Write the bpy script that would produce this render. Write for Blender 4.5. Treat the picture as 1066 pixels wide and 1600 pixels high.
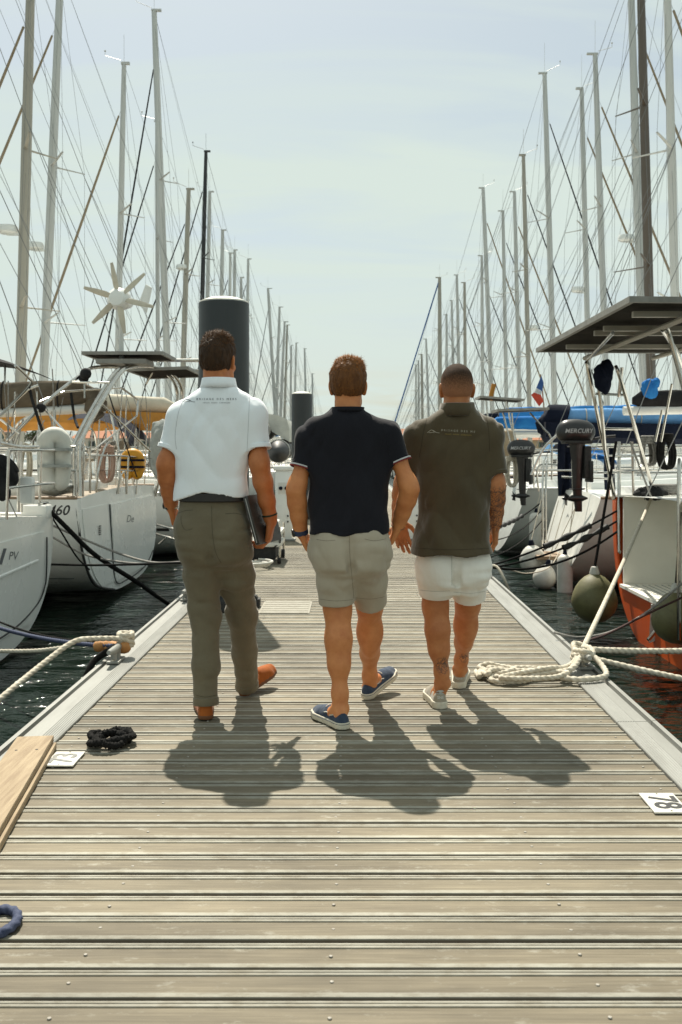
import bpy, bmesh, math, random
import numpy as np
from mathutils import Vector, Matrix, Quaternion
from mathutils.bvhtree import BVHTree

for _o in list(bpy.data.objects):
    bpy.data.objects.remove(_o)
random.seed(7)
rng = np.random.default_rng(7)
SC = bpy.context.scene
COL = SC.collection
R = math.radians
PI = math.pi

# ------------------------------------------------------------------ camera
F = 1555.0            # focal length in photo pixels (35 mm lens on a 36 mm high frame)
HC = 1.26             # camera height above the deck
cam = bpy.data.cameras.new('camera')
cam.sensor_fit = 'VERTICAL'
cam.sensor_height = 36.0
cam.sensor_width = 24.0
cam.lens = 36.0 * F / 1600.0
cam.shift_x = -17.0 / 1600.0
cam.shift_y = -95.0 / 1600.0
cam.clip_start = 0.05
cam.clip_end = 4000
cam.dof.use_dof = True
cam.dof.focus_distance = 4.75
cam.dof.aperture_fstop = 7.1
camo = bpy.data.objects.new('camera', cam)
COL.objects.link(camo)
camo.location = (0, 0, HC)
camo.rotation_euler = (R(90), 0, 0)
SC.camera = camo


def P(u, v, Y):
    """the point at distance Y that stands at photo pixel (u, v)"""
    return Vector(((u - 550) * Y / F, Y, HC - (v - 705) * Y / F))


# ------------------------------------------------------------------ world, sun
SUN_EL, SUN_AZ = 56.0, -13.0
world = bpy.data.worlds.new('World')
SC.world = world
world.use_nodes = True
wn = world.node_tree
for n in list(wn.nodes):
    wn.nodes.remove(n)
w_out = wn.nodes.new('ShaderNodeOutputWorld')
w_bg = wn.nodes.new('ShaderNodeBackground')
w_bg.inputs['Strength'].default_value = 0.077
w_sky = wn.nodes.new('ShaderNodeTexSky')
w_sky.sky_type = 'NISHITA'
w_sky.sun_disc = False
w_sky.sun_elevation = R(SUN_EL)
w_sky.sun_rotation = R(SUN_AZ)
w_sky.altitude = 0
w_sky.air_density = 1.0
w_sky.dust_density = 2.2
w_sky.ozone_density = 1.0
# thin high cloud: noise on a plane far overhead, so that the streaks run out towards the horizon
w_tc = wn.nodes.new('ShaderNodeTexCoord')
w_sep = wn.nodes.new('ShaderNodeSeparateXYZ')
wn.links.new(w_tc.outputs['Generated'], w_sep.inputs[0])
w_add = wn.nodes.new('ShaderNodeMath'); w_add.operation = 'ADD'; w_add.inputs[1].default_value = 0.12
w_abs = wn.nodes.new('ShaderNodeMath'); w_abs.operation = 'ABSOLUTE'
wn.links.new(w_sep.outputs['Z'], w_abs.inputs[0]); wn.links.new(w_abs.outputs[0], w_add.inputs[0])
w_dx = wn.nodes.new('ShaderNodeMath'); w_dx.operation = 'DIVIDE'
w_dy = wn.nodes.new('ShaderNodeMath'); w_dy.operation = 'DIVIDE'
wn.links.new(w_sep.outputs['X'], w_dx.inputs[0]); wn.links.new(w_add.outputs[0], w_dx.inputs[1])
wn.links.new(w_sep.outputs['Y'], w_dy.inputs[0]); wn.links.new(w_add.outputs[0], w_dy.inputs[1])
w_com = wn.nodes.new('ShaderNodeCombineXYZ')
wn.links.new(w_dx.outputs[0], w_com.inputs[0]); wn.links.new(w_dy.outputs[0], w_com.inputs[1])
w_map = wn.nodes.new('ShaderNodeMapping')
w_map.inputs['Rotation'].default_value = (0, 0, R(-24))
w_map.inputs['Scale'].default_value = (0.5, 1.25, 1)
w_map.inputs['Location'].default_value = (0.7, 0.25, 0)
wn.links.new(w_com.outputs[0], w_map.inputs[0])
w_no = wn.nodes.new('ShaderNodeTexNoise')
w_no.inputs['Scale'].default_value = 1.5
w_no.inputs['Detail'].default_value = 7
w_no.inputs['Roughness'].default_value = 0.55
w_no.inputs['Distortion'].default_value = 0.7
wn.links.new(w_map.outputs[0], w_no.inputs[0])
w_rmp = wn.nodes.new('ShaderNodeValToRGB')
w_rmp.color_ramp.elements[0].position = 0.34; w_rmp.color_ramp.elements[0].color = (0.44, 0.44, 0.44, 1)
w_rmp.color_ramp.elements[1].position = 0.57; w_rmp.color_ramp.elements[1].color = (1.0, 1.0, 1.0, 1)
wn.links.new(w_no.outputs[0], w_rmp.inputs[0])
w_mix = wn.nodes.new('ShaderNodeMixRGB')
w_mix.inputs[2].default_value = (6.3, 7.15, 6.95, 1)
wn.links.new(w_rmp.outputs[0], w_mix.inputs[0])
wn.links.new(w_sky.outputs[0], w_mix.inputs[1])
w_tint = wn.nodes.new('ShaderNodeMixRGB'); w_tint.blend_type = 'MULTIPLY'; w_tint.inputs[0].default_value = 1.0
w_tint.inputs[2].default_value = (0.995, 1.0, 0.955, 1)
wn.links.new(w_mix.outputs[0], w_tint.inputs[1])
wn.links.new(w_tint.outputs[0], w_bg.inputs['Color'])
wn.links.new(w_bg.outputs[0], w_out.inputs[0])

sun = bpy.data.lights.new('sun', 'SUN')
sun.energy = 4.9
sun.angle = R(0.53)
sun.color = (1.0, 0.94, 0.82)
suno = bpy.data.objects.new('sun', sun)
COL.objects.link(suno)
sd = Vector((math.sin(R(SUN_AZ)) * math.cos(R(SUN_EL)), math.cos(R(SUN_AZ)) * math.cos(R(SUN_EL)), math.sin(R(SUN_EL))))
suno.rotation_euler = (-sd).to_track_quat('-Z', 'Y').to_euler()
suno.location = sd * 60

vs = SC.view_settings
vs.view_transform = 'Standard'
vs.look = 'None'
vs.exposure = 0.54
vs.gamma = 1.0
vs.use_curve_mapping = False
SC.cycles.use_denoising = True
try:
    SC.cycles.denoiser = 'OPENIMAGEDENOISE'
except Exception:
    pass
SC.cycles.max_bounces = 8
SC.cycles.sample_clamp_indirect = 6.0

# ------------------------------------------------------------------ helpers
ORG = {}


def new_empty(name, loc):
    o = bpy.data.objects.new(name, None)
    o.empty_display_size = 0.1
    COL.objects.link(o)
    o.location = loc
    ORG[o.name] = Vector(loc)
    return o


def tag(o, label=None, cat=None, group=None, kind=None):
    if label: o['label'] = label
    if cat: o['category'] = cat
    if group: o['group'] = group
    if kind: o['kind'] = kind
    return o


def thing(name, label, cat, loc, group=None):
    return tag(new_empty(name, loc), label, cat, group)


class MB:
    """collects shapes in world coordinates"""
    def __init__(self):
        self.v = []
        self.f = []

    def add(self, vs, fs):
        b = len(self.v)
        self.v.extend([tuple(p) for p in vs])
        self.f.extend([tuple(i + b for i in f) for f in fs])
        return self

    def box(self, c, s, rot=None, taper=None):
        c = Vector(c)
        h = Vector(s) * 0.5
        ps = []
        for z in (-1, 1):
            for (x, y) in ((-1, -1), (1, -1), (1, 1), (-1, 1)):
                q = Vector((x * h.x, y * h.y, z * h.z))
                if taper and z > 0:
                    q.x *= taper; q.y *= taper
                if rot is not None:
                    q = rot @ q
                ps.append(c + q)
        return self.add(ps, [(3, 2, 1, 0), (4, 5, 6, 7), (0, 1, 5, 4), (1, 2, 6, 5), (2, 3, 7, 6), (3, 0, 4, 7)])

    def bbox(self, c, s, b=0.01, rot=None):
        """box with chamfered edges"""
        bm = bmesh.new()
        bmesh.ops.create_cube(bm, size=1.0)
        for vv in bm.verts:
            vv.co = Vector((vv.co.x * s[0], vv.co.y * s[1], vv.co.z * s[2]))
        bmesh.ops.bevel(bm, geom=list(bm.edges), offset=min(b, 0.45 * min(s)), segments=2, affect='EDGES', profile=0.6)
        c = Vector(c)
        bm.verts.ensure_lookup_table()
        ps = []
        for i, vv in enumerate(bm.verts):
            vv.index = i
            q = vv.co.copy()
            if rot is not None:
                q = rot @ q
            ps.append(c + q)
        fs = [tuple(vv.index for vv in f.verts) for f in bm.faces]
        bm.free()
        return self.add(ps, fs)

    def tube(self, pts, r, seg=8, closed=False, caps=True, lobes=0, pitch=0.05, amp=0.2, flat=1.0):
        pts = [Vector(p) for p in pts]
        n = len(pts)
        if not hasattr(r, '__len__'):
            r = [r] * n
        vs = []
        fs = []
        prev = None
        s = 0.0
        for i in range(n):
            if closed:
                t = pts[(i + 1) % n] - pts[i - 1]
            else:
                t = pts[min(i + 1, n - 1)] - pts[max(i - 1, 0)]
            if t.length < 1e-9:
                t = Vector((0, 0, 1))
            t.normalize()
            if prev is None:
                a = Vector((0, 0, 1)) if abs(t.z) < 0.9 else Vector((1, 0, 0))
                nn = (a - t * a.dot(t)).normalized()
            else:
                nn = (prev - t * prev.dot(t))
                if nn.length < 1e-6:
                    a = Vector((0, 0, 1)) if abs(t.z) < 0.9 else Vector((1, 0, 0))
                    nn = a - t * a.dot(t)
                nn.normalize()
            prev = nn
            bb = t.cross(nn)
            if i:
                s += (pts[i] - pts[i - 1]).length
            for k in range(seg):
                an = 2 * PI * k / seg
                rr = r[i]
                if lobes:
                    rr *= 1 + amp * (abs(math.cos(lobes * 0.5 * (an - 2 * PI * s / pitch))) - 0.6)
                vs.append(pts[i] + nn * (math.cos(an) * rr * flat) + bb * (math.sin(an) * rr))
        m = n if closed else n - 1
        for i in range(m):
            j = (i + 1) % n
            for k in range(seg):
                l = (k + 1) % seg
                fs.append((i * seg + k, i * seg + l, j * seg + l, j * seg + k))
        if caps and not closed:
            fs.append(tuple(range(seg - 1, -1, -1)))
            fs.append(tuple((n - 1) * seg + k for k in range(seg)))
        return self.add(vs, fs)

    def lathe(self, prof, c, axis=(0, 0, 1), seg=24, sx=1.0, sy=1.0):
        """prof: list of (radius, height along axis)"""
        ax = Vector(axis).normalized()
        a = Vector((1, 0, 0)) if abs(ax.x) < 0.9 else Vector((0, 1, 0))
        e1 = (a - ax * a.dot(ax)).normalized()
        e2 = ax.cross(e1)
        c = Vector(c)
        vs = []
        fs = []
        for (r, h) in prof:
            for k in range(seg):
                an = 2 * PI * k / seg
                vs.append(c + ax * h + e1 * (math.cos(an) * r * sx) + e2 * (math.sin(an) * r * sy))
        n = len(prof)
        for i in range(n - 1):
            for k in range(seg):
                l = (k + 1) % seg
                fs.append((i * seg + k, i * seg + l, (i + 1) * seg + l, (i + 1) * seg + k))
        fs.append(tuple(range(seg - 1, -1, -1)))
        fs.append(tuple((n - 1) * seg + k for k in range(seg)))
        return self.add(vs, fs)

    def prism(self, poly, d):
        """poly: list of 3-D points in a plane, d: extrusion vector"""
        poly = [Vector(p) for p in poly]
        d = Vector(d)
        n = len(poly)
        vs = poly + [p + d for p in poly]
        fs = [tuple(range(n - 1, -1, -1)), tuple(range(n, 2 * n))]
        for i in range(n):
            j = (i + 1) % n
            fs.append((i, j, n + j, n + i))
        return self.add(vs, fs)

    def loft(self, rings, closed=True, cap0=True, cap1=True):
        n = len(rings[0])
        vs = [p for r in rings for p in r]
        fs = []
        for i in range(len(rings) - 1):
            for k in range(n if closed else n - 1):
                l = (k + 1) % n
                fs.append((i * n + k, i * n + l, (i + 1) * n + l, (i + 1) * n + k))
        if cap0: fs.append(tuple(range(n - 1, -1, -1)))
        if cap1: fs.append(tuple((len(rings) - 1) * n + k for k in range(n)))
        return self.add(vs, fs)

    def ball(self, c, r, seg=12, rings=8, rot=None):
        if not hasattr(r, '__len__'): r = (r, r, r)
        c = Vector(c)
        vs = []
        fs = []
        for i in range(1, rings):
            th = PI * i / rings
            for k in range(seg):
                an = 2 * PI * k / seg
                q = Vector((math.sin(th) * math.cos(an) * r[0], math.sin(th) * math.sin(an) * r[1], math.cos(th) * r[2]))
                if rot is not None: q = rot @ q
                vs.append(c + q)
        top = Vector((0, 0, r[2])); bot = Vector((0, 0, -r[2]))
        if rot is not None:
            top = rot @ top; bot = rot @ bot
        vs.append(c + top); vs.append(c + bot)
        ti, bi = len(vs) - 2, len(vs) - 1
        for i in range(rings - 2):
            for k in range(seg):
                l = (k + 1) % seg
                fs.append((i * seg + k, (i + 1) * seg + k, (i + 1) * seg + l, i * seg + l))
        for k in range(seg):
            l = (k + 1) % seg
            fs.append((ti, k, l))
            fs.append((bi, (rings - 2) * seg + l, (rings - 2) * seg + k))
        return self.add(vs, fs)


def fix_normals(me):
    bm = bmesh.new()
    bm.from_mesh(me)
    bmesh.ops.recalc_face_normals(bm, faces=bm.faces)
    bm.to_mesh(me)
    bm.free()


def build(name, mb, mat, parent=None, smooth=None, org=None, normals=True):
    """one mesh object; vertices are given in world coordinates"""
    me = bpy.data.meshes.new(name)
    if parent is not None:
        o0 = ORG[parent.name]
    elif org is not None:
        o0 = Vector(org)
    else:
        a = np.array(mb.v)
        o0 = Vector(((a[:, 0].min() + a[:, 0].max()) / 2, (a[:, 1].min() + a[:, 1].max()) / 2, a[:, 2].min()))
    if isinstance(mb, MB):
        vs = [(p[0] - o0.x, p[1] - o0.y, p[2] - o0.z) for p in mb.v]
        me.from_pydata(vs, [], mb.f)
    else:
        V, Fc = mb
        V = np.asarray(V, dtype=np.float64) - np.array(o0)
        me.from_pydata(V.tolist(), [], Fc.tolist() if hasattr(Fc, 'tolist') else Fc)
    if normals:
        fix_normals(me)
    if smooth is None:
        me.shade_smooth()
        if hasattr(me, 'set_sharp_from_angle'):
            me.set_sharp_from_angle(angle=R(38))
    elif smooth:
        me.shade_smooth()
    me.materials.append(mat)
    o = bpy.data.objects.new(name, me)
    COL.objects.link(o)
    if parent is not None:
        o.parent = parent
        ORG[o.name] = o0
    else:
        o.location = o0
        ORG[o.name] = o0
    return o


def solo(name, mb, mat, label, cat, group=None, smooth=None):
    return tag(build(name, mb, mat, None, smooth), label, cat, group)


def catmull(pts, n=6, closed=False):
    pts = [Vector(p) for p in pts]
    out = []
    N = len(pts)
    m = N if closed else N - 1
    for i in range(m):
        if closed:
            p0, p1, p2, p3 = pts[i - 1], pts[i], pts[(i + 1) % N], pts[(i + 2) % N]
        else:
            p0, p1, p2, p3 = pts[max(i - 1, 0)], pts[i], pts[i + 1], pts[min(i + 2, N - 1)]
        for k in range(n):
            t = k / n
            out.append(0.5 * ((2 * p1) + (p2 - p0) * t + (2 * p0 - 5 * p1 + 4 * p2 - p3) * t * t + (3 * p1 - p0 - 3 * p2 + p3) * t ** 3))
    if not closed:
        out.append(pts[-1])
    return out


def resample(pts, step):
    pts = [Vector(p) for p in pts]
    d = [0.0]
    for a, b in zip(pts, pts[1:]):
        d.append(d[-1] + (b - a).length)
    n = max(2, int(d[-1] / step) + 1)
    out = []
    j = 0
    for i in range(n):
        s = d[-1] * i / (n - 1)
        while j < len(d) - 2 and d[j + 1] < s:
            j += 1
        t = (s - d[j]) / max(1e-9, d[j + 1] - d[j])
        out.append(pts[j].lerp(pts[j + 1], t))
    return out


def sag(a, b, drop, n=10):
    a, b = Vector(a), Vector(b)
    return [a.lerp(b, i / n) - Vector((0, 0, drop * 4 * (i / n) * (1 - i / n))) for i in range(n + 1)]


def text_mesh(body, size, spacing=1.0, shear=0.0, res=3, bold=0.0):
    """flat lettering: verts (x right, y up, centred) and faces"""
    cu = bpy.data.curves.new('lettering', 'FONT')
    cu.body = body
    cu.size = size
    cu.space_character = spacing
    cu.align_x = 'CENTER'
    cu.align_y = 'CENTER'
    cu.shear = shear
    cu.offset = bold
    cu.resolution_u = res
    ob = bpy.data.objects.new('lettering_tmp', cu)
    COL.objects.link(ob)
    dg = bpy.context.evaluated_depsgraph_get()
    me = bpy.data.meshes.new_from_object(ob.evaluated_get(dg))
    vs = [v.co.copy() for v in me.vertices]
    fs = [tuple(p.vertices) for p in me.polygons]
    bpy.data.objects.remove(ob)
    bpy.data.curves.remove(cu)
    bpy.data.meshes.remove(me)
    return vs, fs


# ------------------------------------------------------------------ materials
MATS = {}


def lin(r, g, b):
    f = lambda c: ((c / 255.0 + 0.055) / 1.055) ** 2.4 if c > 10 else c / 255.0 / 12.92
    return (f(r), f(g), f(b))


def mat(name, c1, c2=None, rough=0.5, metal=0.0, scale=8.0, stretch=(1, 1, 1), bump=0.0, bscale=None, rvar=0.0,
        sss=0.0, spec=0.5, coat=0.0, detail=5.0, lo=0.35, hi=0.65, rand=0.0, sheen=0.0, trans=0.0, bdist=0.01):
    if name in MATS: return MATS[name]
    m = bpy.data.materials.new(name)
    m.use_nodes = True
    nt = m.node_tree
    b = nt.nodes['Principled BSDF']
    b.inputs['Roughness'].default_value = rough
    b.inputs['Metallic'].default_value = metal
    b.inputs['Specular IOR Level'].default_value = spec
    b.inputs['Coat Weight'].default_value = coat
    b.inputs['Coat Roughness'].default_value = 0.12
    b.inputs['Sheen Weight'].default_value = sheen
    b.inputs['Sheen Roughness'].default_value = 0.38
    b.inputs['Transmission Weight'].default_value = trans
    if sss:
        b.inputs['Subsurface Weight'].default_value = sss
        b.inputs['Subsurface Radius'].default_value = (0.012, 0.005, 0.003)
        b.inputs['Subsurface Scale'].default_value = 1.0
    tc = nt.nodes.new('ShaderNodeTexCoord')
    mp = nt.nodes.new('ShaderNodeMapping')
    mp.inputs['Scale'].default_value = stretch
    nt.links.new(tc.outputs['Object'], mp.inputs[0])
    if rand:
        oi = nt.nodes.new('ShaderNodeObjectInfo')
        mu = nt.nodes.new('ShaderNodeVectorMath'); mu.operation = 'SCALE'
        cb = nt.nodes.new('ShaderNodeCombineXYZ')
        for k in range(3): nt.links.new(oi.outputs['Random'], cb.inputs[k])
        nt.links.new(cb.outputs[0], mu.inputs[0]); mu.inputs['Scale'].default_value = 37.0
        nt.links.new(mu.outputs[0], mp.inputs['Location'])
    no = nt.nodes.new('ShaderNodeTexNoise')
    no.inputs['Scale'].default_value = scale
    no.inputs['Detail'].default_value = detail
    no.inputs['Roughness'].default_value = 0.6
    nt.links.new(mp.outputs[0], no.inputs[0])
    if c2 is None:
        c2 = tuple(min(1, c * 0.82) for c in c1)
    rp = nt.nodes.new('ShaderNodeValToRGB')
    rp.color_ramp.elements[0].position = lo; rp.color_ramp.elements[0].color = (*c1, 1)
    rp.color_ramp.elements[1].position = hi; rp.color_ramp.elements[1].color = (*c2, 1)
    nt.links.new(no.outputs[0], rp.inputs[0])
    colout = rp.outputs[0]
    if rand:
        hs = nt.nodes.new('ShaderNodeHueSaturation')
        mr = nt.nodes.new('ShaderNodeMapRange')
        mr.inputs['To Min'].default_value = 1 - rand; mr.inputs['To Max'].default_value = 1 + rand
        nt.links.new(oi.outputs['Random'], mr.inputs[0])
        nt.links.new(mr.outputs[0], hs.inputs['Value'])
        nt.links.new(colout, hs.inputs['Color'])
        colout = hs.outputs[0]
    nt.links.new(colout, b.inputs['Base Color'])
    if rvar:
        mr2 = nt.nodes.new('ShaderNodeMapRange')
        mr2.inputs['To Min'].default_value = max(0.02, rough - rvar); mr2.inputs['To Max'].default_value = min(1, rough + rvar)
        nt.links.new(no.outputs[0], mr2.inputs[0])
        nt.links.new(mr2.outputs[0], b.inputs['Roughness'])
    if bump:
        n2 = nt.nodes.new('ShaderNodeTexNoise')
        n2.inputs['Scale'].default_value = bscale or scale * 6
        n2.inputs['Detail'].default_value = 4
        nt.links.new(mp.outputs[0], n2.inputs[0])
        bu = nt.nodes.new('ShaderNodeBump')
        bu.inputs['Strength'].default_value = bump
        bu.inputs['Distance'].default_value = bdist
        nt.links.new(n2.outputs[0], bu.inputs['Height'])
        nt.links.new(bu.outputs[0], b.inputs['Normal'])
    MATS[name] = m
    m['colour_ramp'] = rp.name
    return m


STEEL = mat('stainless_steel', (0.62, 0.60, 0.56), (0.50, 0.48, 0.44), rough=0.22, metal=1.0, scale=14, rvar=0.08)
GEL = mat('white_gelcoat', (0.83, 0.84, 0.81), (0.77, 0.78, 0.74), rough=0.28, scale=1.6, rvar=0.06, coat=0.25)
GELD = mat('weathered_gelcoat', (0.74, 0.73, 0.68), (0.60, 0.59, 0.54), rough=0.4, scale=2.2, rvar=0.1)
DARKPL = mat('black_plastic', (0.012, 0.012, 0.013), (0.02, 0.02, 0.02), rough=0.35, scale=20, bump=0.05)
RUBBER = mat('black_rubber', (0.015, 0.015, 0.015), (0.03, 0.03, 0.028), rough=0.7, scale=25, bump=0.1)
ALU = mat('mast_aluminium', (0.62, 0.62, 0.59), (0.53, 0.53, 0.50), rough=0.45, metal=0.25, scale=1.5, stretch=(1, 1, 0.1), rvar=0.06)
ALUW = mat('mast_white_paint', (0.68, 0.68, 0.64), (0.60, 0.60, 0.56), rough=0.4, scale=1.5, stretch=(1, 1, 0.1))
ALUB = mat('mast_beige_paint', (0.44, 0.41, 0.34), (0.37, 0.345, 0.29), rough=0.45, scale=1.5, stretch=(1, 1, 0.1))
BROWNM = mat('mast_brown_paint', (0.10, 0.08, 0.06), (0.14, 0.11, 0.085), rough=0.4, scale=1.5, stretch=(1, 1, 0.1))
BLACKM = mat('mast_black_carbon', (0.015, 0.015, 0.016), (0.022, 0.02, 0.02), rough=0.35, scale=4)
WIRE = mat('rigging_wire', (0.26, 0.26, 0.25), (0.18, 0.18, 0.175), rough=0.4, metal=0.4, scale=4)
ROPEW = mat('white_rope', (0.62, 0.57, 0.47), (0.44, 0.39, 0.30), rough=0.85, scale=30, bump=0.6, bscale=260, bdist=0.003)
ROPEK = mat('black_rope', (0.007, 0.007, 0.007), (0.016, 0.015, 0.014), rough=0.9, scale=30, bump=0.5, bscale=260, bdist=0.003, spec=0.12)
ROPEB = mat('blue_rope', (0.02, 0.03, 0.075), (0.05, 0.065, 0.12), rough=0.8, scale=60, bump=0.5, bscale=260, bdist=0.003)
ROPEG = mat('grey_rope', (0.30, 0.29, 0.26), (0.18, 0.17, 0.16), rough=0.85, scale=40, bump=0.5, bscale=260, bdist=0.003)
ROPEP = mat('pink_flecked_rope', (0.60, 0.42, 0.33), (0.42, 0.25, 0.18), rough=0.85, scale=90, bump=0.5, bscale=260, bdist=0.003)
TEAK = mat('teak', (0.30, 0.20, 0.12), (0.22, 0.15, 0.09), rough=0.6, scale=5, stretch=(1, 8, 8))
GLASS = mat('smoked_glass', (0.012, 0.014, 0.016), rough=0.06, scale=3)


def canvas(name, c1, c2=None, rough=0.85):
    return mat(name, c1, c2, rough=rough, scale=5, bump=0.35, bscale=14, bdist=0.03, sheen=0.02, spec=0.12)


CBROWN = canvas('brown_canvas', (0.13, 0.105, 0.075), (0.09, 0.072, 0.052))
CNAVY = canvas('navy_canvas', (0.006, 0.009, 0.020), (0.010, 0.013, 0.026))
CBLUE = canvas('sky_blue_canvas', (0.17, 0.37, 0.66), (0.13, 0.30, 0.57))
CROYAL = canvas('royal_blue_canvas', (0.02, 0.14, 0.42), (0.03, 0.20, 0.50))
CGREY = canvas('grey_canvas', (0.34, 0.36, 0.34), (0.26, 0.28, 0.27))
CCREAM = canvas('cream_canvas', (0.62, 0.57, 0.46), (0.52, 0.47, 0.38))
CORANGE = canvas('orange_canvas', (0.55, 0.26, 0.06), (0.45, 0.20, 0.045))
CBLACK = canvas('black_canvas', (0.016, 0.016, 0.017), (0.03, 0.03, 0.03))
CTAN = canvas('tan_canvas', (0.36, 0.29, 0.20), (0.28, 0.22, 0.15))
CWHITE = canvas('white_vinyl', (0.66, 0.66, 0.60), (0.56, 0.56, 0.51), rough=0.6)
# ================================================================== soft solids (a distance field meshed into one skin)
_LAT = np.random.default_rng(11).random((32, 32, 32)).astype(np.float32)


def vnoise(X, Y, Z, f, seed=0):
    """smooth value noise in 0..1"""
    x = X * f + seed * 3.17; y = Y * f + seed * 5.71; z = Z * f + seed * 1.93
    xi = np.floor(x).astype(int); yi = np.floor(y).astype(int); zi = np.floor(z).astype(int)
    fx = x - xi; fy = y - yi; fz = z - zi
    fx = fx * fx * (3 - 2 * fx); fy = fy * fy * (3 - 2 * fy); fz = fz * fz * (3 - 2 * fz)
    g = lambda a, b, c: _LAT[(xi + a) & 31, (yi + b) & 31, (zi + c) & 31]
    l = lambda a, b, t: a + (b - a) * t
    return l(l(l(g(0, 0, 0), g(1, 0, 0), fx), l(g(0, 1, 0), g(1, 1, 0), fx), fy),
             l(l(g(0, 0, 1), g(1, 0, 1), fx), l(g(0, 1, 1), g(1, 1, 1), fx), fy), fz)


class SDF:
    def __init__(self, lo, hi, h):
        self.lo = np.array(lo, float); self.h = h
        self.n = np.ceil((np.array(hi, float) - self.lo) / h).astype(int) + 1
        self.G = np.full(tuple(self.n), 9.0, np.float32)

    def sub(self, lo, hi):
        a = np.clip(np.floor((np.array(lo) - self.lo) / self.h).astype(int), 0, self.n - 1)
        b = np.clip(np.ceil((np.array(hi) - self.lo) / self.h).astype(int) + 1, 1, self.n)
        s = tuple(slice(i, max(i + 1, j)) for i, j in zip(a, b))
        c = [(self.lo[k] + self.h * np.arange(s[k].start, s[k].stop)).astype(np.float32) for k in range(3)]
        return s, c[0][:, None, None], c[1][None, :, None], c[2][None, None, :]

    def put(self, s, d, k, op):
        g = self.G[s]
        if op == 'u':
            if k > 0:
                hh = np.maximum(k - np.abs(g - d), 0) / k
                self.G[s] = np.minimum(g, d) - hh * hh * k * 0.25
            else:
                self.G[s] = np.minimum(g, d)
        else:                       # subtract
            d = -d
            if k > 0:
                hh = np.maximum(k - np.abs(g - d), 0) / k
                self.G[s] = np.maximum(g, d) + hh * hh * k * 0.25
            else:
                self.G[s] = np.maximum(g, d)

    def cone(self, a, b, r1, r2, k=0.02, op='u', sy=1.0):
        a = np.array(a, float); b = np.array(b, float)
        m = max(r1, r2) * max(1, sy) + k + 0.03
        s, X, Y, Z = self.sub(np.minimum(a, b) - m, np.maximum(a, b) + m)
        ba = b - a; L = max(1e-9, float(ba @ ba))
        px, py, pz = X - a[0], Y - a[1], Z - a[2]
        t = np.clip((px * ba[0] + py * ba[1] + pz * ba[2]) / L, 0, 1)
        d = np.sqrt((px - t * ba[0]) ** 2 + ((py - t * ba[1]) / sy) ** 2 + (pz - t * ba[2]) ** 2) - (r1 + (r2 - r1) * t)
        self.put(s, d, k, op)

    def chain(self, pts, rs, k=0.02, k0=None, sy=1.0):
        for i in range(len(pts) - 1):
            self.cone(pts[i], pts[i + 1], rs[i], rs[i + 1], k0 if (k0 is not None and i == 0) else k, 'u', sy)

    def ell(self, c, r, k=0.02, op='u', M=None):
        """ellipsoid; M: 3x3 rotation (local -> world)"""
        c = np.array(c, float); r = np.array(r, float)
        m = r.max() + k + 0.03
        s, X, Y, Z = self.sub(c - m, c + m)
        x, y, z = X - c[0], Y - c[1], Z - c[2]
        if M is not None:
            M = np.array(M)
            x, y, z = (M[0, 0] * x + M[1, 0] * y + M[2, 0] * z, M[0, 1] * x + M[1, 1] * y + M[2, 1] * z, M[0, 2] * x + M[1, 2] * y + M[2, 2] * z)
        k0 = np.sqrt((x / r[0]) ** 2 + (y / r[1]) ** 2 + (z / r[2]) ** 2)
        k1 = np.sqrt((x / r[0] ** 2) ** 2 + (y / r[1] ** 2) ** 2 + (z / r[2] ** 2) ** 2)
        d = k0 * (k0 - 1.0) / np.maximum(k1, 1e-6)
        self.put(s, d, k, op)

    def trunk(self, secs, k=0.02, p=2.4):
        """upright loft: secs = (z, cx, cy, rx, ry), capped at both ends"""
        secs = sorted(secs)
        S = np.array(secs, float)
        m = 0.06 + k
        s, X, Y, Z = self.sub((S[:, 1].min() - S[:, 3].max() - m, S[:, 2].min() - S[:, 4].max() - m, S[0, 0] - m),
                              (S[:, 1].max() + S[:, 3].max() + m, S[:, 2].max() + S[:, 4].max() + m, S[-1, 0] + m))
        z = Z.ravel()
        # smooth interpolation of the sections
        zz = np.linspace(S[0, 0], S[-1, 0], 80)
        cols = []
        for j in range(1, 5):
            q = np.interp(zz, S[:, 0], S[:, j])
            w = np.array([0.06, 0.12, 0.2, 0.24, 0.2, 0.12, 0.06])
            qp = np.pad(q, 3, mode='edge')
            q = np.convolve(qp, w, 'valid')
            cols.append(np.interp(z, zz, q)[None, None, :].astype(np.float32))
        cx, cy, rx, ry = cols
        q = (np.abs((X - cx) / rx) ** p + np.abs((Y - cy) / ry) ** p) ** (1.0 / p)
        d = (q - 1) * np.minimum(rx, ry)
        d = np.maximum(d, np.maximum(S[0, 0] - Z, Z - S[-1, 0]))
        self.put(s, d, k, 'u')

    def plane_cut(self, p, n, lo=None, hi=None, k=0.0):
        """remove what lies on the side the normal points to, inside the box lo..hi"""
        p = np.array(p, float); n = np.array(n, float); n = n / np.linalg.norm(n)
        if lo is None: lo = self.lo
        if hi is None: hi = self.lo + self.n * self.h
        s, X, Y, Z = self.sub(lo, hi)
        d = (X - p[0]) * n[0] + (Y - p[1]) * n[1] + (Z - p[2]) * n[2]
        self.put(s, -d + 0 * self.G[s], k, 's')

    def displace(self, fn):
        s, X, Y, Z = self.sub(self.lo, self.lo + self.n * self.h)
        near = np.abs(self.G) < 0.05
        ii = np.nonzero(near)
        x = X.ravel()[ii[0]]; y = Y.ravel()[ii[1]]; z = Z.ravel()[ii[2]]
        self.G[ii] += fn(x, y, z).astype(np.float32)

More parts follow.
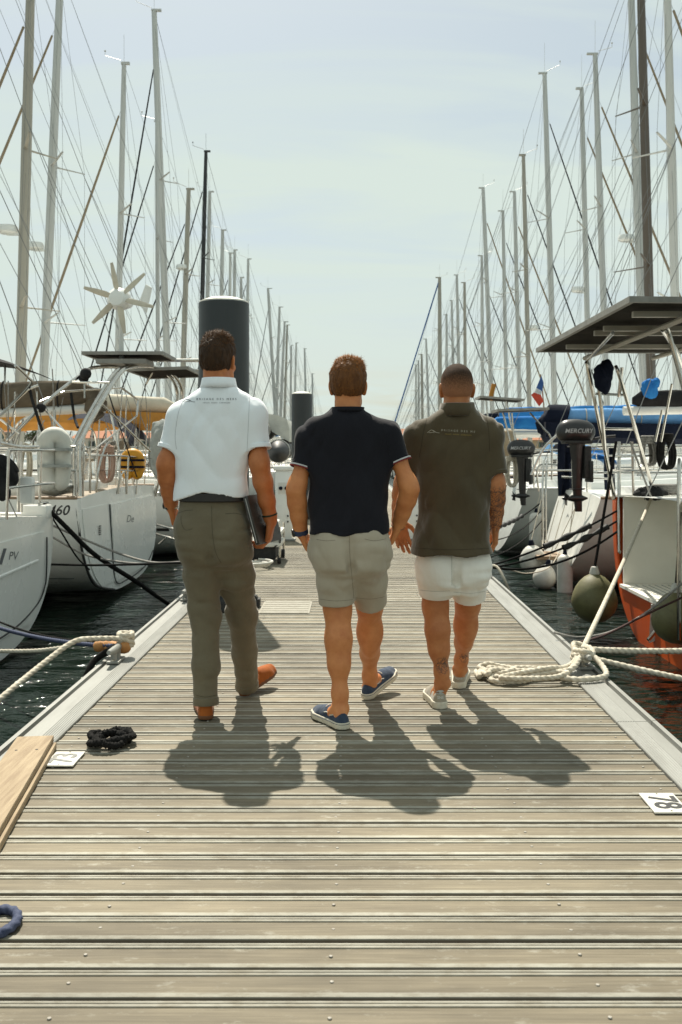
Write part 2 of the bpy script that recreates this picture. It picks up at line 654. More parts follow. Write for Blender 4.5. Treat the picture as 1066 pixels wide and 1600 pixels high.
    def mesh(self, smooth=1):
        G = self.G
        G[0], G[-1] = 1, 1
        G[:, 0], G[:, -1] = 1, 1
        G[:, :, 0], G[:, :, -1] = 1, 1
        ins = (G < 0)
        c = np.zeros(tuple(self.n - 1), np.int8)
        for i in (0, 1):
            for j in (0, 1):
                for k in (0, 1):
                    c += ins[i:self.n[0] - 1 + i, j:self.n[1] - 1 + j, k:self.n[2] - 1 + k]
        act = np.argwhere((c > 0) & (c < 8))
        vid = np.full(c.shape, -1, np.int32)
        vid[act[:, 0], act[:, 1], act[:, 2]] = np.arange(len(act))
        acc = np.zeros((len(act), 3)); cnt = np.zeros(len(act))
        corners = [(i, j, k) for i in (0, 1) for j in (0, 1) for k in (0, 1)]
        val = {q: G[act[:, 0] + q[0], act[:, 1] + q[1], act[:, 2] + q[2]].astype(float) for q in corners}
        for q in corners:
            for ax in range(3):
                if q[ax] == 0:
                    w = list(q); w[ax] = 1; w = tuple(w)
                    a, b = val[q], val[w]
                    cr = (a < 0) != (b < 0)
                    t = np.where(cr, a / np.where(cr, a - b, 1), 0)
                    pos = np.repeat(np.array([q], float), len(act), 0)
                    pos[:, ax] = t
                    acc[cr] += pos[cr]; cnt[cr] += 1
        V = self.lo + self.h * (act + acc / np.maximum(cnt, 1)[:, None])
        quads = []
        for ax in range(3):
            o1, o2 = [(1, 2), (2, 0), (0, 1)][ax]
            sl0 = [slice(None)] * 3; sl1 = [slice(None)] * 3
            sl0[ax] = slice(0, -1); sl1[ax] = slice(1, None)
            a, b = ins[tuple(sl0)], ins[tuple(sl1)]
            e = np.argwhere(a != b)
            ok = (e[:, o1] > 0) & (e[:, o2] > 0) & (e[:, o1] < self.n[o1] - 1) & (e[:, o2] < self.n[o2] - 1)
            e = e[ok]
            flip = a[e[:, 0], e[:, 1], e[:, 2]]
            def cell(d1, d2):
                q = e.copy(); q[:, o1] -= d1; q[:, o2] -= d2
                return vid[q[:, 0], q[:, 1], q[:, 2]]
            Q = np.stack([cell(1, 1), cell(0, 1), cell(0, 0), cell(1, 0)], 1)
            Q[~flip] = Q[~flip][:, ::-1]
            quads.append(Q)
        Fq = np.concatenate(quads)
        Fq = Fq[(Fq >= 0).all(1)]
        for _ in range(smooth):
            A = np.zeros_like(V); N = np.zeros(len(V))
            for k in range(4):
                i, j = Fq[:, k], Fq[:, (k + 1) % 4]
                for d in range(3):
                    A[:, d] += np.bincount(i, V[j, d], len(V)) + np.bincount(j, V[i, d], len(V))
                N += np.bincount(i, minlength=len(V)) + np.bincount(j, minlength=len(V))
            V = 0.5 * V + 0.5 * A / np.maximum(N, 1)[:, None]
        return V, Fq
# ================================================================== water, shore
WZ = -0.56


def water_mat():
    m = bpy.data.materials.new('harbour_water')
    m.use_nodes = True
    nt = m.node_tree
    b = nt.nodes['Principled BSDF']
    b.inputs['Base Color'].default_value = (0.006, 0.013, 0.009, 1)
    b.inputs['Roughness'].default_value = 0.06
    b.inputs['IOR'].default_value = 1.33
    tc = nt.nodes.new('ShaderNodeTexCoord')
    prev = None
    for (sc, st, di, stre) in ((1.1, 0.45, 0.30, (1.0, 1.7, 1)), (4.5, 0.45, 0.09, (1, 1.5, 1)), (17.0, 0.35, 0.022, (1, 1.3, 1))):
        mp = nt.nodes.new('ShaderNodeMapping'); mp.inputs['Scale'].default_value = stre
        nt.links.new(tc.outputs['Object'], mp.inputs[0])
        no = nt.nodes.new('ShaderNodeTexNoise'); no.inputs['Scale'].default_value = sc; no.inputs['Detail'].default_value = 3
        no.inputs['Distortion'].default_value = 0.6
        nt.links.new(mp.outputs[0], no.inputs[0])
        bu = nt.nodes.new('ShaderNodeBump'); bu.inputs['Strength'].default_value = st; bu.inputs['Distance'].default_value = di
        nt.links.new(no.outputs[0], bu.inputs['Height'])
        if prev: nt.links.new(prev.outputs[0], bu.inputs['Normal'])
        prev = bu
    nt.links.new(prev.outputs[0], b.inputs['Normal'])
    return m


mb = MB()
mb.add([(-900, -300, WZ), (900, -300, WZ), (900, 1500, WZ), (-900, 1500, WZ)], [(0, 1, 2, 3)])
tag(build('water', mb, water_mat(), org=(0, 0, WZ)), kind='structure')
# ================================================================== pontoon
XL0, XL1 = -1.485, -1.28        # left kerb, outer and inner edge
XR0, XR1 = 1.225, 1.41          # right kerb, inner and outer edge
PITCH = 0.1352
PON_END = 172.0


def plank_material(name='weathered_decking', ridge=True):
    m = bpy.data.materials.new(name)
    m.use_nodes = True
    nt = m.node_tree
    b = nt.nodes['Principled BSDF']
    b.inputs['Roughness'].default_value = 0.72
    b.inputs['Specular IOR Level'].default_value = 0.35
    tc = nt.nodes.new('ShaderNodeTexCoord')
    oi = nt.nodes.new('ShaderNodeObjectInfo')
    cb = nt.nodes.new('ShaderNodeCombineXYZ')
    for k in range(3): nt.links.new(oi.outputs['Random'], cb.inputs[k])
    sc = nt.nodes.new('ShaderNodeVectorMath'); sc.operation = 'SCALE'; sc.inputs['Scale'].default_value = 53
    nt.links.new(cb.outputs[0], sc.inputs[0])

    def noise(scale, stretch, detail, rough=0.6):
        mp = nt.nodes.new('ShaderNodeMapping'); mp.inputs['Scale'].default_value = stretch
        nt.links.new(tc.outputs['Object'], mp.inputs[0]); nt.links.new(sc.outputs[0], mp.inputs['Location'])
        no = nt.nodes.new('ShaderNodeTexNoise'); no.inputs['Scale'].default_value = scale; no.inputs['Detail'].default_value = detail
        no.inputs['Roughness'].default_value = rough
        nt.links.new(mp.outputs[0], no.inputs[0])
        return no
    grain = noise(9, (0.35, 16, 16), 6)
    blot = noise(3.2, (0.5, 3.0, 3.0), 5, 0.65)
    scuff = noise(11, (1.0, 2.2, 2), 6, 0.75)
    r1 = nt.nodes.new('ShaderNodeValToRGB')
    e = r1.color_ramp.elements
    e[0].position = 0.30; e[0].color = (0.150, 0.128, 0.088, 1)
    e[1].position = 0.72; e[1].color = (0.240, 0.208, 0.148, 1)
    nt.links.new(grain.outputs[0], r1.inputs[0])
    r2 = nt.nodes.new('ShaderNodeValToRGB')
    e = r2.color_ramp.elements
    e[0].position = 0.34; e[0].color = (0.72, 0.70, 0.68, 1)
    e[1].position = 0.66; e[1].color = (1.12, 1.10, 1.07, 1)
    nt.links.new(blot.outputs[0], r2.inputs[0])
    mu = nt.nodes.new('ShaderNodeMixRGB'); mu.blend_type = 'MULTIPLY'; mu.inputs[0].default_value = 1
    nt.links.new(r1.outputs[0], mu.inputs[1]); nt.links.new(r2.outputs[0], mu.inputs[2])
    # worn pale patches
    r3 = nt.nodes.new('ShaderNodeValToRGB')
    e = r3.color_ramp.elements
    e[0].position = 0.57; e[0].color = (0, 0, 0, 1)
    e[1].position = 0.72; e[1].color = (0.65, 0.65, 0.65, 1)
    nt.links.new(scuff.outputs[0], r3.inputs[0])
    mx = nt.nodes.new('ShaderNodeMixRGB'); mx.inputs[2].default_value = (0.40, 0.385, 0.325, 1)
    nt.links.new(r3.outputs[0], mx.inputs[0]); nt.links.new(mu.outputs[0], mx.inputs[1])
    # the raised ribs along the edges are bleached, the flat middle is walked brown
    sep = nt.nodes.new('ShaderNodeSeparateXYZ'); nt.links.new(tc.outputs['Object'], sep.inputs[0])
    lo_ = nt.nodes.new('ShaderNodeMapRange'); lo_.inputs['From Min'].default_value = -0.0385; lo_.inputs['From Max'].default_value = -0.0415
    hi_ = nt.nodes.new('ShaderNodeMapRange'); hi_.inputs['From Min'].default_value = 0.0340; hi_.inputs['From Max'].default_value = 0.0365
    for q in (lo_, hi_):
        q.inputs['To Max'].default_value = 0.80 if ridge else 0.0
        nt.links.new(sep.outputs['Y'], q.inputs[0])
    mm = nt.nodes.new('ShaderNodeMath'); mm.operation = 'MAXIMUM'
    nt.links.new(lo_.outputs[0], mm.inputs[0]); nt.links.new(hi_.outputs[0], mm.inputs[1])
    mx2 = nt.nodes.new('ShaderNodeMixRGB'); mx2.inputs[2].default_value = (0.365, 0.355, 0.300, 1)
    wv = nt.nodes.new('ShaderNodeMapRange'); wv.inputs['From Min'].default_value = 0.36; wv.inputs['From Max'].default_value = 0.56
    wv.inputs['To Min'].default_value = 0.35; wv.inputs['To Max'].default_value = 1.0
    nt.links.new(scuff.outputs[0], wv.inputs[0])
    mw = nt.nodes.new('ShaderNodeMath'); mw.operation = 'MULTIPLY'
    nt.links.new(mm.outputs[0], mw.inputs[0]); nt.links.new(wv.outputs[0], mw.inputs[1])
    nt.links.new(mw.outputs[0], mx2.inputs[0]); nt.links.new(mx.outputs[0], mx2.inputs[1])
    # the edges that turn down into the gap are mixed towards dark brown
    ab = nt.nodes.new('ShaderNodeMath'); ab.operation = 'ABSOLUTE'; nt.links.new(sep.outputs['Y'], ab.inputs[0])
    eg = nt.nodes.new('ShaderNodeMapRange'); eg.inputs['From Min'].default_value = 0.0603; eg.inputs['From Max'].default_value = 0.0622
    eg.inputs['To Max'].default_value = 0.9 if ridge else 0.0
    nt.links.new(ab.outputs[0], eg.inputs[0])
    mx3 = nt.nodes.new('ShaderNodeMixRGB'); mx3.inputs[2].default_value = (0.11, 0.085, 0.055, 1)
    nt.links.new(eg.outputs[0], mx3.inputs[0]); nt.links.new(mx2.outputs[0], mx3.inputs[1])
    # broad stains that run across many planks
    ge = nt.nodes.new('ShaderNodeNewGeometry')
    st = nt.nodes.new('ShaderNodeTexNoise'); st.inputs['Scale'].default_value = 0.9; st.inputs['Detail'].default_value = 6; st.inputs['Roughness'].default_value = 0.62
    nt.links.new(ge.outputs['Position'], st.inputs[0])
    r5 = nt.nodes.new('ShaderNodeValToRGB')
    e = r5.color_ramp.elements
    e[0].position = 0.34; e[0].color = (0.74, 0.73, 0.72, 1)
    e[1].position = 0.60; e[1].color = (1.08, 1.08, 1.08, 1)
    nt.links.new(st.outputs[0], r5.inputs[0])
    mx4 = nt.nodes.new('ShaderNodeMixRGB'); mx4.blend_type = 'MULTIPLY'; mx4.inputs[0].default_value = 1
    nt.links.new(mx3.outputs[0], mx4.inputs[1]); nt.links.new(r5.outputs[0], mx4.inputs[2])
    mx2 = mx4
    hs = nt.nodes.new('ShaderNodeHueSaturation')
    mr = nt.nodes.new('ShaderNodeMapRange'); mr.inputs['To Min'].default_value = 0.80; mr.inputs['To Max'].default_value = 1.14
    nt.links.new(oi.outputs['Random'], mr.inputs[0]); nt.links.new(mr.outputs[0], hs.inputs['Value'])
    nt.links.new(mx2.outputs[0], hs.inputs['Color'])
    nt.links.new(hs.outputs[0], b.inputs['Base Color'])
    bu = nt.nodes.new('ShaderNodeBump'); bu.inputs['Strength'].default_value = 0.35; bu.inputs['Distance'].default_value = 0.004
    nt.links.new(grain.outputs[0], bu.inputs['Height'])
    nt.links.new(bu.outputs[0], b.inputs['Normal'])
    return m


M_PLANK = plank_material()
M_PLANKF = plank_material('weathered_decking_far', False)
M_KERB = mat('kerb_aluminium', (0.31, 0.31, 0.285), (0.22, 0.22, 0.20), rough=0.45, metal=0.2, scale=3.0, stretch=(4, 0.6, 4), rvar=0.12, bump=0.05, bscale=60)
M_FLOAT = mat('float_concrete', (0.045, 0.042, 0.036), (0.03, 0.028, 0.024), rough=0.9, scale=6, bump=0.2)
M_SCREW = mat('screw_head', (0.34, 0.32, 0.28), (0.24, 0.21, 0.17), rough=0.6, metal=0.0, scale=90)

pontoon = new_empty('pontoon', (0, 0, 0))
tag(pontoon, kind='structure')
mb = MB()
for y in np.arange(-6, PON_END, 6.0):
    mb.box(((XL0 + XR1) / 2, y + 3, -0.40), (2.55, 5.3, 0.5))
mb.box(((XL0 + XR1) / 2, (PON_END - 6) / 2, -0.20), (2.72, PON_END + 6, 0.14))
tag(build('float', mb, M_FLOAT, pontoon), kind='stuff')

# one plank: a flat walking strip with a rib and a groove along each edge
hw = 0.0645
prof_full = [(-hw, -0.034), (-hw, -0.012), (-0.0622, -0.003), (-0.0598, 0), (-0.0420, 0), (-0.0390, -0.0034), (0.0340, -0.0034), (0.0365, 0), (0.0465, 0), (0.0475, -0.004),
             (0.0498, -0.004), (0.0508, 0), (0.0595, -0.0005), (0.0622, -0.003), (hw, -0.012), (hw, -0.034)]
PLX0, PLX1 = XL1 + 0.003, XR0 - 0.003


def plank_mesh(mbx, y, x0, x1, dz=0.0, pr=prof_full):
    ring = lambda x: [(x, y + a, dz + c) for a, c in pr]
    mbx.loft([ring(x0), ring(x1)], closed=True)


pm_ = MB()
plank_mesh(pm_, 0, PLX0, PLX1)
first = None
yy = 0.4 + PITCH * 0.5
n_near = 0
rp = random.Random(3)
HATCHES = [(-0.73, -0.33, 7.72, 8.35)]
while yy < 13.0:
    dz = rp.uniform(-0.0022, 0.0010)
    if first is None:
        first = build('plank', pm_, M_PLANK, pontoon)
        o = first
    else:
        o = first.copy()
        COL.objects.link(o)
        o.parent = pontoon
    o.location = (rp.uniform(-0.001, 0.001), yy + rp.uniform(-0.0014, 0.0014), dz)
    o.rotation_euler = (rp.uniform(-0.004, 0.004), 0, rp.uniform(-0.0007, 0.0007))
    n_near += 1
    yy += PITCH
# planks too far off to tell apart
mb = MB()
pr2 = [(-hw, -0.02), (-hw + 0.002, -0.001), (-0.05, 0), (-0.047, -0.004), (-0.043, 0), (0.043, 0), (0.047, -0.004), (0.05, 0), (hw - 0.002, -0.001), (hw, -0.02)]
while yy < 46:
    plank_mesh(mb, yy, PLX0, PLX1, rp.uniform(-0.002, 0.0005), pr2)
    yy += PITCH
while yy < PON_END - 1:
    mb.box((0.5 * (PLX0 + PLX1), yy + 0.8, -0.012), (PLX1 - PLX0, 1.66, 0.02))
    yy += 1.665
tag(build('planks', mb, M_PLANKF, pontoon), kind='stuff')
# screw heads in three rows
mb = MB()
yy = 0.4 + PITCH * 0.5
while yy < 9:
    for x in (-1.2, -0.672, -0.05, 0.578, 1.16):
        mb.lathe([(0.0052, -0.001), (0.0046, 0.0016), (0.002, 0.002)], (x + rp.uniform(-.006, .006), yy + rp.uniform(-.01, .01), -0.004 + 0.0008), seg=8)
    yy += PITCH
tag(build('screw_heads', mb, M_SCREW, pontoon), kind='stuff')


def kerb(side, y0, y1):
    """aluminium edge profile, ribbed inner half, a lip and a slot along the outer edge"""
    if side < 0:
        xi, xo = XL1, XL0
    else:
        xi, xo = XR0, XR1
    w = xo - xi
    s = 1 if w > 0 else -1
    W = abs(w)
    z = 0.010
    p = [(0, -0.035), (0, z - 0.004), (0.003, z - 0.001)]
    q = 0.006
    while q < W * 0.42:
        p += [(q, z - 0.001), (q + 0.0035, z + 0.0012), (q + 0.006, z + 0.0012), (q + 0.0085, z - 0.001)]
        q += 0.0115
    p += [(W * 0.45, z), (W - 0.046, z + 0.001), (W - 0.044, z - 0.018), (W - 0.026, z - 0.018), (W - 0.024, z + 0.004), (W - 0.003, z + 0.005), (W, z + 0.001), (W, -0.17), (W - 0.03, -0.17), (W - 0.03, -0.035)]
    m = MB()
    m.loft([[(xi + s * a, y0, c) for a, c in p], [(xi + s * a, y1, c) for a, c in p]], closed=True)
    return m


for side in (-1, 1):
    cuts = [-5.0, 3.1, 9.4, 15.6, 21.8, 28, 40, 60, 90, 130, PON_END] if side < 0 else [-5.0, 4.6, 10.9, 17.1, 23.3, 30, 42, 62, 92, 132, PON_END]
    for a, b in zip(cuts, cuts[1:]):
        build('kerb', kerb(side, a + 0.003, b - 0.003), M_KERB, pontoon, smooth=False)
# access hatch beside the pile
mb = MB()
mb.box((-0.53, 8.02, 0.0025), (0.40, 0.62, 0.004))
for i in range(6):
    mb.box((-0.53, 7.76 + i * 0.104, 0.0055), (0.37, 0.085, 0.003))
build('hatch', mb, mat('hatch_board', (0.30, 0.28, 0.225), (0.24, 0.22, 0.17), rough=0.7, scale=12), pontoon, smooth=False)

# ------------------------------------------------------------------ mooring piles through the pontoon
M_PILE = mat('pile_coating', (0.020, 0.025, 0.027), (0.030, 0.036, 0.038), rough=0.42, scale=2.0, stretch=(3, 3, 0.5), rvar=0.1, bump=0.08, bscale=9)
M_PILECAP = mat('pile_cap', (0.62, 0.61, 0.55), (0.48, 0.47, 0.40), rough=0.6, scale=14)


def pile(x, y, r, top, label):
    t = thing('mooring_pile', label, 'pile', (x, y, WZ), 'piles that hold the pontoon')
    m = MB()
    m.lathe([(r, WZ - 2.5), (r, top - 0.004), (r - 0.004, top)], (x, y, 0), seg=48)
    build('shaft', m, M_PILE, t)
    m = MB()
    m.lathe([(r * 0.985, top + 0.001), (r * 0.96, top + 0.012), (r * 0.6, top + 0.04), (0.02, top + 0.055)], (x, y, 0), seg=40)
    build('cap', m, M_PILECAP, t)
    m = MB()
    rr = r + 0.055
    m.lathe([(r + 0.012, 0.004), (rr, 0.004), (rr, 0.03), (r + 0.012, 0.03)], (x, y, 0), seg=40)
    build('collar', m, RUBBER, t)
    for k in range(4):
        an = PI / 4 * 0 + k * PI / 2
        m = MB()
        m.box((x + math.cos(an) * (r + 0.055), y + math.sin(an) * (r + 0.055), 0.040), (0.07, 0.10, 0.06), Matrix.Rotation(an, 3, 'Z'))
        m.lathe([(0.03, -0.04), (0.034, 0), (0.03, 0.04)], (x + math.cos(an) * (r + 0.04), y + math.sin(an) * (r + 0.04), 0.07), axis=(-math.sin(an), math.cos(an), 0), seg=14)
        build('guide_roller', m, RUBBER, t)
    return t


pile(-1.035, 8.05, 0.203, HC + 237 * 7.85 / F, 'tall black round pile just beyond the man in white')
pile(-0.935, 18.6, 0.192, HC + 90 * 18.4 / F, 'black pile between the man in white and the man in navy')
# ================================================================== people
def skin_material(name, c1, c2, tattoo=False):
    m = mat(name, c1, c2, rough=0.5, scale=16, sss=0.10, bump=0.30, bscale=120, bdist=0.003, spec=0.4, rvar=0.08, detail=8, lo=0.30, hi=0.70)
    if tattoo and not m.get('ink'):
        m['ink'] = 1
        nt = m.node_tree
        b = nt.nodes['Principled BSDF']
        at = nt.nodes.new('ShaderNodeAttribute'); at.attribute_name = 'ink'
        tc = nt.nodes.new('ShaderNodeTexCoord')
        vo = nt.nodes.new('ShaderNodeTexVoronoi'); vo.feature = 'DISTANCE_TO_EDGE'; vo.inputs['Scale'].default_value = 55
        no = nt.nodes.new('ShaderNodeTexNoise'); no.inputs['Scale'].default_value = 30; no.inputs['Detail'].default_value = 2
        ad = nt.nodes.new('ShaderNodeMixRGB'); ad.inputs[0].default_value = 0.045
        nt.links.new(tc.outputs['Object'], no.inputs[0])
        nt.links.new(tc.outputs['Object'], ad.inputs[1]); nt.links.new(no.outputs['Color'], ad.inputs[2])
        nt.links.new(ad.outputs[0], vo.inputs[0])
        r1 = nt.nodes.new('ShaderNodeMapRange'); r1.inputs['From Min'].default_value = 0.025; r1.inputs['From Max'].default_value = 0.10
        r1.inputs['To Min'].default_value = 0.88; r1.inputs['To Max'].default_value = 0
        nt.links.new(vo.outputs['Distance'], r1.inputs[0])
        n2 = nt.nodes.new('ShaderNodeTexNoise'); n2.inputs['Scale'].default_value = 55; n2.inputs['Detail'].default_value = 1
        nt.links.new(tc.outputs['Object'], n2.inputs[0])
        r2 = nt.nodes.new('ShaderNodeMapRange'); r2.inputs['From Min'].default_value = 0.5; r2.inputs['From Max'].default_value = 0.62
        r2.inputs['To Max'].default_value = 0.45
        nt.links.new(n2.outputs[0], r2.inputs[0])
        mxm = nt.nodes.new('ShaderNodeMath'); mxm.operation = 'MAXIMUM'
        nt.links.new(r1.outputs[0], mxm.inputs[0]); nt.links.new(r2.outputs[0], mxm.inputs[1])
        mul = nt.nodes.new('ShaderNodeMath'); mul.operation = 'MULTIPLY'
        nt.links.new(mxm.outputs[0], mul.inputs[0]); nt.links.new(at.outputs['Fac'], mul.inputs[1])
        mx = nt.nodes.new('ShaderNodeMixRGB'); mx.inputs[2].default_value = (0.045, 0.040, 0.042, 1)
        src = nt.nodes[m['colour_ramp']].outputs[0]
        nt.links.new(mul.outputs[0], mx.inputs[0]); nt.links.new(src, mx.inputs[1])
        nt.links.new(mx.outputs[0], b.inputs['Base Color'])
    return m


def cloth(name, c1, c2=None, scale=7, weave=420, rough=0.9, bump=0.6, wrinkle=20, sheen=0.25, stretch=(1, 1, 0.45)):
    m = mat(name, c1, c2, rough=rough, scale=scale, bump=bump, bscale=wrinkle, bdist=0.010, sheen=sheen, spec=0.25, stretch=stretch)
    return m


def axes(d, t):
    d = Vector(d).normalized()
    t = Vector(t)
    t = (t - d * t.dot(d)).normalized()
    return d, t


def limb(pts, fr):
    """points at (segment index + fraction) along a polyline"""
    out = []
    for f in fr:
        i = min(int(f), len(pts) - 2)
        out.append(pts[i].lerp(pts[i + 1], f - i))
    return out


def flat_cone(s, a, b, r1, r2, k, op='u', sy=1.0, back=0.0):
    """tapered tube that ends square at b"""
    a = np.array(a, float); b = np.array(b, float)
    m = max(r1, r2) * max(1, sy) + k + 0.03
    sl, X, Y, Z = s.sub(np.minimum(a, b) - m, np.maximum(a, b) + m)
    ba = b - a; L = float(ba @ ba); ln = math.sqrt(L)
    px, py, pz = X - a[0], Y - a[1], Z - a[2]
    tt = (px * ba[0] + py * ba[1] + pz * ba[2]) / L
    t = np.clip(tt, 0, 1.2)
    d = np.sqrt((px - t * ba[0]) ** 2 + ((py - t * ba[1]) / sy) ** 2 + (pz - t * ba[2]) ** 2) - (r1 + (r2 - r1) * np.clip(t, 0, 1))
    d = np.maximum(d, (tt - 1 - back / ln) * ln)
    s.put(sl, d, k, op)


def hand(s, W, d, palm, thumb, curl=(0.35, 0.45, 0.35), spread=0.0, sc=1.0, tcurl=0.0):
    W = Vector(W)
    d, n = axes(d, palm)
    e = Vector(thumb); e = (e - d * e.dot(d) - n * e.dot(n)).normalized()
    xs = (0.030, 0.010, -0.0105, -0.029)
    ln = ((0.043, 0.026, 0.021), (0.047, 0.030, 0.022), (0.043, 0.028, 0.021), (0.034, 0.021, 0.018))
    kd = (0.086, 0.090, 0.086, 0.077)
    for i in range(4):
        base = W + e * (xs[i] * 0.62 * sc)
        kn = W + d * (kd[i] * sc) + e * (xs[i] * sc)
        s.cone(base, kn, 0.0165 * sc, 0.0125 * sc, 0.012)
    for i in range(4):
        p = W + d * (kd[i] * sc) + e * (xs[i] * sc)
        sp = spread * xs[i] / 0.03
        a = 0.0
        rr = (0.0105, 0.0092, 0.0086, 0.0074)
        sm = 0.9 if i == 3 else 1.0
        for j in range(3):
            a += curl[j] * (1 + 0.12 * i)
            dd = (d * math.cos(a) + n * math.sin(a) + e * sp).normalized()
            q = p + dd * (ln[i][j] * sc)
            s.cone(p, q, rr[j] * sc * sm, rr[j + 1] * sc * sm, 0.0045)
            p = q
    p = W + d * (0.022 * sc) + e * (0.022 * sc) + n * (0.006 * sc)
    q = p + (d * 0.62 + e * 0.70 + n * (0.25 + tcurl)).normalized() * 0.044 * sc
    s.cone(p, q, 0.0165 * sc, 0.0125 * sc, 0.012)
    p = q
    q = p + (d * 0.85 + e * 0.40 + n * (0.25 + tcurl)).normalized() * 0.033 * sc
    s.cone(p, q, 0.0118 * sc, 0.0105 * sc, 0.005)
    p = q
    q = p + (d * 0.95 + e * 0.15 + n * (0.3 + tcurl)).normalized() * 0.026 * sc
    s.cone(p, q, 0.0105 * sc, 0.008 * sc, 0.005)


def head_frame(c, yaw, nod=0.0, roll=0.0):
    M = Matrix.Rotation(-yaw, 3, 'Z') @ Matrix.Rotation(nod, 3, 'X') @ Matrix.Rotation(roll, 3, 'Y')
    c = Vector(c)
    return M, (lambda x, y, z: c + M @ Vector((x, y, z)))


def add_head(s, c, M, L, neck_to, k=1.0):
    Mn = np.array(M)
    s.ell(L(0, -0.012, 0.032), np.array((0.074, 0.097, 0.084)) * k, 0.02, M=Mn)
    s.ell(L(0, -0.035, -0.01), np.array((0.066, 0.066, 0.06)) * k, 0.03, M=Mn)
    s.ell(L(0, 0.030, -0.030), np.array((0.061, 0.066, 0.082)) * k, 0.03, M=Mn)
    s.cone(L(-0.028, 0.040, -0.082), L(0.028, 0.040, -0.082), 0.034 * k, 0.034 * k, 0.03)
    s.ell(L(0, 0.078, -0.098), (0.022, 0.02, 0.018), 0.02, M=Mn)             # chin
    s.cone(L(0, 0.090, 0.012), L(0, 0.113, -0.026), 0.009, 0.013, 0.012)     # nose
    s.ell(L(0.012, 0.103, -0.032), (0.009, 0.01, 0.008), 0.008, M=Mn)
    s.ell(L(-0.012, 0.103, -0.032), (0.009, 0.01, 0.008), 0.008, M=Mn)
    for q in (-1, 1):
        s.ell(L(q * 0.032, 0.100, 0.010), (0.018, 0.016, 0.012), 0.016, 's', M=Mn)   # eye socket
        s.ell(L(q * 0.031, 0.083, 0.009), (0.0125, 0.0125, 0.0115), 0.003, M=Mn)     # eyeball
        s.cone(L(q * 0.014, 0.092, 0.028), L(q * 0.05, 0.080, 0.026), 0.008, 0.006, 0.012)
        s.ell(L(q * 0.040, 0.072, -0.028), (0.022, 0.018, 0.018), 0.02, M=Mn)        # cheek
        # ear: a tilted shell with a hollow
        E = M @ Matrix.Rotation(q * 0.45, 3, 'Z') @ Matrix.Rotation(0.18, 3, 'X')
        s.ell(L(q * 0.079, -0.006, -0.008), (0.0085, 0.020, 0.033), 0.008, M=np.array(E))
        s.ell(L(q * 0.076, 0.002, -0.036), (0.007, 0.011, 0.013), 0.008, M=np.array(E))
        s.ell(L(q * 0.087, 0.004, -0.004), (0.006, 0.011, 0.019), 0.005, 's', M=np.array(E))
    s.cone(L(-0.022, 0.093, -0.060), L(0.022, 0.093, -0.060), 0.006, 0.006, 0.008)   # lips
    s.cone(L(-0.024, 0.101, -0.0605), L(0.024, 0.101, -0.0605), 0.0016, 0.0016, 0.004, 's')
    s.chain([L(0, -0.028, -0.045), L(0, -0.026, -0.095), Vector(neck_to)], [0.056 * k, 0.055 * k, 0.064 * k], 0.025)


def hair_cap(c, M, L, grow, nape, front, seed, tuft=0.0, h=0.0035, amp=0.006, side=0.0):
    Mn = np.array(M)
    c = Vector(c)
    s = SDF(np.array(c) - 0.17, np.array(c) + 0.17, h)
    s.ell(L(0, -0.012, 0.032), (0.074 + grow + side, 0.097 + grow, 0.084 + grow), 0.0, M=Mn)
    s.ell(L(0, -0.037, -0.012), (0.067 + grow * 0.7, 0.066 + grow * 0.7, 0.062 + grow * 0.6), 0.02, M=Mn)
    if tuft:
        s.ell(L(0, 0.03, 0.09), (0.052, 0.055, 0.022 + tuft), 0.03, M=Mn)
        s.ell(L(0.01, -0.03, 0.10), (0.055, 0.05, 0.016 + tuft * 0.8), 0.03, M=Mn)
    # hairline: nape, temples, forehead
    s.plane_cut(L(0, 0, nape), M @ Vector((0, 0.10, -1)), k=0.006)
    s.plane_cut(L(0, 0.030, -0.012), M @ Vector((0, 0.86, -0.62)), k=0.008)
    s.plane_cut(L(0, front, 0.05), M @ Vector((0, 1, -0.25)), k=0.02)
    for q in (-1, 1):
        s.ell(L(q * 0.092, 0.002, -0.020), (0.022, 0.026, 0.034), 0.01, 's', M=Mn)
    s.displace(lambda x, y, z: -amp * (vnoise(x, y, z * 0.5, 45, seed) - 0.5) * 1.6 - amp * 0.6 * (vnoise(x, y, z * 0.3, 210, seed + 1) - 0.5) * 2)
    return s.mesh(0)


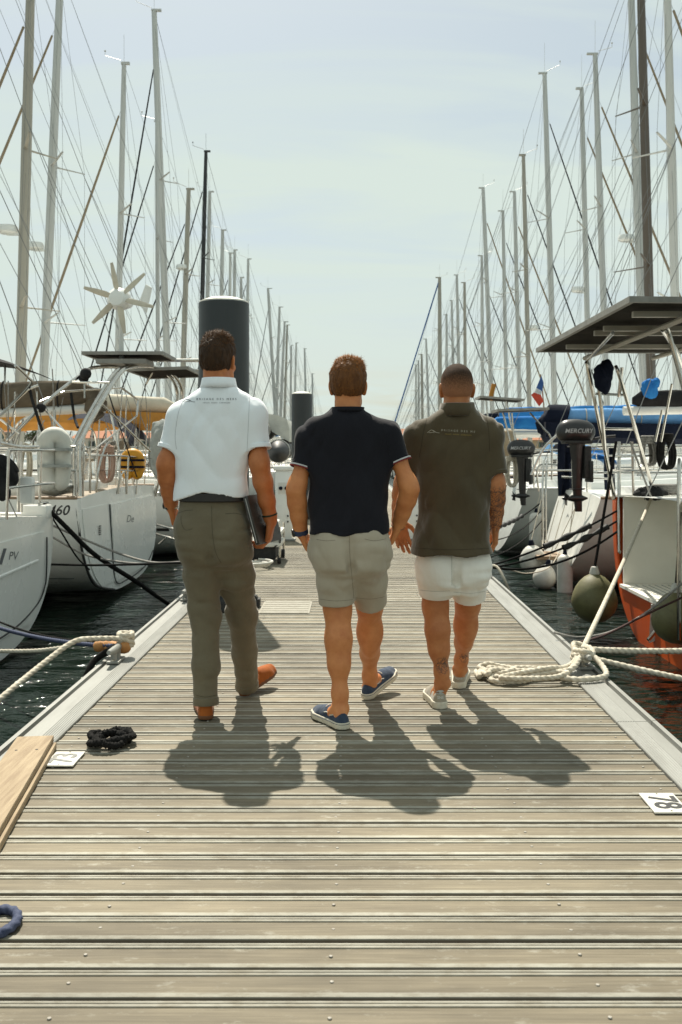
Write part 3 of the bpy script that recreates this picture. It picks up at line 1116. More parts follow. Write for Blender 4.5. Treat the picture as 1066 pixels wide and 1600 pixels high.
def strands(V, Fq, c, M, n, length, seed, lift_top=0.5, lift=0.12, w=0.0011, jitter=0.35):
    """fine hairs on the cap: thin tapering ribbons"""
    r = np.random.default_rng(seed)
    A = V[Fq[:, 0]]; B = V[Fq[:, 1]]; C = V[Fq[:, 2]]; D = V[Fq[:, 3]]
    nrm = np.cross(C - A, D - B)
    ar = np.linalg.norm(nrm, axis=1) + 1e-12
    nrm = nrm / ar[:, None]
    cen = (A + B + C + D) / 4
    if (nrm * (cen - np.array(c))).sum() < 0: nrm = -nrm
    idx = r.choice(len(Fq), n, p=ar / ar.sum())
    a, b = r.random((2, n, 1))
    p = A[idx] * (1 - a) * (1 - b) + B[idx] * a * (1 - b) + C[idx] * a * b + D[idx] * (1 - a) * b
    N = nrm[idx]
    Mn = np.array(M)
    loc = (p - np.array(c)) @ Mn
    down = np.array((0, 0, -1.0)) @ Mn.T; fwd = np.array((0, 1.0, 0.2)) @ Mn.T
    top = np.clip((loc[:, 2] - 0.05) / 0.05, 0, 1)[:, None]
    base = down * (1 - top) + fwd * top
    base = base - N * (base * N).sum(1, keepdims=True)
    base /= np.linalg.norm(base, axis=1, keepdims=True) + 1e-9
    rnd = r.normal(size=(n, 3)) * jitter
    lf = lift * (1 - top) + lift_top * top
    d1 = base + N * lf + rnd; d1 /= np.linalg.norm(d1, axis=1, keepdims=True)
    d2 = base + N * (lf * 0.4) + rnd * 1.3 + down * 0.15; d2 /= np.linalg.norm(d2, axis=1, keepdims=True)
    ln = length * (0.6 + 0.8 * r.random((n, 1))) * (0.38 + 0.62 * top)
    p0 = p - N * 0.002
    p1 = p0 + d1 * ln * 0.5
    p2 = p1 + d2 * ln * 0.5
    side = np.cross(d1, N + r.normal(size=(n, 3)) * 0.5); side /= np.linalg.norm(side, axis=1, keepdims=True) + 1e-9
    v = np.stack([p0 - side * w, p0 + side * w, p1 + side * w * 0.8, p1 - side * w * 0.8, p2 + side * w * 0.15, p2 - side * w * 0.15], 1).reshape(-1, 3)
    k = np.arange(n)[:, None] * 6
    f = np.concatenate([k + np.array([[0, 1, 2, 3]]), k + np.array([[3, 2, 4, 5]])])
    return v, f


def shoe_meshes(kind, h=0.0042):
    """a left/right neutral shoe, heel at the origin, toe towards +y; returns upper, sole"""
    spine = [(0.0, 0.035, 0.032), (0.0, 0.10, 0.034), (0.002, 0.17, 0.041), (0.004, 0.215, 0.045), (0.004, 0.252, 0.036)]

    def foot2d(s, X, Y, grow):
        d = None
        for (x0, y0, r0), (x1, y1, r1) in zip(spine, spine[1:]):
            bx, by = x1 - x0, y1 - y0
            t = np.clip(((X - x0) * bx + (Y - y0) * by) / (bx * bx + by * by), 0, 1)
            q = np.sqrt((X - x0 - t * bx) ** 2 + (Y - y0 - t * by) ** 2) - (r0 + (r1 - r0) * t + grow)
            d = q if d is None else np.minimum(d, q)
        return d
    if kind == 'sneaker':
        sh, hgt, g0 = 0.031, [(0, 0.086), (0.05, 0.080), (0.09, 0.088), (0.13, 0.092), (0.19, 0.072), (0.25, 0.054), (0.3, 0.047)], 0.0045
    elif kind == 'boat':
        sh, hgt, g0 = 0.027, [(0, 0.072), (0.05, 0.066), (0.10, 0.068), (0.14, 0.076), (0.19, 0.068), (0.25, 0.052), (0.3, 0.044)], 0.004
    else:
        sh, hgt, g0 = 0.016, [(0, 0.084), (0.05, 0.072), (0.10, 0.072), (0.14, 0.078), (0.19, 0.066), (0.25, 0.052), (0.3, 0.046)], 0.001
    H = np.array(hgt)
    up = SDF((-0.08, -0.03, -0.02), (0.08, 0.33, 0.13), h)
    s, X, Y, Z = up.sub(up.lo, up.lo + up.n * h)
    top = np.interp(Y.ravel(), H[:, 0], H[:, 1])[None, :, None]
    slope = np.clip((Z - sh) / 0.08, 0, 1) * 0.013
    d2 = foot2d(up, X, Y, 0.0) + slope + 0 * Z
    dz = Z - top + (X / 0.05) ** 2 * 0.018
    k = 0.03
    hh = np.maximum(k - np.abs(d2 - dz), 0) / k
    d = np.maximum(d2, dz) + hh * hh * k * 0.25
    d = np.maximum(d, sh - 0.004 - Z)
    up.G[s] = d
    up.ell((0, 0.068, 0.098), (0.030, 0.052, 0.046), 0.006, 's')     # opening
    U = up.mesh(1)
    so = SDF((-0.08, -0.03, -0.02), (0.08, 0.33, 0.08), h)
    s, X, Y, Z = so.sub(so.lo, so.lo + so.n * h)
    d2 = foot2d(so, X, Y, g0) + 0 * Z
    d = np.maximum(d2, np.maximum(-Z, Z - sh - 0.002))
    so.G[s] = d
    return U, so.mesh(1)


def place_shoe(mesh, heel, yaw, pitch, mirror=False, sc=1.0):
    V, Fq = mesh
    V = V.copy() * sc
    if mirror: V[:, 0] *= -1
    M = np.array(Matrix.Rotation(-yaw, 3, 'Z') @ Matrix.Rotation(pitch, 3, 'X'))
    return V @ M.T + np.array(heel), (Fq[:, ::-1] if mirror else Fq)


def bvh_of(o):
    me = o.data
    o0 = ORG[o.name]
    vs = [v.co + o0 for v in me.vertices]
    return BVHTree.FromPolygons(vs, [tuple(p.vertices) for p in me.polygons])


EYE = Vector((0, 0, HC))


def on(bvh, u, v, out=0.001):
    """the point of a surface that is seen at a photo pixel"""
    d = (P(u, v, 1.0) - EYE).normalized()
    q = bvh.ray_cast(EYE, d)
    if q[0] is None:
        return None
    n = q[1]
    if n.dot(d) > 0: n = -n
    return q[0] + n * out


def line_on(bvh, pts, r, n=10, closed=False):
    px = [Vector((a, b, 0)) for a, b in pts]
    px = catmull(px, n, closed) if len(px) > 2 else [px[0].lerp(px[1], i / n) for i in range(n + 1)]
    q = [on(bvh, p.x, p.y, r * 0.3) for p in px]
    return [p for p in q if p is not None]


def print_on(mbx, bvh, vs, fs, cu, cv, Y, flat=False, rot=0.0):
    """lay flat lettering (in metres) onto a surface around a photo pixel"""
    ps = []
    ok = True
    for q in vs:
        x, y = q.x, q.y
        if rot:
            x, y = x * math.cos(rot) - y * math.sin(rot), x * math.sin(rot) + y * math.cos(rot)
        p = on(bvh, cu + x * F / Y, cv - y * F / Y, 0.0022)
        if p is None:
            return
        ps.append(p)
    mbx.add(ps, fs)


def make_person(sp):
    Y = sp['Y']
    g = lambda q: P(q[0], q[1], q[2] if len(q) > 2 else Y)
    px = Y / F
    zof = lambda v: HC - (v - 705) * px
    xof = lambda u: (u - 550) * px
    hc = P(sp['head'][0], sp['head'][1], Y + 0.045)
    M, L = head_frame(hc, sp.get('yaw', 0), sp.get('nod', 0), sp.get('roll', 0))
    root = thing('person', sp['label'], 'person', (xof(sp['torso'][-1][1] * .5 + sp['torso'][-1][2] * .5), Y, 0.0))
    v_, a_, b_, r_ = sp['pelvis'][-1]
    w_ = (b_ - a_) / 2
    sp['pelvis'] = list(sp['pelvis']) + [(v_ + 8, a_ + w_ * 0.2, b_ - w_ * 0.2, r_ * 0.8), (v_ + 14, a_ + w_ * 0.55, b_ - w_ * 0.55, r_ * 0.4)]
    lean = sp.get('lean', 0.03)
    cyf = lambda z: Y + lean * min(z - 1.0, 0.3)

    def secs(rows, inset=0.0):
        out = []
        for (v, a, b, ry) in rows:
            z = zof(v)
            out.append((z, xof((a + b) / 2), cyf(z), max(0.03, (b - a) / 2 * px - inset), max(0.03, (min(ry, 0.118) if inset else ry) - inset)))
        return out

    # ---------------- body
    arms = {}
    for q in ('L', 'R'):
        arms[q] = [g(p) for p in sp['arm' + q]]
    legs = {}
    for q in ('L', 'R'):
        legs[q] = [g(p) for p in sp['leg' + q]]
    allp = [p for a in list(arms.values()) + list(legs.values()) for p in a] + [hc]
    A = np.array([list(p) for p in allp])
    lo = A.min(0) - np.array((0.16, 0.17, 0.10)); hi = A.max(0) + np.array((0.16, 0.20, 0.18))
    lo[2] = max(lo[2], 0.0)
    s = SDF(lo, hi, 0.0048)
    s.trunk(secs(sp['torso'][3:], 0.036), 0.0)
    s.trunk(secs(sp['pelvis'], 0.036), 0.03)
    nb = g(sp['neck'])
    add_head(s, hc, M, L, (nb.x, Y + 0.004, nb.z - 0.02), sp.get('headk', 1.0))
    for q in ('L', 'R'):
        S, E, W = arms[q][:3]
        k = sp.get('armk', 1.0)
        pts = [S + Vector((0, 0, -0.03)), S.lerp(E, 0.45), S.lerp(E, 0.88), E, E.lerp(W, 0.28), E.lerp(W, 0.62), E.lerp(W, 0.88), W]
        s.chain(pts, [0.036, 0.040 * k, 0.043 * k, 0.0415 * k, 0.0440 * k, 0.0375 * k, 0.0290 * k, 0.0275 * k], 0.03, 0.03)
        hs = sp['hand' + q]
        if hs:
            hand(s, W, *hs)
        Hh, K, An = legs[q][:3]
        k = sp.get('legk', 1.0)
        back = Vector((0, -1, 0))
        d = (An - K)
        pts = [Hh, Hh.lerp(K, 0.5), Hh.lerp(K, 0.9), K, K.lerp(An, 0.28) + back * 0.012, K.lerp(An, 0.55) + back * 0.006, K.lerp(An, 0.85), An]
        s.chain(pts, [0.082 * k, 0.074 * k, 0.062 * k, 0.0585 * k, 0.0560 * k, 0.047 * k, 0.0345 * k, 0.0345 * k], 0.04, 0.03)
        s.ell(K.lerp(An, 0.30) + back * 0.018, np.array((0.043, 0.036, 0.12)) * k, 0.06)
        for q2 in (-1, 1):
            s.ell(An + Vector((q2 * 0.030, 0.006, 0.0)), (0.010, 0.013, 0.014), 0.02)
        # foot inside the shoe, Achilles tendon
        fy, fp = sp['foot' + q][1], sp['foot' + q][2]
        fw = Vector((math.sin(fy) * math.cos(fp), math.cos(fy) * math.cos(fp), math.sin(fp)))
        heel = g(sp['foot' + q][0]); heel.z = max(heel.z, 0.0)
        up = Vector((0, 0, 1))
        s.chain([An, heel + fw * 0.05 + up * 0.055], [0.034 * k, 0.030], 0.02)
        s.chain([An + fw * 0.02, heel + fw * 0.11 + up * 0.052, heel + fw * 0.2 + up * 0.042], [0.034 * k, 0.030, 0.024], 0.02)
    s.displace(lambda x, y, z: 0.0016 * (vnoise(x, y, z, 22, 3) - 0.5))
    bV, bF = s.mesh(1)
    body = build('body', (bV, bF), sp['skin'], root, smooth=True, normals=False)
    if sp.get('ink'):
        at = body.data.attributes.new('ink', 'FLOAT', 'POINT')
        val = np.zeros(len(bV))
        for (c, r) in sp['ink']:
            c = np.array(c)
            val = np.maximum(val, np.clip((r - np.linalg.norm((bV - c) / np.array((1, 1, 1)), axis=1)) / 0.015, 0, 1))
        at.data.foreach_set('value', val.astype(np.float32))
    parts = {'root': root, 'body': body, 'arms': arms, 'legs': legs}

    # ---------------- hair
    hk = sp['hair']
    hV, hF = hair_cap(hc, M, L, hk['grow'], hk['nape'], hk['front'], hk['seed'], hk.get('tuft', 0), amp=hk.get('amp', 0.006), side=hk.get('side', 0))
    hair = build('hair', (hV, hF), hk['mat'], root, smooth=True, normals=False)
    sV, sF = strands(hV, hF, hc, M, hk['n'], hk['len'], hk['seed'], hk.get('lift_top', 0.5), hk.get('lift', 0.12), hk.get('w', 0.0011), hk.get('jit', 0.3))
    tag(build('hair_strands', (sV, sF), hk['mat2'], hair, smooth=False, normals=False), kind='stuff')

    # ---------------- shirt
    zs = secs(sp['torso'])
    A = np.array(zs)
    m = 0.2
    s = SDF((A[:, 1].min() - 0.36, Y - 0.26, A[:, 0].min() - 0.03), (A[:, 1].max() + 0.36, Y + 0.26, A[:, 0].max() + 0.05), 0.0062)
    s.trunk(zs, 0.0, 2.5)
    for q in ('L', 'R'):
        S, E = arms[q][:2]
        r0, r1, fr = sp['sleeve' + q]
        Hm = S.lerp(E, fr)
        S2 = S + Vector((0, 0, -0.020))
        s.cone(S2.lerp(Vector((A[:, 1].mean(), Y, S2.z)), 0.35), S2, 0.05, r0, 0.05)
        flat_cone(s, S2, Hm, r0, r1, 0.05)
    hem = sp['hem']
    hms = []
    for q in ('L', 'R'):
        S, E = arms[q][:2]
        hms.append(S.lerp(E, sp['sleeve' + q][2]))
    zlow = float(np.min(hem(np.array([[[A[:, 1].mean()]]]), np.array([[[Y]]]))))

    def sdamp(x, y, z):
        w = np.clip((z - zlow + 0.005) / 0.07, 0.12, 1)
        for c_ in hms:
            dd_ = np.sqrt((x - c_.x) ** 2 + (y - c_.y) ** 2 + (z - c_.z) ** 2)
            w = np.minimum(w, np.clip((dd_ - 0.075) / 0.07, 0.0, 1))
        return w * sp['folds'](x, y, z)
    s.displace(sdamp)
    sl, X, Yy, Z = s.sub(s.lo, s.lo + s.n * s.h)
    s.put(sl, (Z - hem(X, Yy)) + 0 * s.G[sl], 0.0, 's')      # below the hem
    # hollow under the hem, in the sleeves and at the collar
    zb = sorted(zs)
    inner = [(zz, a, b, rx - 0.020, ry - 0.020) for (zz, a, b, rx, ry) in zb if zz < zb[0][0] + 0.12]
    if len(inner) >= 2:
        inner = [(inner[0][0] - 0.05,) + tuple(inner[0][1:])] + inner[:2]
        t = SDF(s.lo, s.lo + (s.n - 1) * s.h, s.h)
        t.n = s.n.copy(); t.G = np.full(tuple(s.n), 9.0, np.float32)
        t.trunk([(a, b, c, d, e) for (a, b, c, d, e) in [(inner[0][0], *inner[0][1:]), (inner[1][0] + 0.05, *inner[1][1:])]], 0.0, 2.3)
        s.G = np.maximum(s.G, -t.G)
    for q in ('L', 'R'):
        S, E = arms[q][:2]
        r0, r1, fr = sp['sleeve' + q]
        Hm = S.lerp(E, fr); dd = (E - S).normalized()
        s.cone(Hm - dd * 0.05, Hm + dd * 0.03, r1 - 0.010, r1 - 0.006, 0.0, 's')
    ztop = A[:, 0].max()
    s.cone((nb.x, Y + 0.004, ztop + 0.052), (nb.x, Y + 0.006, ztop + 0.09), zb[-1][3] - 0.011, zb[-1][3] - 0.006, 0.0, 's')
    shirt = build('shirt', s.mesh(1), sp['shirt_mat'], root, smooth=True, normals=False)
    parts['shirt'] = shirt

    # ---------------- trousers
    zs = secs(sp['pelvis'])
    A = np.array(zs)
    ends = {}
    pts_all = []
    for q in ('L', 'R'):
        rows = sp['trouser' + q]
        ends[q] = [(g(r[0]), r[1]) for r in rows]
        pts_all += [p for p, r in ends[q]]
    B = np.array([list(p) for p in pts_all])
    s = SDF((min(A[:, 1].min() - 0.24, B[:, 0].min() - 0.14), min(Y - 0.22, B[:, 1].min() - 0.14), B[:, 2].min() - 0.05),
            (max(A[:, 1].max() + 0.24, B[:, 0].max() + 0.14), max(Y + 0.24, B[:, 1].max() + 0.14), A[:, 0].max() + 0.04), 0.0062)
    s.trunk(zs, 0.0, 2.3)
    cxm = A[:, 1].mean()
    zb0 = A[:, 0].min()
    for sg in (-1, 1):
        s.ell((cxm + sg * 0.070, Y - 0.052, zb0 + 0.065 + sp.get('butt', 0.07)), (0.080, 0.082, 0.105), 0.085)
    for q in ('L', 'R'):
        rows = ends[q]
        sy = sp.get('leg_sy', 1.08)
        for i in range(len(rows) - 1):
            if i == len(rows) - 2:
                flat_cone(s, rows[i][0], rows[i + 1][0], rows[i][1], rows[i + 1][1], 0.035, sy=sy)
            else:
                s.cone(rows[i][0], rows[i + 1][0], rows[i][1], rows[i + 1][1], 0.06 if i == 0 else 0.04, sy=sy)
    # seam between the seat halves
    s.cone((cxm, Y - 0.152, zb0 + 0.18), (cxm, Y - 0.128, zb0 + 0.05), 0.003, 0.008, 0.035, 's')
    mL, mR = ends['L'][1][0], ends['R'][1][0]
    mid_ = (mL + mR) / 2
    s.cone((cxm, Y - 0.118, zb0 + 0.05), (mid_.x, Y - 0.108, max(mid_.z, zb0 - 0.08)), 0.005, 0.005, 0.03, 's')
    hz = [(ends[q][-1][0], ends[q][-1][1]) for q in ('L', 'R')]

    def damp(x, y, z):
        w = np.ones_like(x)
        for c_, r_ in hz:
            near = (np.abs(x - c_.x) < r_ + 0.03) & (np.abs(y - c_.y) < r_ + 0.06)
            w = np.where(near, np.minimum(w, np.clip((z - c_.z - 0.012) / 0.06, 0, 1)), w)
        return w * sp['tfolds'](x, y, z)
    s.displace(damp)
    for q in ('L', 'R'):
        rows = ends[q]
        a, b = rows[-2][0], rows[-1][0]
        dd = (b - a).normalized()
        r1 = rows[-1][1]
        s.cone(b - dd * 0.05, b + dd * 0.05, r1 - 0.014, r1 - 0.011, 0.0, 's', sy=sp.get('leg_sy', 1.08))
    tr = build(sp['trouser_name'], s.mesh(1), sp['trouser_mat'], root, smooth=True, normals=False)
    parts['trousers'] = tr

    # ---------------- shoes
    up, so = sp['shoe_mesh']
    for q in ('L', 'R'):
        (hp, fy, fp) = sp['foot' + q]
        heel = g(hp)
        heel.z = max(heel.z, 0.0) + 0.001
        mir = (q == 'L')
        U = build('shoe', place_shoe(up, heel, fy, fp, mir, sp.get('shoek', 1.0)), sp['shoe_mat'], root, smooth=True, normals=False)
        build('sole', place_shoe(so, heel, fy, fp, mir, sp.get('shoek', 1.0)), sp['sole_mat'], U, smooth=True, normals=False)
        parts['shoe' + q] = (U, heel, fy, fp)
    return parts


def ring_around(c, axis, r, thick, width, seg=28, sx=1.0):
    """a band (watch strap, hem trim) around an axis"""
    m = MB()
    m.lathe([(r, -width / 2), (r + thick, -width / 2 * 0.8), (r + thick, width / 2 * 0.8), (r, width / 2), (r - 0.002, width / 2), (r - 0.002, -width / 2)], c, axis, seg, sx=sx)
    return m


SKIN1 = skin_material('tanned_skin', (0.55, 0.205, 0.070), (0.40, 0.125, 0.040))
SKIN2 = skin_material('fair_tanned_skin', (0.66, 0.275, 0.100), (0.52, 0.180, 0.062))
SKIN3 = skin_material('tattooed_skin', (0.54, 0.220, 0.082), (0.41, 0.140, 0.048), tattoo=True)
HB = mat('dark_brown_hair', (0.030, 0.016, 0.008), (0.055, 0.028, 0.013), spec=0.2, rough=0.6, scale=60, stretch=(1, 1, 0.3), bump=0.6, bscale=240, bdist=0.002)
HB2 = mat('dark_brown_strand', (0.14, 0.062, 0.022), (0.06, 0.028, 0.012), rough=0.6, scale=120, spec=0.15)
HA = mat('auburn_hair', (0.10, 0.040, 0.013), (0.17, 0.068, 0.020), spec=0.2, rough=0.6, scale=60, stretch=(1, 1, 0.3), bump=0.6, bscale=240, bdist=0.002)
HA2 = mat('auburn_strand', (0.42, 0.165, 0.040), (0.20, 0.075, 0.020), rough=0.6, scale=120, spec=0.15)
def fade_material(zc):
    """cropped hair: dense on the crown, shaved so thin at the sides that the skin shows"""
    m = mat('cropped_hair', (0.036, 0.022, 0.015), (0.062, 0.036, 0.023), rough=0.85, scale=160, bump=0.8, bscale=350, bdist=0.003, spec=0.15)
    nt = m.node_tree
    b = nt.nodes['Principled BSDF']
    ge = nt.nodes.new('ShaderNodeNewGeometry')
    se = nt.nodes.new('ShaderNodeSeparateXYZ'); nt.links.new(ge.outputs['Position'], se.inputs[0])
    no = nt.nodes.new('ShaderNodeTexNoise'); no.inputs['Scale'].default_value = 170; no.inputs['Detail'].default_value = 4
    nt.links.new(ge.outputs['Position'], no.inputs[0])
    ma = nt.nodes.new('ShaderNodeMath'); ma.operation = 'MULTIPLY_ADD'; ma.inputs[1].default_value = 0.11; ma.inputs[2].default_value = -0.055
    nt.links.new(no.outputs[0], ma.inputs[0])
    ad = nt.nodes.new('ShaderNodeMath'); ad.operation = 'ADD'
    nt.links.new(se.outputs['Z'], ad.inputs[0]); nt.links.new(ma.outputs[0], ad.inputs[1])
    mr = nt.nodes.new('ShaderNodeMapRange'); mr.interpolation_type = 'SMOOTHSTEP'
    mr.inputs['From Min'].default_value = zc - 0.045; mr.inputs['From Max'].default_value = zc + 0.085
    nt.links.new(ad.outputs[0], mr.inputs[0])
    mx = nt.nodes.new('ShaderNodeMixRGB'); mx.inputs[1].default_value = (0.36, 0.165, 0.085, 1)
    nt.links.new(mr.outputs[0], mx.inputs[0]); nt.links.new(nt.nodes[m['colour_ramp']].outputs[0], mx.inputs[2])
    nt.links.new(mx.outputs[0], b.inputs['Base Color'])
    return m


HK = fade_material(HC + (705 - 607) * 4.88 / F)


def fold_shirt(amp, seed, diag=0.6):
    def f(x, y, z):
        a = 0.5 - np.abs(2 * vnoise(x + z * diag, y * 0.6, z * 0.35 - x * 0.3, 8, seed) - 1)
        b = 0.5 - np.abs(2 * vnoise(x - z * diag * 0.8, y * 0.7, z * 0.4, 15, seed + 2) - 1)
        c = vnoise(x, y, z, 5, seed + 4) - 0.5
        return amp * (0.50 * a + 0.30 * b + 0.55 * c)
    return f


def fold_trousers(amp, seed, zk=None):
    def f(x, y, z):
        a = 0.5 - np.abs(2 * vnoise(x * 0.45 + z * 0.2, y * 0.5, z, 20, seed) - 1)
        b = 0.5 - np.abs(2 * vnoise(x + z * 0.6, y, z * 0.3, 11, seed + 2) - 1)
        w = 0.45
        if zk is not None:
            for (z0, sd) in zk:
                w = w + np.exp(-((z - z0) / sd) ** 2)
        return amp * (0.75 * a * w + 0.65 * b)
    return f


SH_BOAT = shoe_meshes('boat')
SH_SNK = shoe_meshes('sneaker')
SH_LOAF = shoe_meshes('loafer')

# ---------------------------------------------------------------- the man in white
WHITE = cloth('white_pique', (0.88, 0.92, 0.95), (0.85, 0.89, 0.92))
OLIVE = cloth('olive_twill', (0.168, 0.143, 0.094), (0.143, 0.120, 0.078), weave=300, stretch=(1, 1, 1))
SUEDE = cloth('rust_suede', (0.42, 0.120, 0.022), (0.30, 0.080, 0.014), weave=160, sheen=0.1)
zM1 = lambda v: HC - (v - 705) * 4.75 / F


def hem1(X, Y_):
    u = X / 4.75 * F + 550
    zz = np.interp(u, [262, 275, 300, 322, 350, 372, 390, 400], [zM1(v) for v in (782, 783, 775, 768, 772, 777, 777, 776)])
    return zz + 0 * Y_


M1 = dict(
    label='man in white polo shirt and olive trousers walking away with a laptop', Y=4.75, head=(341, 563), yaw=R(14), nod=R(-3), neck=(341, 612),
    torso=[(591, 317.5, 364.5, 0.066), (599, 316, 367, 0.072), (606, 311, 373, 0.080), (614, 297, 389, 0.088), (624, 282, 402, 0.098), (640, 272, 408, 0.108), (665, 271, 404, 0.118), (700, 273, 394, 0.124), (740, 273, 388, 0.121), (788, 271, 389, 0.122)],
    pelvis=[(768, 285, 384, 0.104), (785, 281, 384, 0.108), (810, 276, 386, 0.116), (840, 276, 388, 0.120), (872, 283, 391, 0.112)],
    armL=[(283, 645, 4.75), (260, 728, 4.73), (268, 792, 4.84)], armR=[(397, 643, 4.75), (406, 728, 4.71), (424, 816, 4.76)],
    handL=((0.10, 0.35, -1), (1, 0.2, 0), (0, 1, 0.2), (0.35, 0.5, 0.4)),
    handR=((-0.16, 0.12, -1), (-1, 0.1, 0.1), (-0.1, 1, 0.1), (0.55, 0.7, 0.5)),
    legL=[(310, 830, 4.75), (320, 950, 4.78), (321, 1092, 4.72)], legR=[(358, 830, 4.76), (375, 945, 4.93), (385, 1068, 5.15)],
    sleeveL=(0.062, 0.058, 0.70), sleeveR=(0.062, 0.058, 0.70), hem=hem1, folds=fold_shirt(0.022, 1),
    trouserL=[((312, 835, 4.75), 0.088), ((316, 900, 4.76), 0.084), ((321, 960, 4.77), 0.072), ((322, 1040, 4.73), 0.063), ((322, 1101, 4.71), 0.0575)],
    trouserR=[((359, 835, 4.76), 0.088), ((371, 900, 4.84), 0.084), ((378, 960, 4.95), 0.074), ((383, 1020, 5.06), 0.063), ((386, 1074, 5.14), 0.0570)],
    tfolds=fold_trousers(0.0115, 5, [(0.10, 0.12), (0.52, 0.12), (0.86, 0.1)]), trouser_name='trousers', butt=0.08,
    footL=((322, 1126, 4.650), R(-10), 0.0), footR=((378, 1089, 5.10), R(26), R(13)),
    hair=dict(grow=0.010, nape=-0.080, front=0.075, seed=3, tuft=0.016, mat=HB, mat2=HB2, n=34000, len=0.024, lift_top=0.14, lift=0.03, jit=0.11, w=0.0006, amp=0.0045),
    skin=SKIN1, shirt_mat=WHITE, trouser_mat=OLIVE, shoe_mesh=SH_LOAF, shoe_mat=SUEDE, sole_mat=mat('brown_sole', (0.16, 0.06, 0.02), rough=0.7), armk=0.97, legk=0.52, shoek=1.10)
p1 = make_person(M1)

# ---------------------------------------------------------------- the man in navy
NAVY = cloth('navy_jersey', (0.009, 0.009, 0.013), (0.012, 0.012, 0.017), sheen=0.12)
BEIGE = cloth('stone_cotton', (0.46, 0.405, 0.315), (0.40, 0.35, 0.27), weave=260)
DENIM = cloth('blue_canvas_shoe', (0.030, 0.045, 0.075), (0.05, 0.070, 0.11), weave=220, scale=40)
RUBW = mat('off_white_rubber', (0.62, 0.58, 0.47), (0.50, 0.46, 0.36), rough=0.6, scale=30)
zM2 = lambda v: HC - (v - 705) * 4.6 / F
M2 = dict(
    label='man in navy tee and stone shorts with hands in his pockets', Y=4.6, head=(544, 602), yaw=R(2), nod=R(-4), neck=(544, 645),
    torso=[(638, 520, 567, 0.067), (643, 517, 571, 0.074), (650, 500, 588, 0.088), (658, 488, 600, 0.098), (672, 481, 608, 0.110), (695, 481, 610, 0.120), (740, 484, 610, 0.128), (790, 484, 610, 0.136), (846, 483, 610, 0.146)],
    pelvis=[(815, 488, 606, 0.112), (835, 486, 607, 0.118), (860, 486, 609, 0.128), (888, 492, 608, 0.125)],
    armL=[(487, 676, 4.6), (462, 768, 4.56), (470, 832, 4.62)], armR=[(606, 676, 4.6), (641, 765, 4.57), (622, 822, 4.66)],
    handL=((0.42, 0.25, -1), (1, 0, 0.4), (0, 1, 0.1), (0.3, 0.4, 0.4)), handR=((-0.42, 0.25, -1), (-1, 0, 0.4), (0, 1, 0.1), (0.3, 0.4, 0.4)),
    legL=[(520, 860, 4.6), (528, 955, 4.64), (532, 1108, 4.56)], legR=[(574, 860, 4.6), (578, 950, 4.83), (578, 1074, 5.08)],
    sleeveL=(0.059, 0.051, 0.60), sleeveR=(0.059, 0.051, 0.52), hem=lambda X, Y_: zM2(832) + 0.008 * np.sin(X * 40) + 0 * Y_, folds=fold_shirt(0.040, 21),
    trouserL=[((521, 865, 4.6), 0.090), ((525, 905, 4.61), 0.089), ((526, 943, 4.62), 0.0825)],
    trouserR=[((572, 865, 4.6), 0.090), ((577, 905, 4.68), 0.086), ((579, 941, 4.76), 0.079)],
    tfolds=fold_trousers(0.014, 9, [(0.72, 0.1)]), trouser_name='shorts', butt=0.075,
    footL=((540, 1141, 4.495), R(-27), 0.0), footR=((571, 1094, 5.02), R(30), R(15)),
    hair=dict(grow=0.011, nape=-0.075, front=0.075, seed=8, tuft=0.012, mat=HA, mat2=HA2, n=34000, len=0.024, lift_top=0.08, lift=0.03, jit=0.11, w=0.0006, amp=0.0045, side=0.002),
    skin=SKIN2, shirt_mat=NAVY, trouser_mat=BEIGE, shoe_mesh=SH_BOAT, shoe_mat=DENIM, sole_mat=RUBW, legk=0.92, armk=0.90, shoek=1.06)
p2 = make_person(M2)

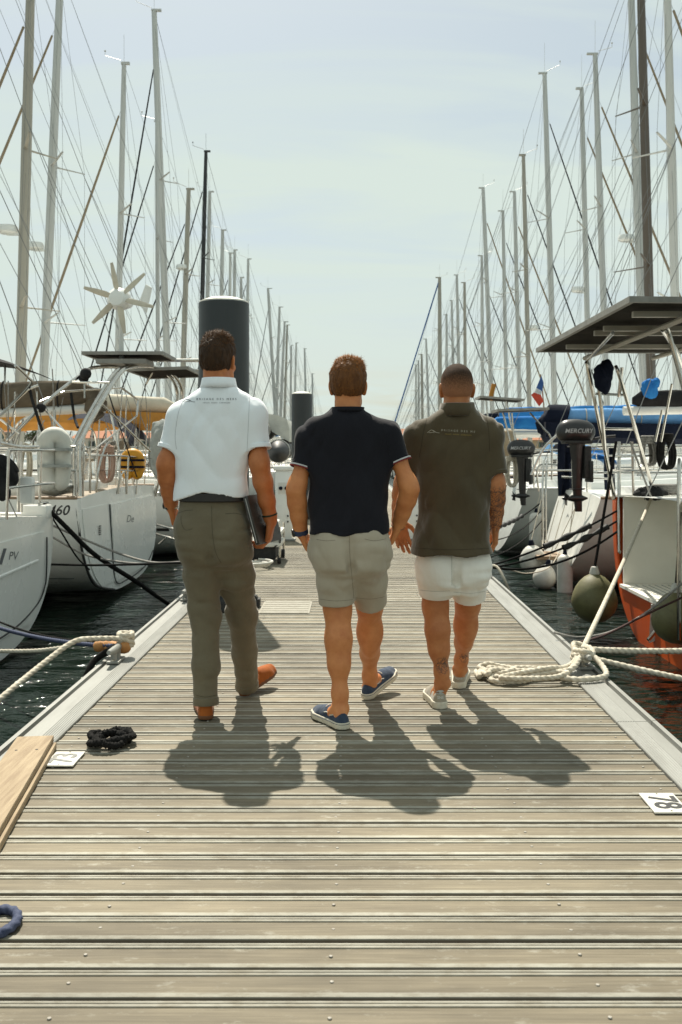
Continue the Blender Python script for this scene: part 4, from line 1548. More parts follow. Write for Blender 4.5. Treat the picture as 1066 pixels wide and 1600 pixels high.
# ---------------------------------------------------------------- the man in brown
BROWN = cloth('brown_pique', (0.088, 0.068, 0.038), (0.072, 0.055, 0.031), sheen=0.6)
OFFW = cloth('off_white_cotton', (0.86, 0.83, 0.76), (0.80, 0.77, 0.70), weave=260)
TAUPE = cloth('taupe_suede', (0.36, 0.32, 0.25), (0.28, 0.25, 0.19), weave=200)
zM3 = lambda v: HC - (v - 705) * 4.88 / F
M3 = dict(
    label='man in brown polo shirt and white shorts with a tattooed forearm', Y=4.88, head=(714, 607), yaw=R(1), nod=R(-5), neck=(714, 648),
    torso=[(632, 690, 738, 0.068), (640, 687, 741, 0.076), (647, 673, 755, 0.086), (656, 660, 768, 0.097), (670, 650, 776, 0.108), (695, 649, 774, 0.118), (740, 652, 769, 0.124), (800, 652, 768, 0.140), (845, 646, 769, 0.168), (874, 640, 771, 0.180)],
    pelvis=[(842, 660, 758, 0.096), (865, 655, 762, 0.114), (888, 654, 763, 0.125), (905, 656, 762, 0.12)],
    armL=[(656, 674, 4.88), (629, 758, 4.97), (622, 812, 5.08)], armR=[(769, 674, 4.88), (776, 764, 4.86), (774, 822, 4.97)],
    handL=((0.22, 0.22, -1), (0.2, -1, -0.1), (1, 0.2, 0.35), (0.25, 0.35, 0.3), 0.10),
    handR=((0.03, 0.12, -1), (-1, 0.2, 0), (0.1, 1, 0.1), (0.4, 0.55, 0.45)),
    legL=[(683, 880, 4.88), (680, 950, 4.92), (692, 1068, 4.90)], legR=[(735, 880, 4.88), (731, 948, 5.05), (719, 1046, 5.27)],
    sleeveL=(0.062, 0.055, 0.74), sleeveR=(0.062, 0.055, 0.74),
    hem=lambda X, Y_: zM3(864) + 0.006 * np.sin(X * 30 + 1) + 0 * Y_, folds=fold_shirt(0.046, 33),
    trouserL=[((682, 885, 4.88), 0.090), ((681, 905, 4.89), 0.086), ((681, 930, 4.90), 0.0775)],
    trouserR=[((734, 885, 4.9), 0.088), ((733, 905, 4.96), 0.087), ((733, 933, 5.0), 0.084)],
    tfolds=fold_trousers(0.013, 15, [(0.6, 0.1)]), trouser_name='shorts', butt=0.02,
    footL=((689, 1109, 4.85), R(-4), 0.0), footR=((717, 1077, 5.265), R(8), R(4)),
    hair=dict(grow=0.0055, nape=-0.070, front=0.072, seed=12, tuft=0.0, mat=HK, mat2=HK, n=7000, len=0.005, lift_top=1.0, lift=0.2, w=0.0004, amp=0.0006),
    skin=SKIN3, shirt_mat=BROWN, trouser_mat=OFFW, shoe_mesh=SH_SNK, shoe_mat=TAUPE, sole_mat=RUBW, legk=0.88, armk=0.93, shoek=1.06)
_e, _w = P(*M3['armR'][1]), P(*M3['armR'][2])
_kL, _aL = P(*M3['legL'][1]), P(*M3['legL'][2])
_kR, _aR = P(*M3['legR'][1]), P(*M3['legR'][2])
M3['ink'] = [(_e.lerp(_w, 0.12), 0.075), (_e.lerp(_w, 0.45), 0.08), (_e.lerp(_w, 0.8), 0.07), (_w, 0.045),
             (_kL.lerp(_aL, 0.74) + Vector((0.01, -0.05, 0)), 0.05), (_kR.lerp(_aR, 0.78) + Vector((0.02, -0.05, 0)), 0.045)]
p3 = make_person(M3)
# ================================================================== what the men wear and carry
b1 = bvh_of(p1['shirt'])
# printed line on the white shirt: a mountain outline and two rows of small letters
INK = mat('dark_print', (0.03, 0.035, 0.05), rough=0.8)
INKW = mat('pale_print', (0.50, 0.46, 0.36), rough=0.8)
INKY = mat('yellow_print', (0.42, 0.30, 0.06), rough=0.8)


def shirt_print(parent, bvh, Y, cu, cv, m1, m2, cut=None, u1=0, v1=0, du=1.0, tilt=0.0):
    px = F / Y
    m = MB()
    for pts in ([(-1.0, -0.3), (-0.55, 0.45), (-0.3, 0.62), (0.05, 0.1), (0.4, -0.2)], [(-0.3, 0.62), (0.0, 0.35), (0.45, -0.25), (0.9, -0.35)], [(-0.75, -0.35), (-0.3, -0.2), (0.1, -0.32)]):
        q = line_on(bvh, [(cu + x * 10 * du, cv - y * 4.5) for x, y in pts], 0.0011, 6)
        if len(q) > 2: m.tube(q, 0.0011, 5)
    build('printed_emblem', m, m1, parent)
    a, f = text_mesh('BRISAGE DES MERS', 0.0132, 1.75)
    m = MB()
    if cut: a, f = text_mesh(cut, 0.0132, 1.75)
    print_on(m, bvh, a, f, cu + u1, cv + v1 - 3.5, Y, rot=tilt)
    if m.v: build('printed_lettering', m, m1, parent, normals=False)
    a, f = text_mesh('VOILES  AGRES  CORDAGES', 0.0078, 1.35)
    m = MB()
    print_on(m, bvh, a, f, cu + u1, cv + v1 + 2.2, Y, rot=tilt)
    if m.v: build('printed_lettering', m, m2, parent, normals=False)


shirt_print(p1['shirt'], b1, 4.63, 296, 626.5, INK, INK, u1=42.5, v1=0.8)
b3 = bvh_of(p3['shirt'])
shirt_print(p3['shirt'], b3, 4.76, 678, 674.8, INKW, INKY, u1=38, v1=2.2, cut='BRISAGE DES ME', tilt=R(-3))

# sleeve hems, side seams, collar
for p, uvs in ((p1, [((390, 640), (388, 700)), ]), ):
    pass


def hem_ring(p, q, sp, mats, off=0.0, w=0.010, thick=0.003, name='sleeve_trim'):
    S, E = p['arms'][q][:2]
    r0, r1, fr = sp['sleeve' + q]
    Hm = S.lerp(E, fr); dd = (E - (S + Vector((0, 0, -0.028)))).normalized()
    m = ring_around(Hm + dd * off, dd, r1 + 0.005, thick, w, 36)
    build(name, m, mats, p['shirt'])


for q in ('L', 'R'):
    hem_ring(p2, q, M2, mat('white_knit', (0.62, 0.62, 0.62), rough=0.9, scale=40), -0.005, 0.007)
    hem_ring(p2, q, M2, mat('red_knit', (0.25, 0.03, 0.03), rough=0.9, scale=40), 0.002, 0.005)
hem_ring(p1, 'R', M1, WHITE, -0.010, 0.020, 0.0025, 'sleeve_cuff')
hem_ring(p1, 'L', M1, WHITE, -0.010, 0.020, 0.0025, 'sleeve_cuff')
hem_ring(p3, 'R', M3, BROWN, -0.010, 0.018, 0.0025, 'sleeve_cuff')

# shirt collars: a folded band round the neck
def collar(p, sp, v0, v1, ua, ub, ry, m_, fall=0.012):
    Y = sp['Y']; px = Y / F
    cx = ((ua + ub) / 2 - 550) * px
    z0, z1 = HC - (v0 - 705) * px, HC - (v1 - 705) * px
    r = (ub - ua) / 2 * px
    cy = Y + 0.004
    m = MB()
    rings = []
    n = 40
    for (rr, z) in ((r - 0.004, z0 - 0.015), (r - 0.001, z0), (r + 0.003, z0 + 0.003), (r + 0.006, z0), (r + fall, (z0 + z1) / 2), (r + fall + 0.006, z1), (r + fall + 0.002, z1 - 0.001), (r + fall - 0.004, (z0 + z1) / 2)):
        ring = []
        for k in range(n):
            a = 2 * PI * k / n
            dip = 0.03 * max(0, math.sin(a)) ** 2
            ring.append((cx + math.cos(a) * rr, cy + math.sin(a) * rr * ry, z - dip))
        rings.append(ring)
    m.loft(rings, closed=True, cap0=False, cap1=False)
    build('collar', m, m_, p['shirt'], smooth=True)


collar(p1, M1, 591.5, 606, 317.5, 366, 1.0, WHITE, 0.010)
collar(p3, M3, 631, 650, 690, 739, 1.0, BROWN, 0.012)
collar(p2, M2, 637, 642, 520, 568, 1.0, NAVY, 0.003)

# belt, belt loops and pockets on the olive trousers
bt = bvh_of(p1['trousers'])
LEA = mat('black_leather', (0.014, 0.012, 0.011), (0.022, 0.018, 0.015), rough=0.45, scale=40, bump=0.1)
rr = [(zM1(v), ((a + b) / 2 - 550) * 4.75 / F, (b - a) / 2 * 4.75 / F, ry) for v, a, b, ry in M1['pelvis'][:3]]
m = MB()
rings = []
for (dr, zz) in ((0.001, zM1(783)), (0.0055, zM1(781.5)), (0.0055, zM1(771)), (0.001, zM1(769.5))):
    ring = []
    for k in range(56):
        a = 2 * PI * k / 56
        c, s_ = math.cos(a), math.sin(a)
        pw = 2 / 2.3
        ring.append((((334 - 550) * 4.75 / F) + math.copysign(abs(c) ** pw, c) * (50.5 * 4.75 / F + 0.004 + dr), 4.75 - 0.004 + math.copysign(abs(s_) ** pw, s_) * (0.110 + dr), zz))
    rings.append(ring)
m.loft(rings, cap0=False, cap1=False)
build('belt', m, LEA, p1['root'])


def seams(part, bvh, lines, r, m_, name='seam'):
    for pts in lines:
        q = line_on(bvh, pts, r)
        if len(q) > 2:
            m = MB(); m.tube(q, r, 5)
            build(name, m, m_, part)


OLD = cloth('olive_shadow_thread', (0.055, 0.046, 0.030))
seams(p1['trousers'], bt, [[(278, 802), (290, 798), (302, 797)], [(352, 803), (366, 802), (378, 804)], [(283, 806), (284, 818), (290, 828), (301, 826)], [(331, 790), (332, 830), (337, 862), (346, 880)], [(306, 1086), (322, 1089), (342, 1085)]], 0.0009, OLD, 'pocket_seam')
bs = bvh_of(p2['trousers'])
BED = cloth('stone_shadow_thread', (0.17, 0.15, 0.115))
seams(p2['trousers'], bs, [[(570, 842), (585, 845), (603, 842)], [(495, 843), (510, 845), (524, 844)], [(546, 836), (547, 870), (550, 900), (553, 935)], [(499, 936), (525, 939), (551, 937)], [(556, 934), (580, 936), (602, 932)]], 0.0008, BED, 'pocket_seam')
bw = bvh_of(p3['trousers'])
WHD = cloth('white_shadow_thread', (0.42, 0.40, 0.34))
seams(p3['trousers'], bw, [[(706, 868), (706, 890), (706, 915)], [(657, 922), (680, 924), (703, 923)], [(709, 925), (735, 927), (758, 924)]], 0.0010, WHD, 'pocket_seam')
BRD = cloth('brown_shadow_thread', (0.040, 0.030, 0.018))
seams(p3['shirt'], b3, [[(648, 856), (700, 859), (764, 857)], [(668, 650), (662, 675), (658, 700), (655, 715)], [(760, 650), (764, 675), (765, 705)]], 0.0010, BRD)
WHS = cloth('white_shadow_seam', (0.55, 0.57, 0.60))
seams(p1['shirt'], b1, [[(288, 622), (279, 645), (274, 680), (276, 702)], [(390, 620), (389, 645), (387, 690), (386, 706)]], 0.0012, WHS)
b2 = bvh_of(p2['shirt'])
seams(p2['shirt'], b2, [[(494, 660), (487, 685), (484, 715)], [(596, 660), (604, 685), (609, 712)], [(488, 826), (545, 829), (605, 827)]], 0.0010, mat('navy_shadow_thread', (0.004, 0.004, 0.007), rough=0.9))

# turned-up trouser hems
for q in ('L', 'R'):
    a_, b_ = P(*M1['trouser' + q][-2][0]), P(*M1['trouser' + q][-1][0])
    dd = (b_ - a_).normalized()
    m = MB()
    m.lathe([(0.0565, -0.036), (0.0605, -0.034), (0.0615, -0.004), (0.059, 0.001), (0.052, 0.0)], b_, dd, 36, sy=1.06)
    build('hem_cuff', m, OLIVE, p1['trousers'])

# watches and bracelets
NAVYB = mat('navy_strap', (0.018, 0.03, 0.075), (0.025, 0.04, 0.09), rough=0.55, scale=30)


def wristband(p, q, fr, r, m_, width, name, thick=0.004, face=None):
    E, W = p['arms'][q][1:3]
    c = E.lerp(W, fr)
    d = (W - E).normalized()
    build(name, ring_around(c, d, r, thick, width), m_, p['root'])
    if face:
        m = MB()
        n = Vector(face)
        n = (n - d * n.dot(d)).normalized()
        m.lathe([(0.019, 0), (0.019, 0.008), (0.016, 0.010)], c + n * (r - 0.001), n, 20)
        build('watch_case', m, DARKPL, p['root'])


wristband(p2, 'L', 0.98, 0.031, NAVYB, 0.026, 'watch_strap', 0.005, (-1, -0.3, 0))
wristband(p2, 'R', 0.99, 0.0300, mat('amber_beads', (0.35, 0.14, 0.06), rough=0.4, scale=60), 0.005, 'bracelet')
wristband(p1, 'L', 0.97, 0.0305, mat('silver_chain', (0.45, 0.44, 0.41), rough=0.25, metal=1), 0.013, 'watch_strap', 0.004, (-1, 0.2, 0))
wristband(p1, 'R', 0.86, 0.0335, mat('dark_green_band', (0.02, 0.03, 0.015), rough=0.7), 0.010, 'bracelet')
wristband(p3, 'R', 0.93, 0.0295, mat('dark_bead_band', (0.03, 0.02, 0.02), rough=0.5), 0.007, 'bracelet')

# shoe details: laces on the blue shoes, heel tabs and letters on the trainers
LACE = mat('white_lace', (0.62, 0.60, 0.54), rough=0.8, scale=40)
for q in ('L', 'R'):
    U, heel, fy, fp = p2['shoe' + q]
    Mr = Matrix.Rotation(-fy, 3, 'Z') @ Matrix.Rotation(fp, 3, 'X')
    bu = bvh_of(U)
    for sgn in (-1, 1):
        pts = []
        for i in range(9):
            yy_ = 0.05 + i * 0.012
            src = Vector((sgn * 0.12, yy_, 0.052 + 0.004 * math.sin(i * 1.2)))
            hit = bu.ray_cast(heel + Mr @ src, (Mr @ Vector((-sgn, 0, 0))))
            if hit[0]: pts.append(hit[0] + (Mr @ Vector((sgn * 0.0015, 0, 0))))
        if len(pts) > 3:
            m = MB(); m.tube(pts, 0.0028, 6)
            build('lace', m, LACE, U)
    pts = []
    for i in range(7):
        hit = bu.ray_cast(heel + Mr @ Vector((-0.024 + i * 0.008, 0.155, 0.2)), Mr @ Vector((0, 0, -1)))
        if hit[0]: pts.append(hit[0] + Vector((0, 0, 0.002)))
    if len(pts) > 2:
        m = MB(); m.tube(pts, 0.003, 6); build('lace', m, LACE, U)
    # blue line round the sole
    V, Fq = SH_BOAT[1]
    m = MB()
    band = []
    for k in range(60):
        a = 2 * PI * k / 60
        o_ = Vector((0.002, 0.135, 0.0235)); dr = Vector((math.cos(a), math.sin(a), 0))
        band.append((o_, dr))
    so_b = bvh_of([c for c in U.children if c.name.startswith('sole')][0])
    ring = []
    for o_, dr in band:
        hit = so_b.ray_cast(heel + Mr @ (o_ + dr * 0.4), Mr @ (-dr))
        if hit[0]: ring.append(hit[0] + (Mr @ dr) * 0.0004)
    if len(ring) > 40:
        m.tube(ring, 0.0013, 5, closed=True)
        build('sole_stripe', m, NAVYB, U)
for q in ('L', 'R'):
    U, heel, fy, fp = p3['shoe' + q]
    Mr = Matrix.Rotation(-fy, 3, 'Z') @ Matrix.Rotation(fp, 3, 'X')
    bu = bvh_of(U)
    a, f = text_mesh('SNE' if q == 'L' else 'KERS', 0.0185 if q == 'L' else 0.0165, 1.0, bold=0.0004)
    ps = []
    for w_ in a:
        hit = bu.ray_cast(heel + Mr @ Vector((w_.x, -0.1, 0.056 + w_.y)), Mr @ Vector((0, 1, 0)))
        if hit[0] is None: break
        ps.append(hit[0] - (Mr @ Vector((0, 0.0015, 0))))
    if len(ps) == len(a):
        m = MB(); m.add(ps, f)
        build('heel_lettering', m, LACE, U, normals=False)
    # pale heel tab
    m = MB()
    rows = []
    for j in range(6):
        zz_ = 0.072 + 0.004 * j
        wd = 0.022 * math.sqrt(max(0.05, 1 - (j / 5.6) ** 2))
        row = []
        for i in range(7):
            hit = bu.ray_cast(heel + Mr @ Vector((wd * (i / 3 - 1), -0.1, zz_)), Mr @ Vector((0, 1, 0)))
            row.append((hit[0] if hit[0] and (hit[0] - heel).length < 0.14 else heel + Mr @ Vector((wd * (i / 3 - 1), 0.012, zz_))) - (Mr @ Vector((0, 0.003, 0))))
        rows.append(row)
    m.loft(rows, closed=False, cap0=False, cap1=False)
    build('heel_tab', m, mat('pale_grey_leather', (0.50, 0.50, 0.46), rough=0.6, scale=30), U)

# laptop sleeve under the arm of the man in white
e1 = P(403, 852, 4.66) - P(383, 775, 4.66)
e2 = Vector((0.085, 0.30, 0.0))
n_ = e1.cross(e2).normalized()
o_ = P(383, 775, 4.66)
m = MB()
poly = []
for (a, b) in ((0.0, 0.06), (0.015, 0.015), (0.06, 0.0), (0.94, 0.0), (0.985, 0.015), (1.0, 0.06), (1.0, 0.94), (0.94, 1.0), (0.06, 1.0), (0.0, 0.94)):
    poly.append(o_ + e1 * a + e2 * b)
m.prism(poly, n_ * 0.010)
lap = thing('laptop', 'dark grey laptop held against the hip by the man in white', 'laptop', o_ + e1)
M_LAP = mat('dark_grey_aluminium', (0.045, 0.043, 0.040), (0.06, 0.057, 0.052), rough=0.45, metal=0.3, scale=20)
build('lid', m, M_LAP, lap)
m = MB()
m.prism([q - n_ * 0.0115 for q in poly], n_ * 0.009)
build('base', m, M_LAP, lap)
m = MB()
m.tube([o_ + e1 * 0.05 - n_ * 0.001 - e2 * 0.004, o_ + e1 * 0.95 - n_ * 0.001 - e2 * 0.004], 0.0022, 6)
build('edge_trim', m, mat('silver_edge', (0.6, 0.6, 0.58), rough=0.3, metal=0.9), lap)
# ================================================================== sailing boats
def smooth01(t):
    t = max(0.0, min(1.0, t))
    return t * t * (3 - 2 * t)


class Hull:
    """a sailing hull, stern towards the pontoon; s runs from the stern outwards, t across"""
    def __init__(self, side, xs, yc, L, B, fb0=1.15, fb1=1.45, stern=0.86, rake=0.0, lift=0.10, power=2.6):
        self.side, self.xs, self.yc, self.L, self.B = side, xs, yc, L, B
        self.fb0, self.fb1, self.stern, self.rake, self.lift, self.power = fb0, fb1, stern, rake, lift, power

    def w(self, s, t, z):
        """local (s from stern, t across, z above the water) -> world"""
        return Vector((self.side * (self.xs + s), self.yc + t, WZ + z))

    def half(self, f):
        if f < 0.42:
            return self.B / 2 * (self.stern + (1 - self.stern) * math.sin(PI / 2 * f / 0.42))
        return self.B / 2 * max(0.012, 1 - ((f - 0.42) / 0.58) ** 2.3)

    def sheer(self, f):
        return self.fb0 + (self.fb1 - self.fb0) * f ** 1.4

    def keel(self, f):
        if f < 0.35:
            return self.lift + (-0.45 - self.lift) * smooth01(f / 0.35)
        return -0.45 + 0.40 * smooth01((f - 0.55) / 0.45)

    def ring(self, f, n=20, inset=0.0, s_off=0.0):
        b = self.half(f) - inset
        zs, zk = self.sheer(f), self.keel(f) + inset
        out = []
        for k in range(n + 1):
            a = PI * k / n
            c, s_ = math.cos(a), math.sin(a)
            p = 2.0 / self.power
            t = b * math.copysign(abs(c) ** p, c)
            z = zs - (zs - zk) * abs(s_) ** p
            rk = self.rake * (zs - z) / max(0.2, zs) if f < 0.02 else self.rake * (zs - z) / max(0.2, zs) * max(0, 1 - f / 0.12)
            st = self.L * f - rk + s_off
            if f > 0.6:     # the stem leans out
                st += (f - 0.6) / 0.4 * 0.35 * (z - zs) / zs
            out.append(self.w(st, t, z))
        return out

    def build(self, root, m_hull, m_deck, n=20, stations=16, transom=True, stripe=None):
        fs = [0, 0.02, 0.06] + [0.06 + 0.94 * (i / stations) for i in range(1, stations + 1)]
        m = MB()
        m.loft([self.ring(f, n) for f in fs], closed=False, cap0=False, cap1=False)
        if transom:
            r = self.ring(0, n)
            zs = self.sheer(0) - 0.001
            r = r + [self.w(0, -self.half(0) * 0.99 + 2 * self.half(0) * 0.99 * i / 8, zs + 0.06 * (1 - (2 * i / 8 - 1) ** 2) + 0.002) for i in range(1, 8)]
            m.add(r, [tuple(range(len(r)))])
        self.hull = build('hull', m, m_hull, root)
        m = MB()
        rings = []
        for f in fs:
            b = self.half(f) - 0.012
            zs = self.sheer(f) - 0.004
            rings.append([self.w(self.L * f + (0.004 if f == 0 else 0), b * q, zs + 0.06 * (1 - q * q) + 0.004) for q in np.linspace(-1, 1, 9)])
        m.loft(rings, closed=False, cap0=False, cap1=False)
        self.deck = build('deck', m, m_deck, root)
        m = MB()
        for sg in (-1, 1):
            m.tube([self.w(self.L * f, sg * (self.half(f) - 0.01), self.sheer(f) + 0.012) for f in fs], 0.022, 6)
        build('toe_rail', m, TEAK if random.random() < 0.3 else ALU, root)
        if stripe:
            col, z0, z1 = stripe
            m = MB()
            for sg in (-1, 1):
                a = []
                for f in [0.01 + 0.98 * i / 20 for i in range(21)]:
                    row = []
                    for zf in (z0, z1):
                        zs = self.sheer(f); zk = self.keel(f)
                        z = zs + zf
                        q = min(1, max(0, (zs - z) / (zs - zk)))
                        t = self.half(f) * (max(0, 1 - q ** self.power)) ** (1 / self.power)
                        st = self.L * f
                        if f > 0.6: st += (f - 0.6) / 0.4 * 0.35 * (z - zs) / zs
                        row.append(self.w(st, sg * (t + 0.004), z))
                    a.append(row)
                m.loft(a, closed=False, cap0=False, cap1=False)
            build('hull_stripe', m, col, root)


def cabin(h, root, m_, s0=0.34, s1=0.72, width=0.62, height=0.42):
    m = MB()
    rings = []
    for i in range(9):
        f = s0 + (s1 - s0) * i / 8
        e = 1.0 if i < 5 else 1 - ((i - 4) / 4.2) ** 2
        b = h.half(f) * width
        z0 = h.sheer(f) + 0.03
        hh = height * max(0.06, e)
        rings.append([h.w(h.L * f, q * b * (1 if abs(q) > 0.95 or True else 1), z0 + hh * zf) for q, zf in ((-1, 0), (-0.93, 0.7), (-0.8, 0.96), (-0.4, 1.06), (0, 1.1), (0.4, 1.06), (0.8, 0.96), (0.93, 0.7), (1, 0))])
    m.loft(rings, closed=False, cap0=True, cap1=True)
    c = build('coachroof', m, m_, root)
    for sg in (-1, 1):
        m = MB()
        for k in range(3):
            f0 = s0 + 0.03 + k * 0.095; f1 = f0 + 0.075
            b = [h.half(f) * width for f in (f0, f1)]
            z = [h.sheer(f) + 0.03 for f in (f0, f1)]
            hh = height
            m.prism([h.w(h.L * f0, sg * (b[0] * 0.985 + 0.006), z[0] + hh * 0.28), h.w(h.L * f1, sg * (b[1] * 0.985 + 0.006), z[1] + hh * 0.28),
                     h.w(h.L * f1, sg * (b[1] * 0.945 + 0.006), z[1] + hh * 0.62), h.w(h.L * f0, sg * (b[0] * 0.945 + 0.006), z[0] + hh * 0.62)], (0, 0.006 * sg, 0))
        build('cabin_window', m, GLASS, c)
    return c


def rail(h, root, hgt=0.62, n=7, m_=STEEL):
    """stanchions, lifelines and the stern pulpit"""
    m = MB()
    for sg in (-1, 1):
        tops = []
        for i in range(n):
            f = 0.12 + 0.8 * i / (n - 1)
            a = h.w(h.L * f, sg * (h.half(f) - 0.05), h.sheer(f)); b = a + Vector((0, 0, hgt))
            m.tube([a, b], 0.0125, 6)
            tops.append(b)
        for k in (1.0, 0.52):
            m.tube([t - Vector((0, 0, hgt * (1 - k))) for t in tops], 0.004, 5)
    build('lifeline', m, m_, root)
    for sg in (-1, 1):
        m = MB()
        for k in (1.0, 0.5):
            pts = [h.w(h.L * 0.12, sg * (h.half(0.12) - 0.05), h.sheer(0.1) + hgt * k), h.w(0.10, sg * (h.half(0) - 0.06), h.sheer(0) + hgt * k), h.w(0.02, sg * (h.half(0) - 0.25), h.sheer(0) + hgt * k), h.w(0.0, sg * (h.half(0) * 0.35), h.sheer(0) + hgt * k)]
            m.tube(catmull(pts, 5), 0.0125, 8)
        for (s_, t_) in ((0.10, h.half(0) - 0.06), (0.0, h.half(0) * 0.35)):
            m.tube([h.w(s_ + 0.02, sg * t_, h.sheer(0)), h.w(s_, sg * t_, h.sheer(0) + hgt)], 0.0125, 8)
        build('stern_pulpit', m, m_, root)


def mast_rig(h, root, base, top, wpx, m_mast, furl=None, spread=(0.33, 0.66), stay_r=0.006, furl_r=0.045, radar=None, lead=True, detail=1, furl_top=0.9, boom=None):
    """mast with spreaders, masthead fittings, shrouds, stays and a rolled headsail"""
    base, top = Vector(base), Vector(top)
    rx, ry = wpx / 2, wpx / 2 * 0.68
    m = MB()
    rings = []
    H = top.z - base.z
    for fz, k in ((0, 1), (0.6, 1), (0.9, 0.86), (1.0, 0.74)):
        c = base.lerp(top, fz)
        rings.append([(c.x + math.cos(2 * PI * i / 14) * rx * k, c.y + math.sin(2 * PI * i / 14) * ry * k, c.z) for i in range(14)])
    m.loft(rings)
    mast = build('mast', m, m_mast, root)
    ax = top - base
    out = h.side            # towards the bow
    m = MB()
    m.box(top + Vector((-out * rx * random.uniform(0.4, 1.0), 0, 0.02)), (rx * random.uniform(2.4, 3.6), ry * 1.5, random.uniform(0.05, 0.09)))
    m.tube([top + Vector((0, 0, 0.05)), top + Vector((0, 0, 0.9 + random.random() * 0.5))], 0.006, 5)
    a = top + Vector((out * 0.1, 0, 0.12)); b = a + Vector((out * 0.55, random.uniform(-0.3, 0.3), 0.18))
    m.tube([a, b, b + Vector((0, 0, 0.16))], 0.010, 5)
    m.ball(b + Vector((0, 0, 0.16)), 0.035, 6, 4)
    build('masthead', m, m_mast if m_mast is not BLACKM else BLACKM, mast)
    tips = []
    swp = random.uniform(0.38, 0.68)
    for k, fz in enumerate(spread):
        c = base.lerp(top, fz)
        ln = h.B * (0.40 - 0.07 * k)
        for sg in (-1, 1):
            tip = c + Vector((-out * swp * ln, sg * ln, 0.08))
            m = MB(); m.tube([c + Vector((0, sg * ry * 0.8, 0)), tip], [0.055, 0.032], 6, flat=0.45)
            build('spreader', m, m_mast, mast)
            tips.append((sg, fz, tip))
    m = MB()
    for sg in (-1, 1):
        chain = h.w(abs(base.x) - h.xs, sg * (h.B / 2 - 0.08), h.sheer(0.5))
        chain.x -= out * 0.35
        pts = [chain] + [t for (s2, f2, t) in tips if s2 == sg] + [base.lerp(top, 0.985)]
        m.tube(pts, stay_r, 4)
        for (s2, f2, t) in tips:
            if s2 == sg:
                m.tube([chain, base.lerp(top, f2 - 0.015)], stay_r * 0.8, 4)
    ft = base.lerp(top, furl_top)
    stem = h.w(h.L * 0.985, 0, h.sheer(0.98) + 0.05)
    m.tube([stem, ft], stay_r, 4)
    for sg in (-1, 1):
        m.tube([h.w(0.15, sg * h.half(0) * 0.7, h.sheer(0)), h.w(0.5 * (abs(top.x) - h.xs), 0, (top.z - WZ) * 0.5), top], stay_r, 4)
    # halyards slatting along the mast, lazy jacks and a topping lift
    for q in range(2):
        d0 = Vector((random.uniform(-0.25, 0.25), random.uniform(-0.25, 0.25), 0))
        m.tube([base + d0 * 1.6, base.lerp(top, random.choice((0.86, 0.96, 0.99))) + d0 * 0.3], stay_r * 0.65, 4)
    if boom is not None:
        e = Vector(boom)
        m.tube([e, top], stay_r * 0.6, 4)
        for sg in (-1, 1):
            for fr in (0.35, 0.75):
                m.tube([base.lerp(e, fr) + Vector((0, 0, (e.z - base.z) * (1 - fr))), base.lerp(top, 0.62) + Vector((0, sg * 0.05, 0))], stay_r * 0.5, 4)
    build('rigging', m, WIRE, root)
    if furl is not None:
        a = stem.lerp(ft, 0.06); b = stem.lerp(ft, 0.965)
        m = MB()
        n = 14
        pts = [a.lerp(b, i / n) for i in range(n + 1)]
        m.tube(pts, [furl_r * (0.55 + 0.5 * math.sin(PI * min(1, (1 - i / n) * 0.85 + 0.1))) for i in range(n + 1)], 8)
        m.lathe([(0.10, 0), (0.10, 0.08), (0.05, 0.1)], a - Vector((0, 0, 0.1)), (b - a), 10)
        build('furled_sail', m, furl, root)
    if radar is not None:
        fz, dirx = radar
        c = base.lerp(top, fz)
        q = c + Vector((dirx * 0.42, 0, 0))
        m = MB()
        m.box(c.lerp(q, 0.5) - Vector((0, 0, 0.04)), (0.45, 0.08, 0.05))
        m.lathe([(0.20, 0), (0.26, 0.03), (0.27, 0.12), (0.235, 0.20), (0.10, 0.225)], q - Vector((0, 0, 0.02)), (0, 0, 1), 20)
        build('radar_dome', m, GEL, mast)
    return mast


def boom_cover(root, a, b, r, m_, boom_m=ALU, droop=0.03, seed=0, name='sail_cover', bag=1.3, tie=None):
    """boom with the stowed sail under its cover"""
    a, b = Vector(a), Vector(b)
    rr = random.Random(seed)
    n = 22
    m = MB()
    rings = []
    for i in range(n + 1):
        f = i / n
        c = a.lerp(b, f)
        k = (0.62 + 0.38 * f ** 0.8) * (1 - 0.55 * max(0, (0.05 - f) / 0.05)) * (1 - 0.3 * max(0, (f - 0.96) / 0.04))
        wob = 1 + rr.uniform(-0.05, 0.05) + 0.03 * math.sin(i * 1.9)
        ring = []
        for q in range(14):
            an = 2 * PI * q / 14
            y = math.cos(an) * r * 0.55 * k * wob * (1 + rr.uniform(-0.05, 0.05))
            z = math.sin(an) * r * bag * 0.8 * k * wob + r * 0.35 * k + rr.uniform(-0.02, 0.02) * r
            ring.append((c.x, c.y + y, c.z + z - droop * math.sin(PI * f)))
        rings.append(ring)
    m.loft(rings)
    cov = build(name, m, m_, root)
    m = MB()
    off = Vector((0, 0, -r * 0.72))
    d = (b - a).normalized()
    m.tube([a + off - d * 0.12, b + off], 0.062, 10)
    build('boom', m, boom_m, root)
    if tie is not None:
        for f in (0.12, 0.3, 0.48, 0.66, 0.82):
            m = MB()
            c = a.lerp(b, f); k = (0.62 + 0.38 * f ** 0.8)
            m.tube([(c.x, c.y + math.cos(2 * PI * q / 16) * r * 0.6 * k, c.z + math.sin(2 * PI * q / 16) * r * bag * 0.86 * k + r * 0.35 * k - droop) for q in range(16)], 0.010, 5, closed=True)
            build('sail_tie', m, tie, cov)
    return cov


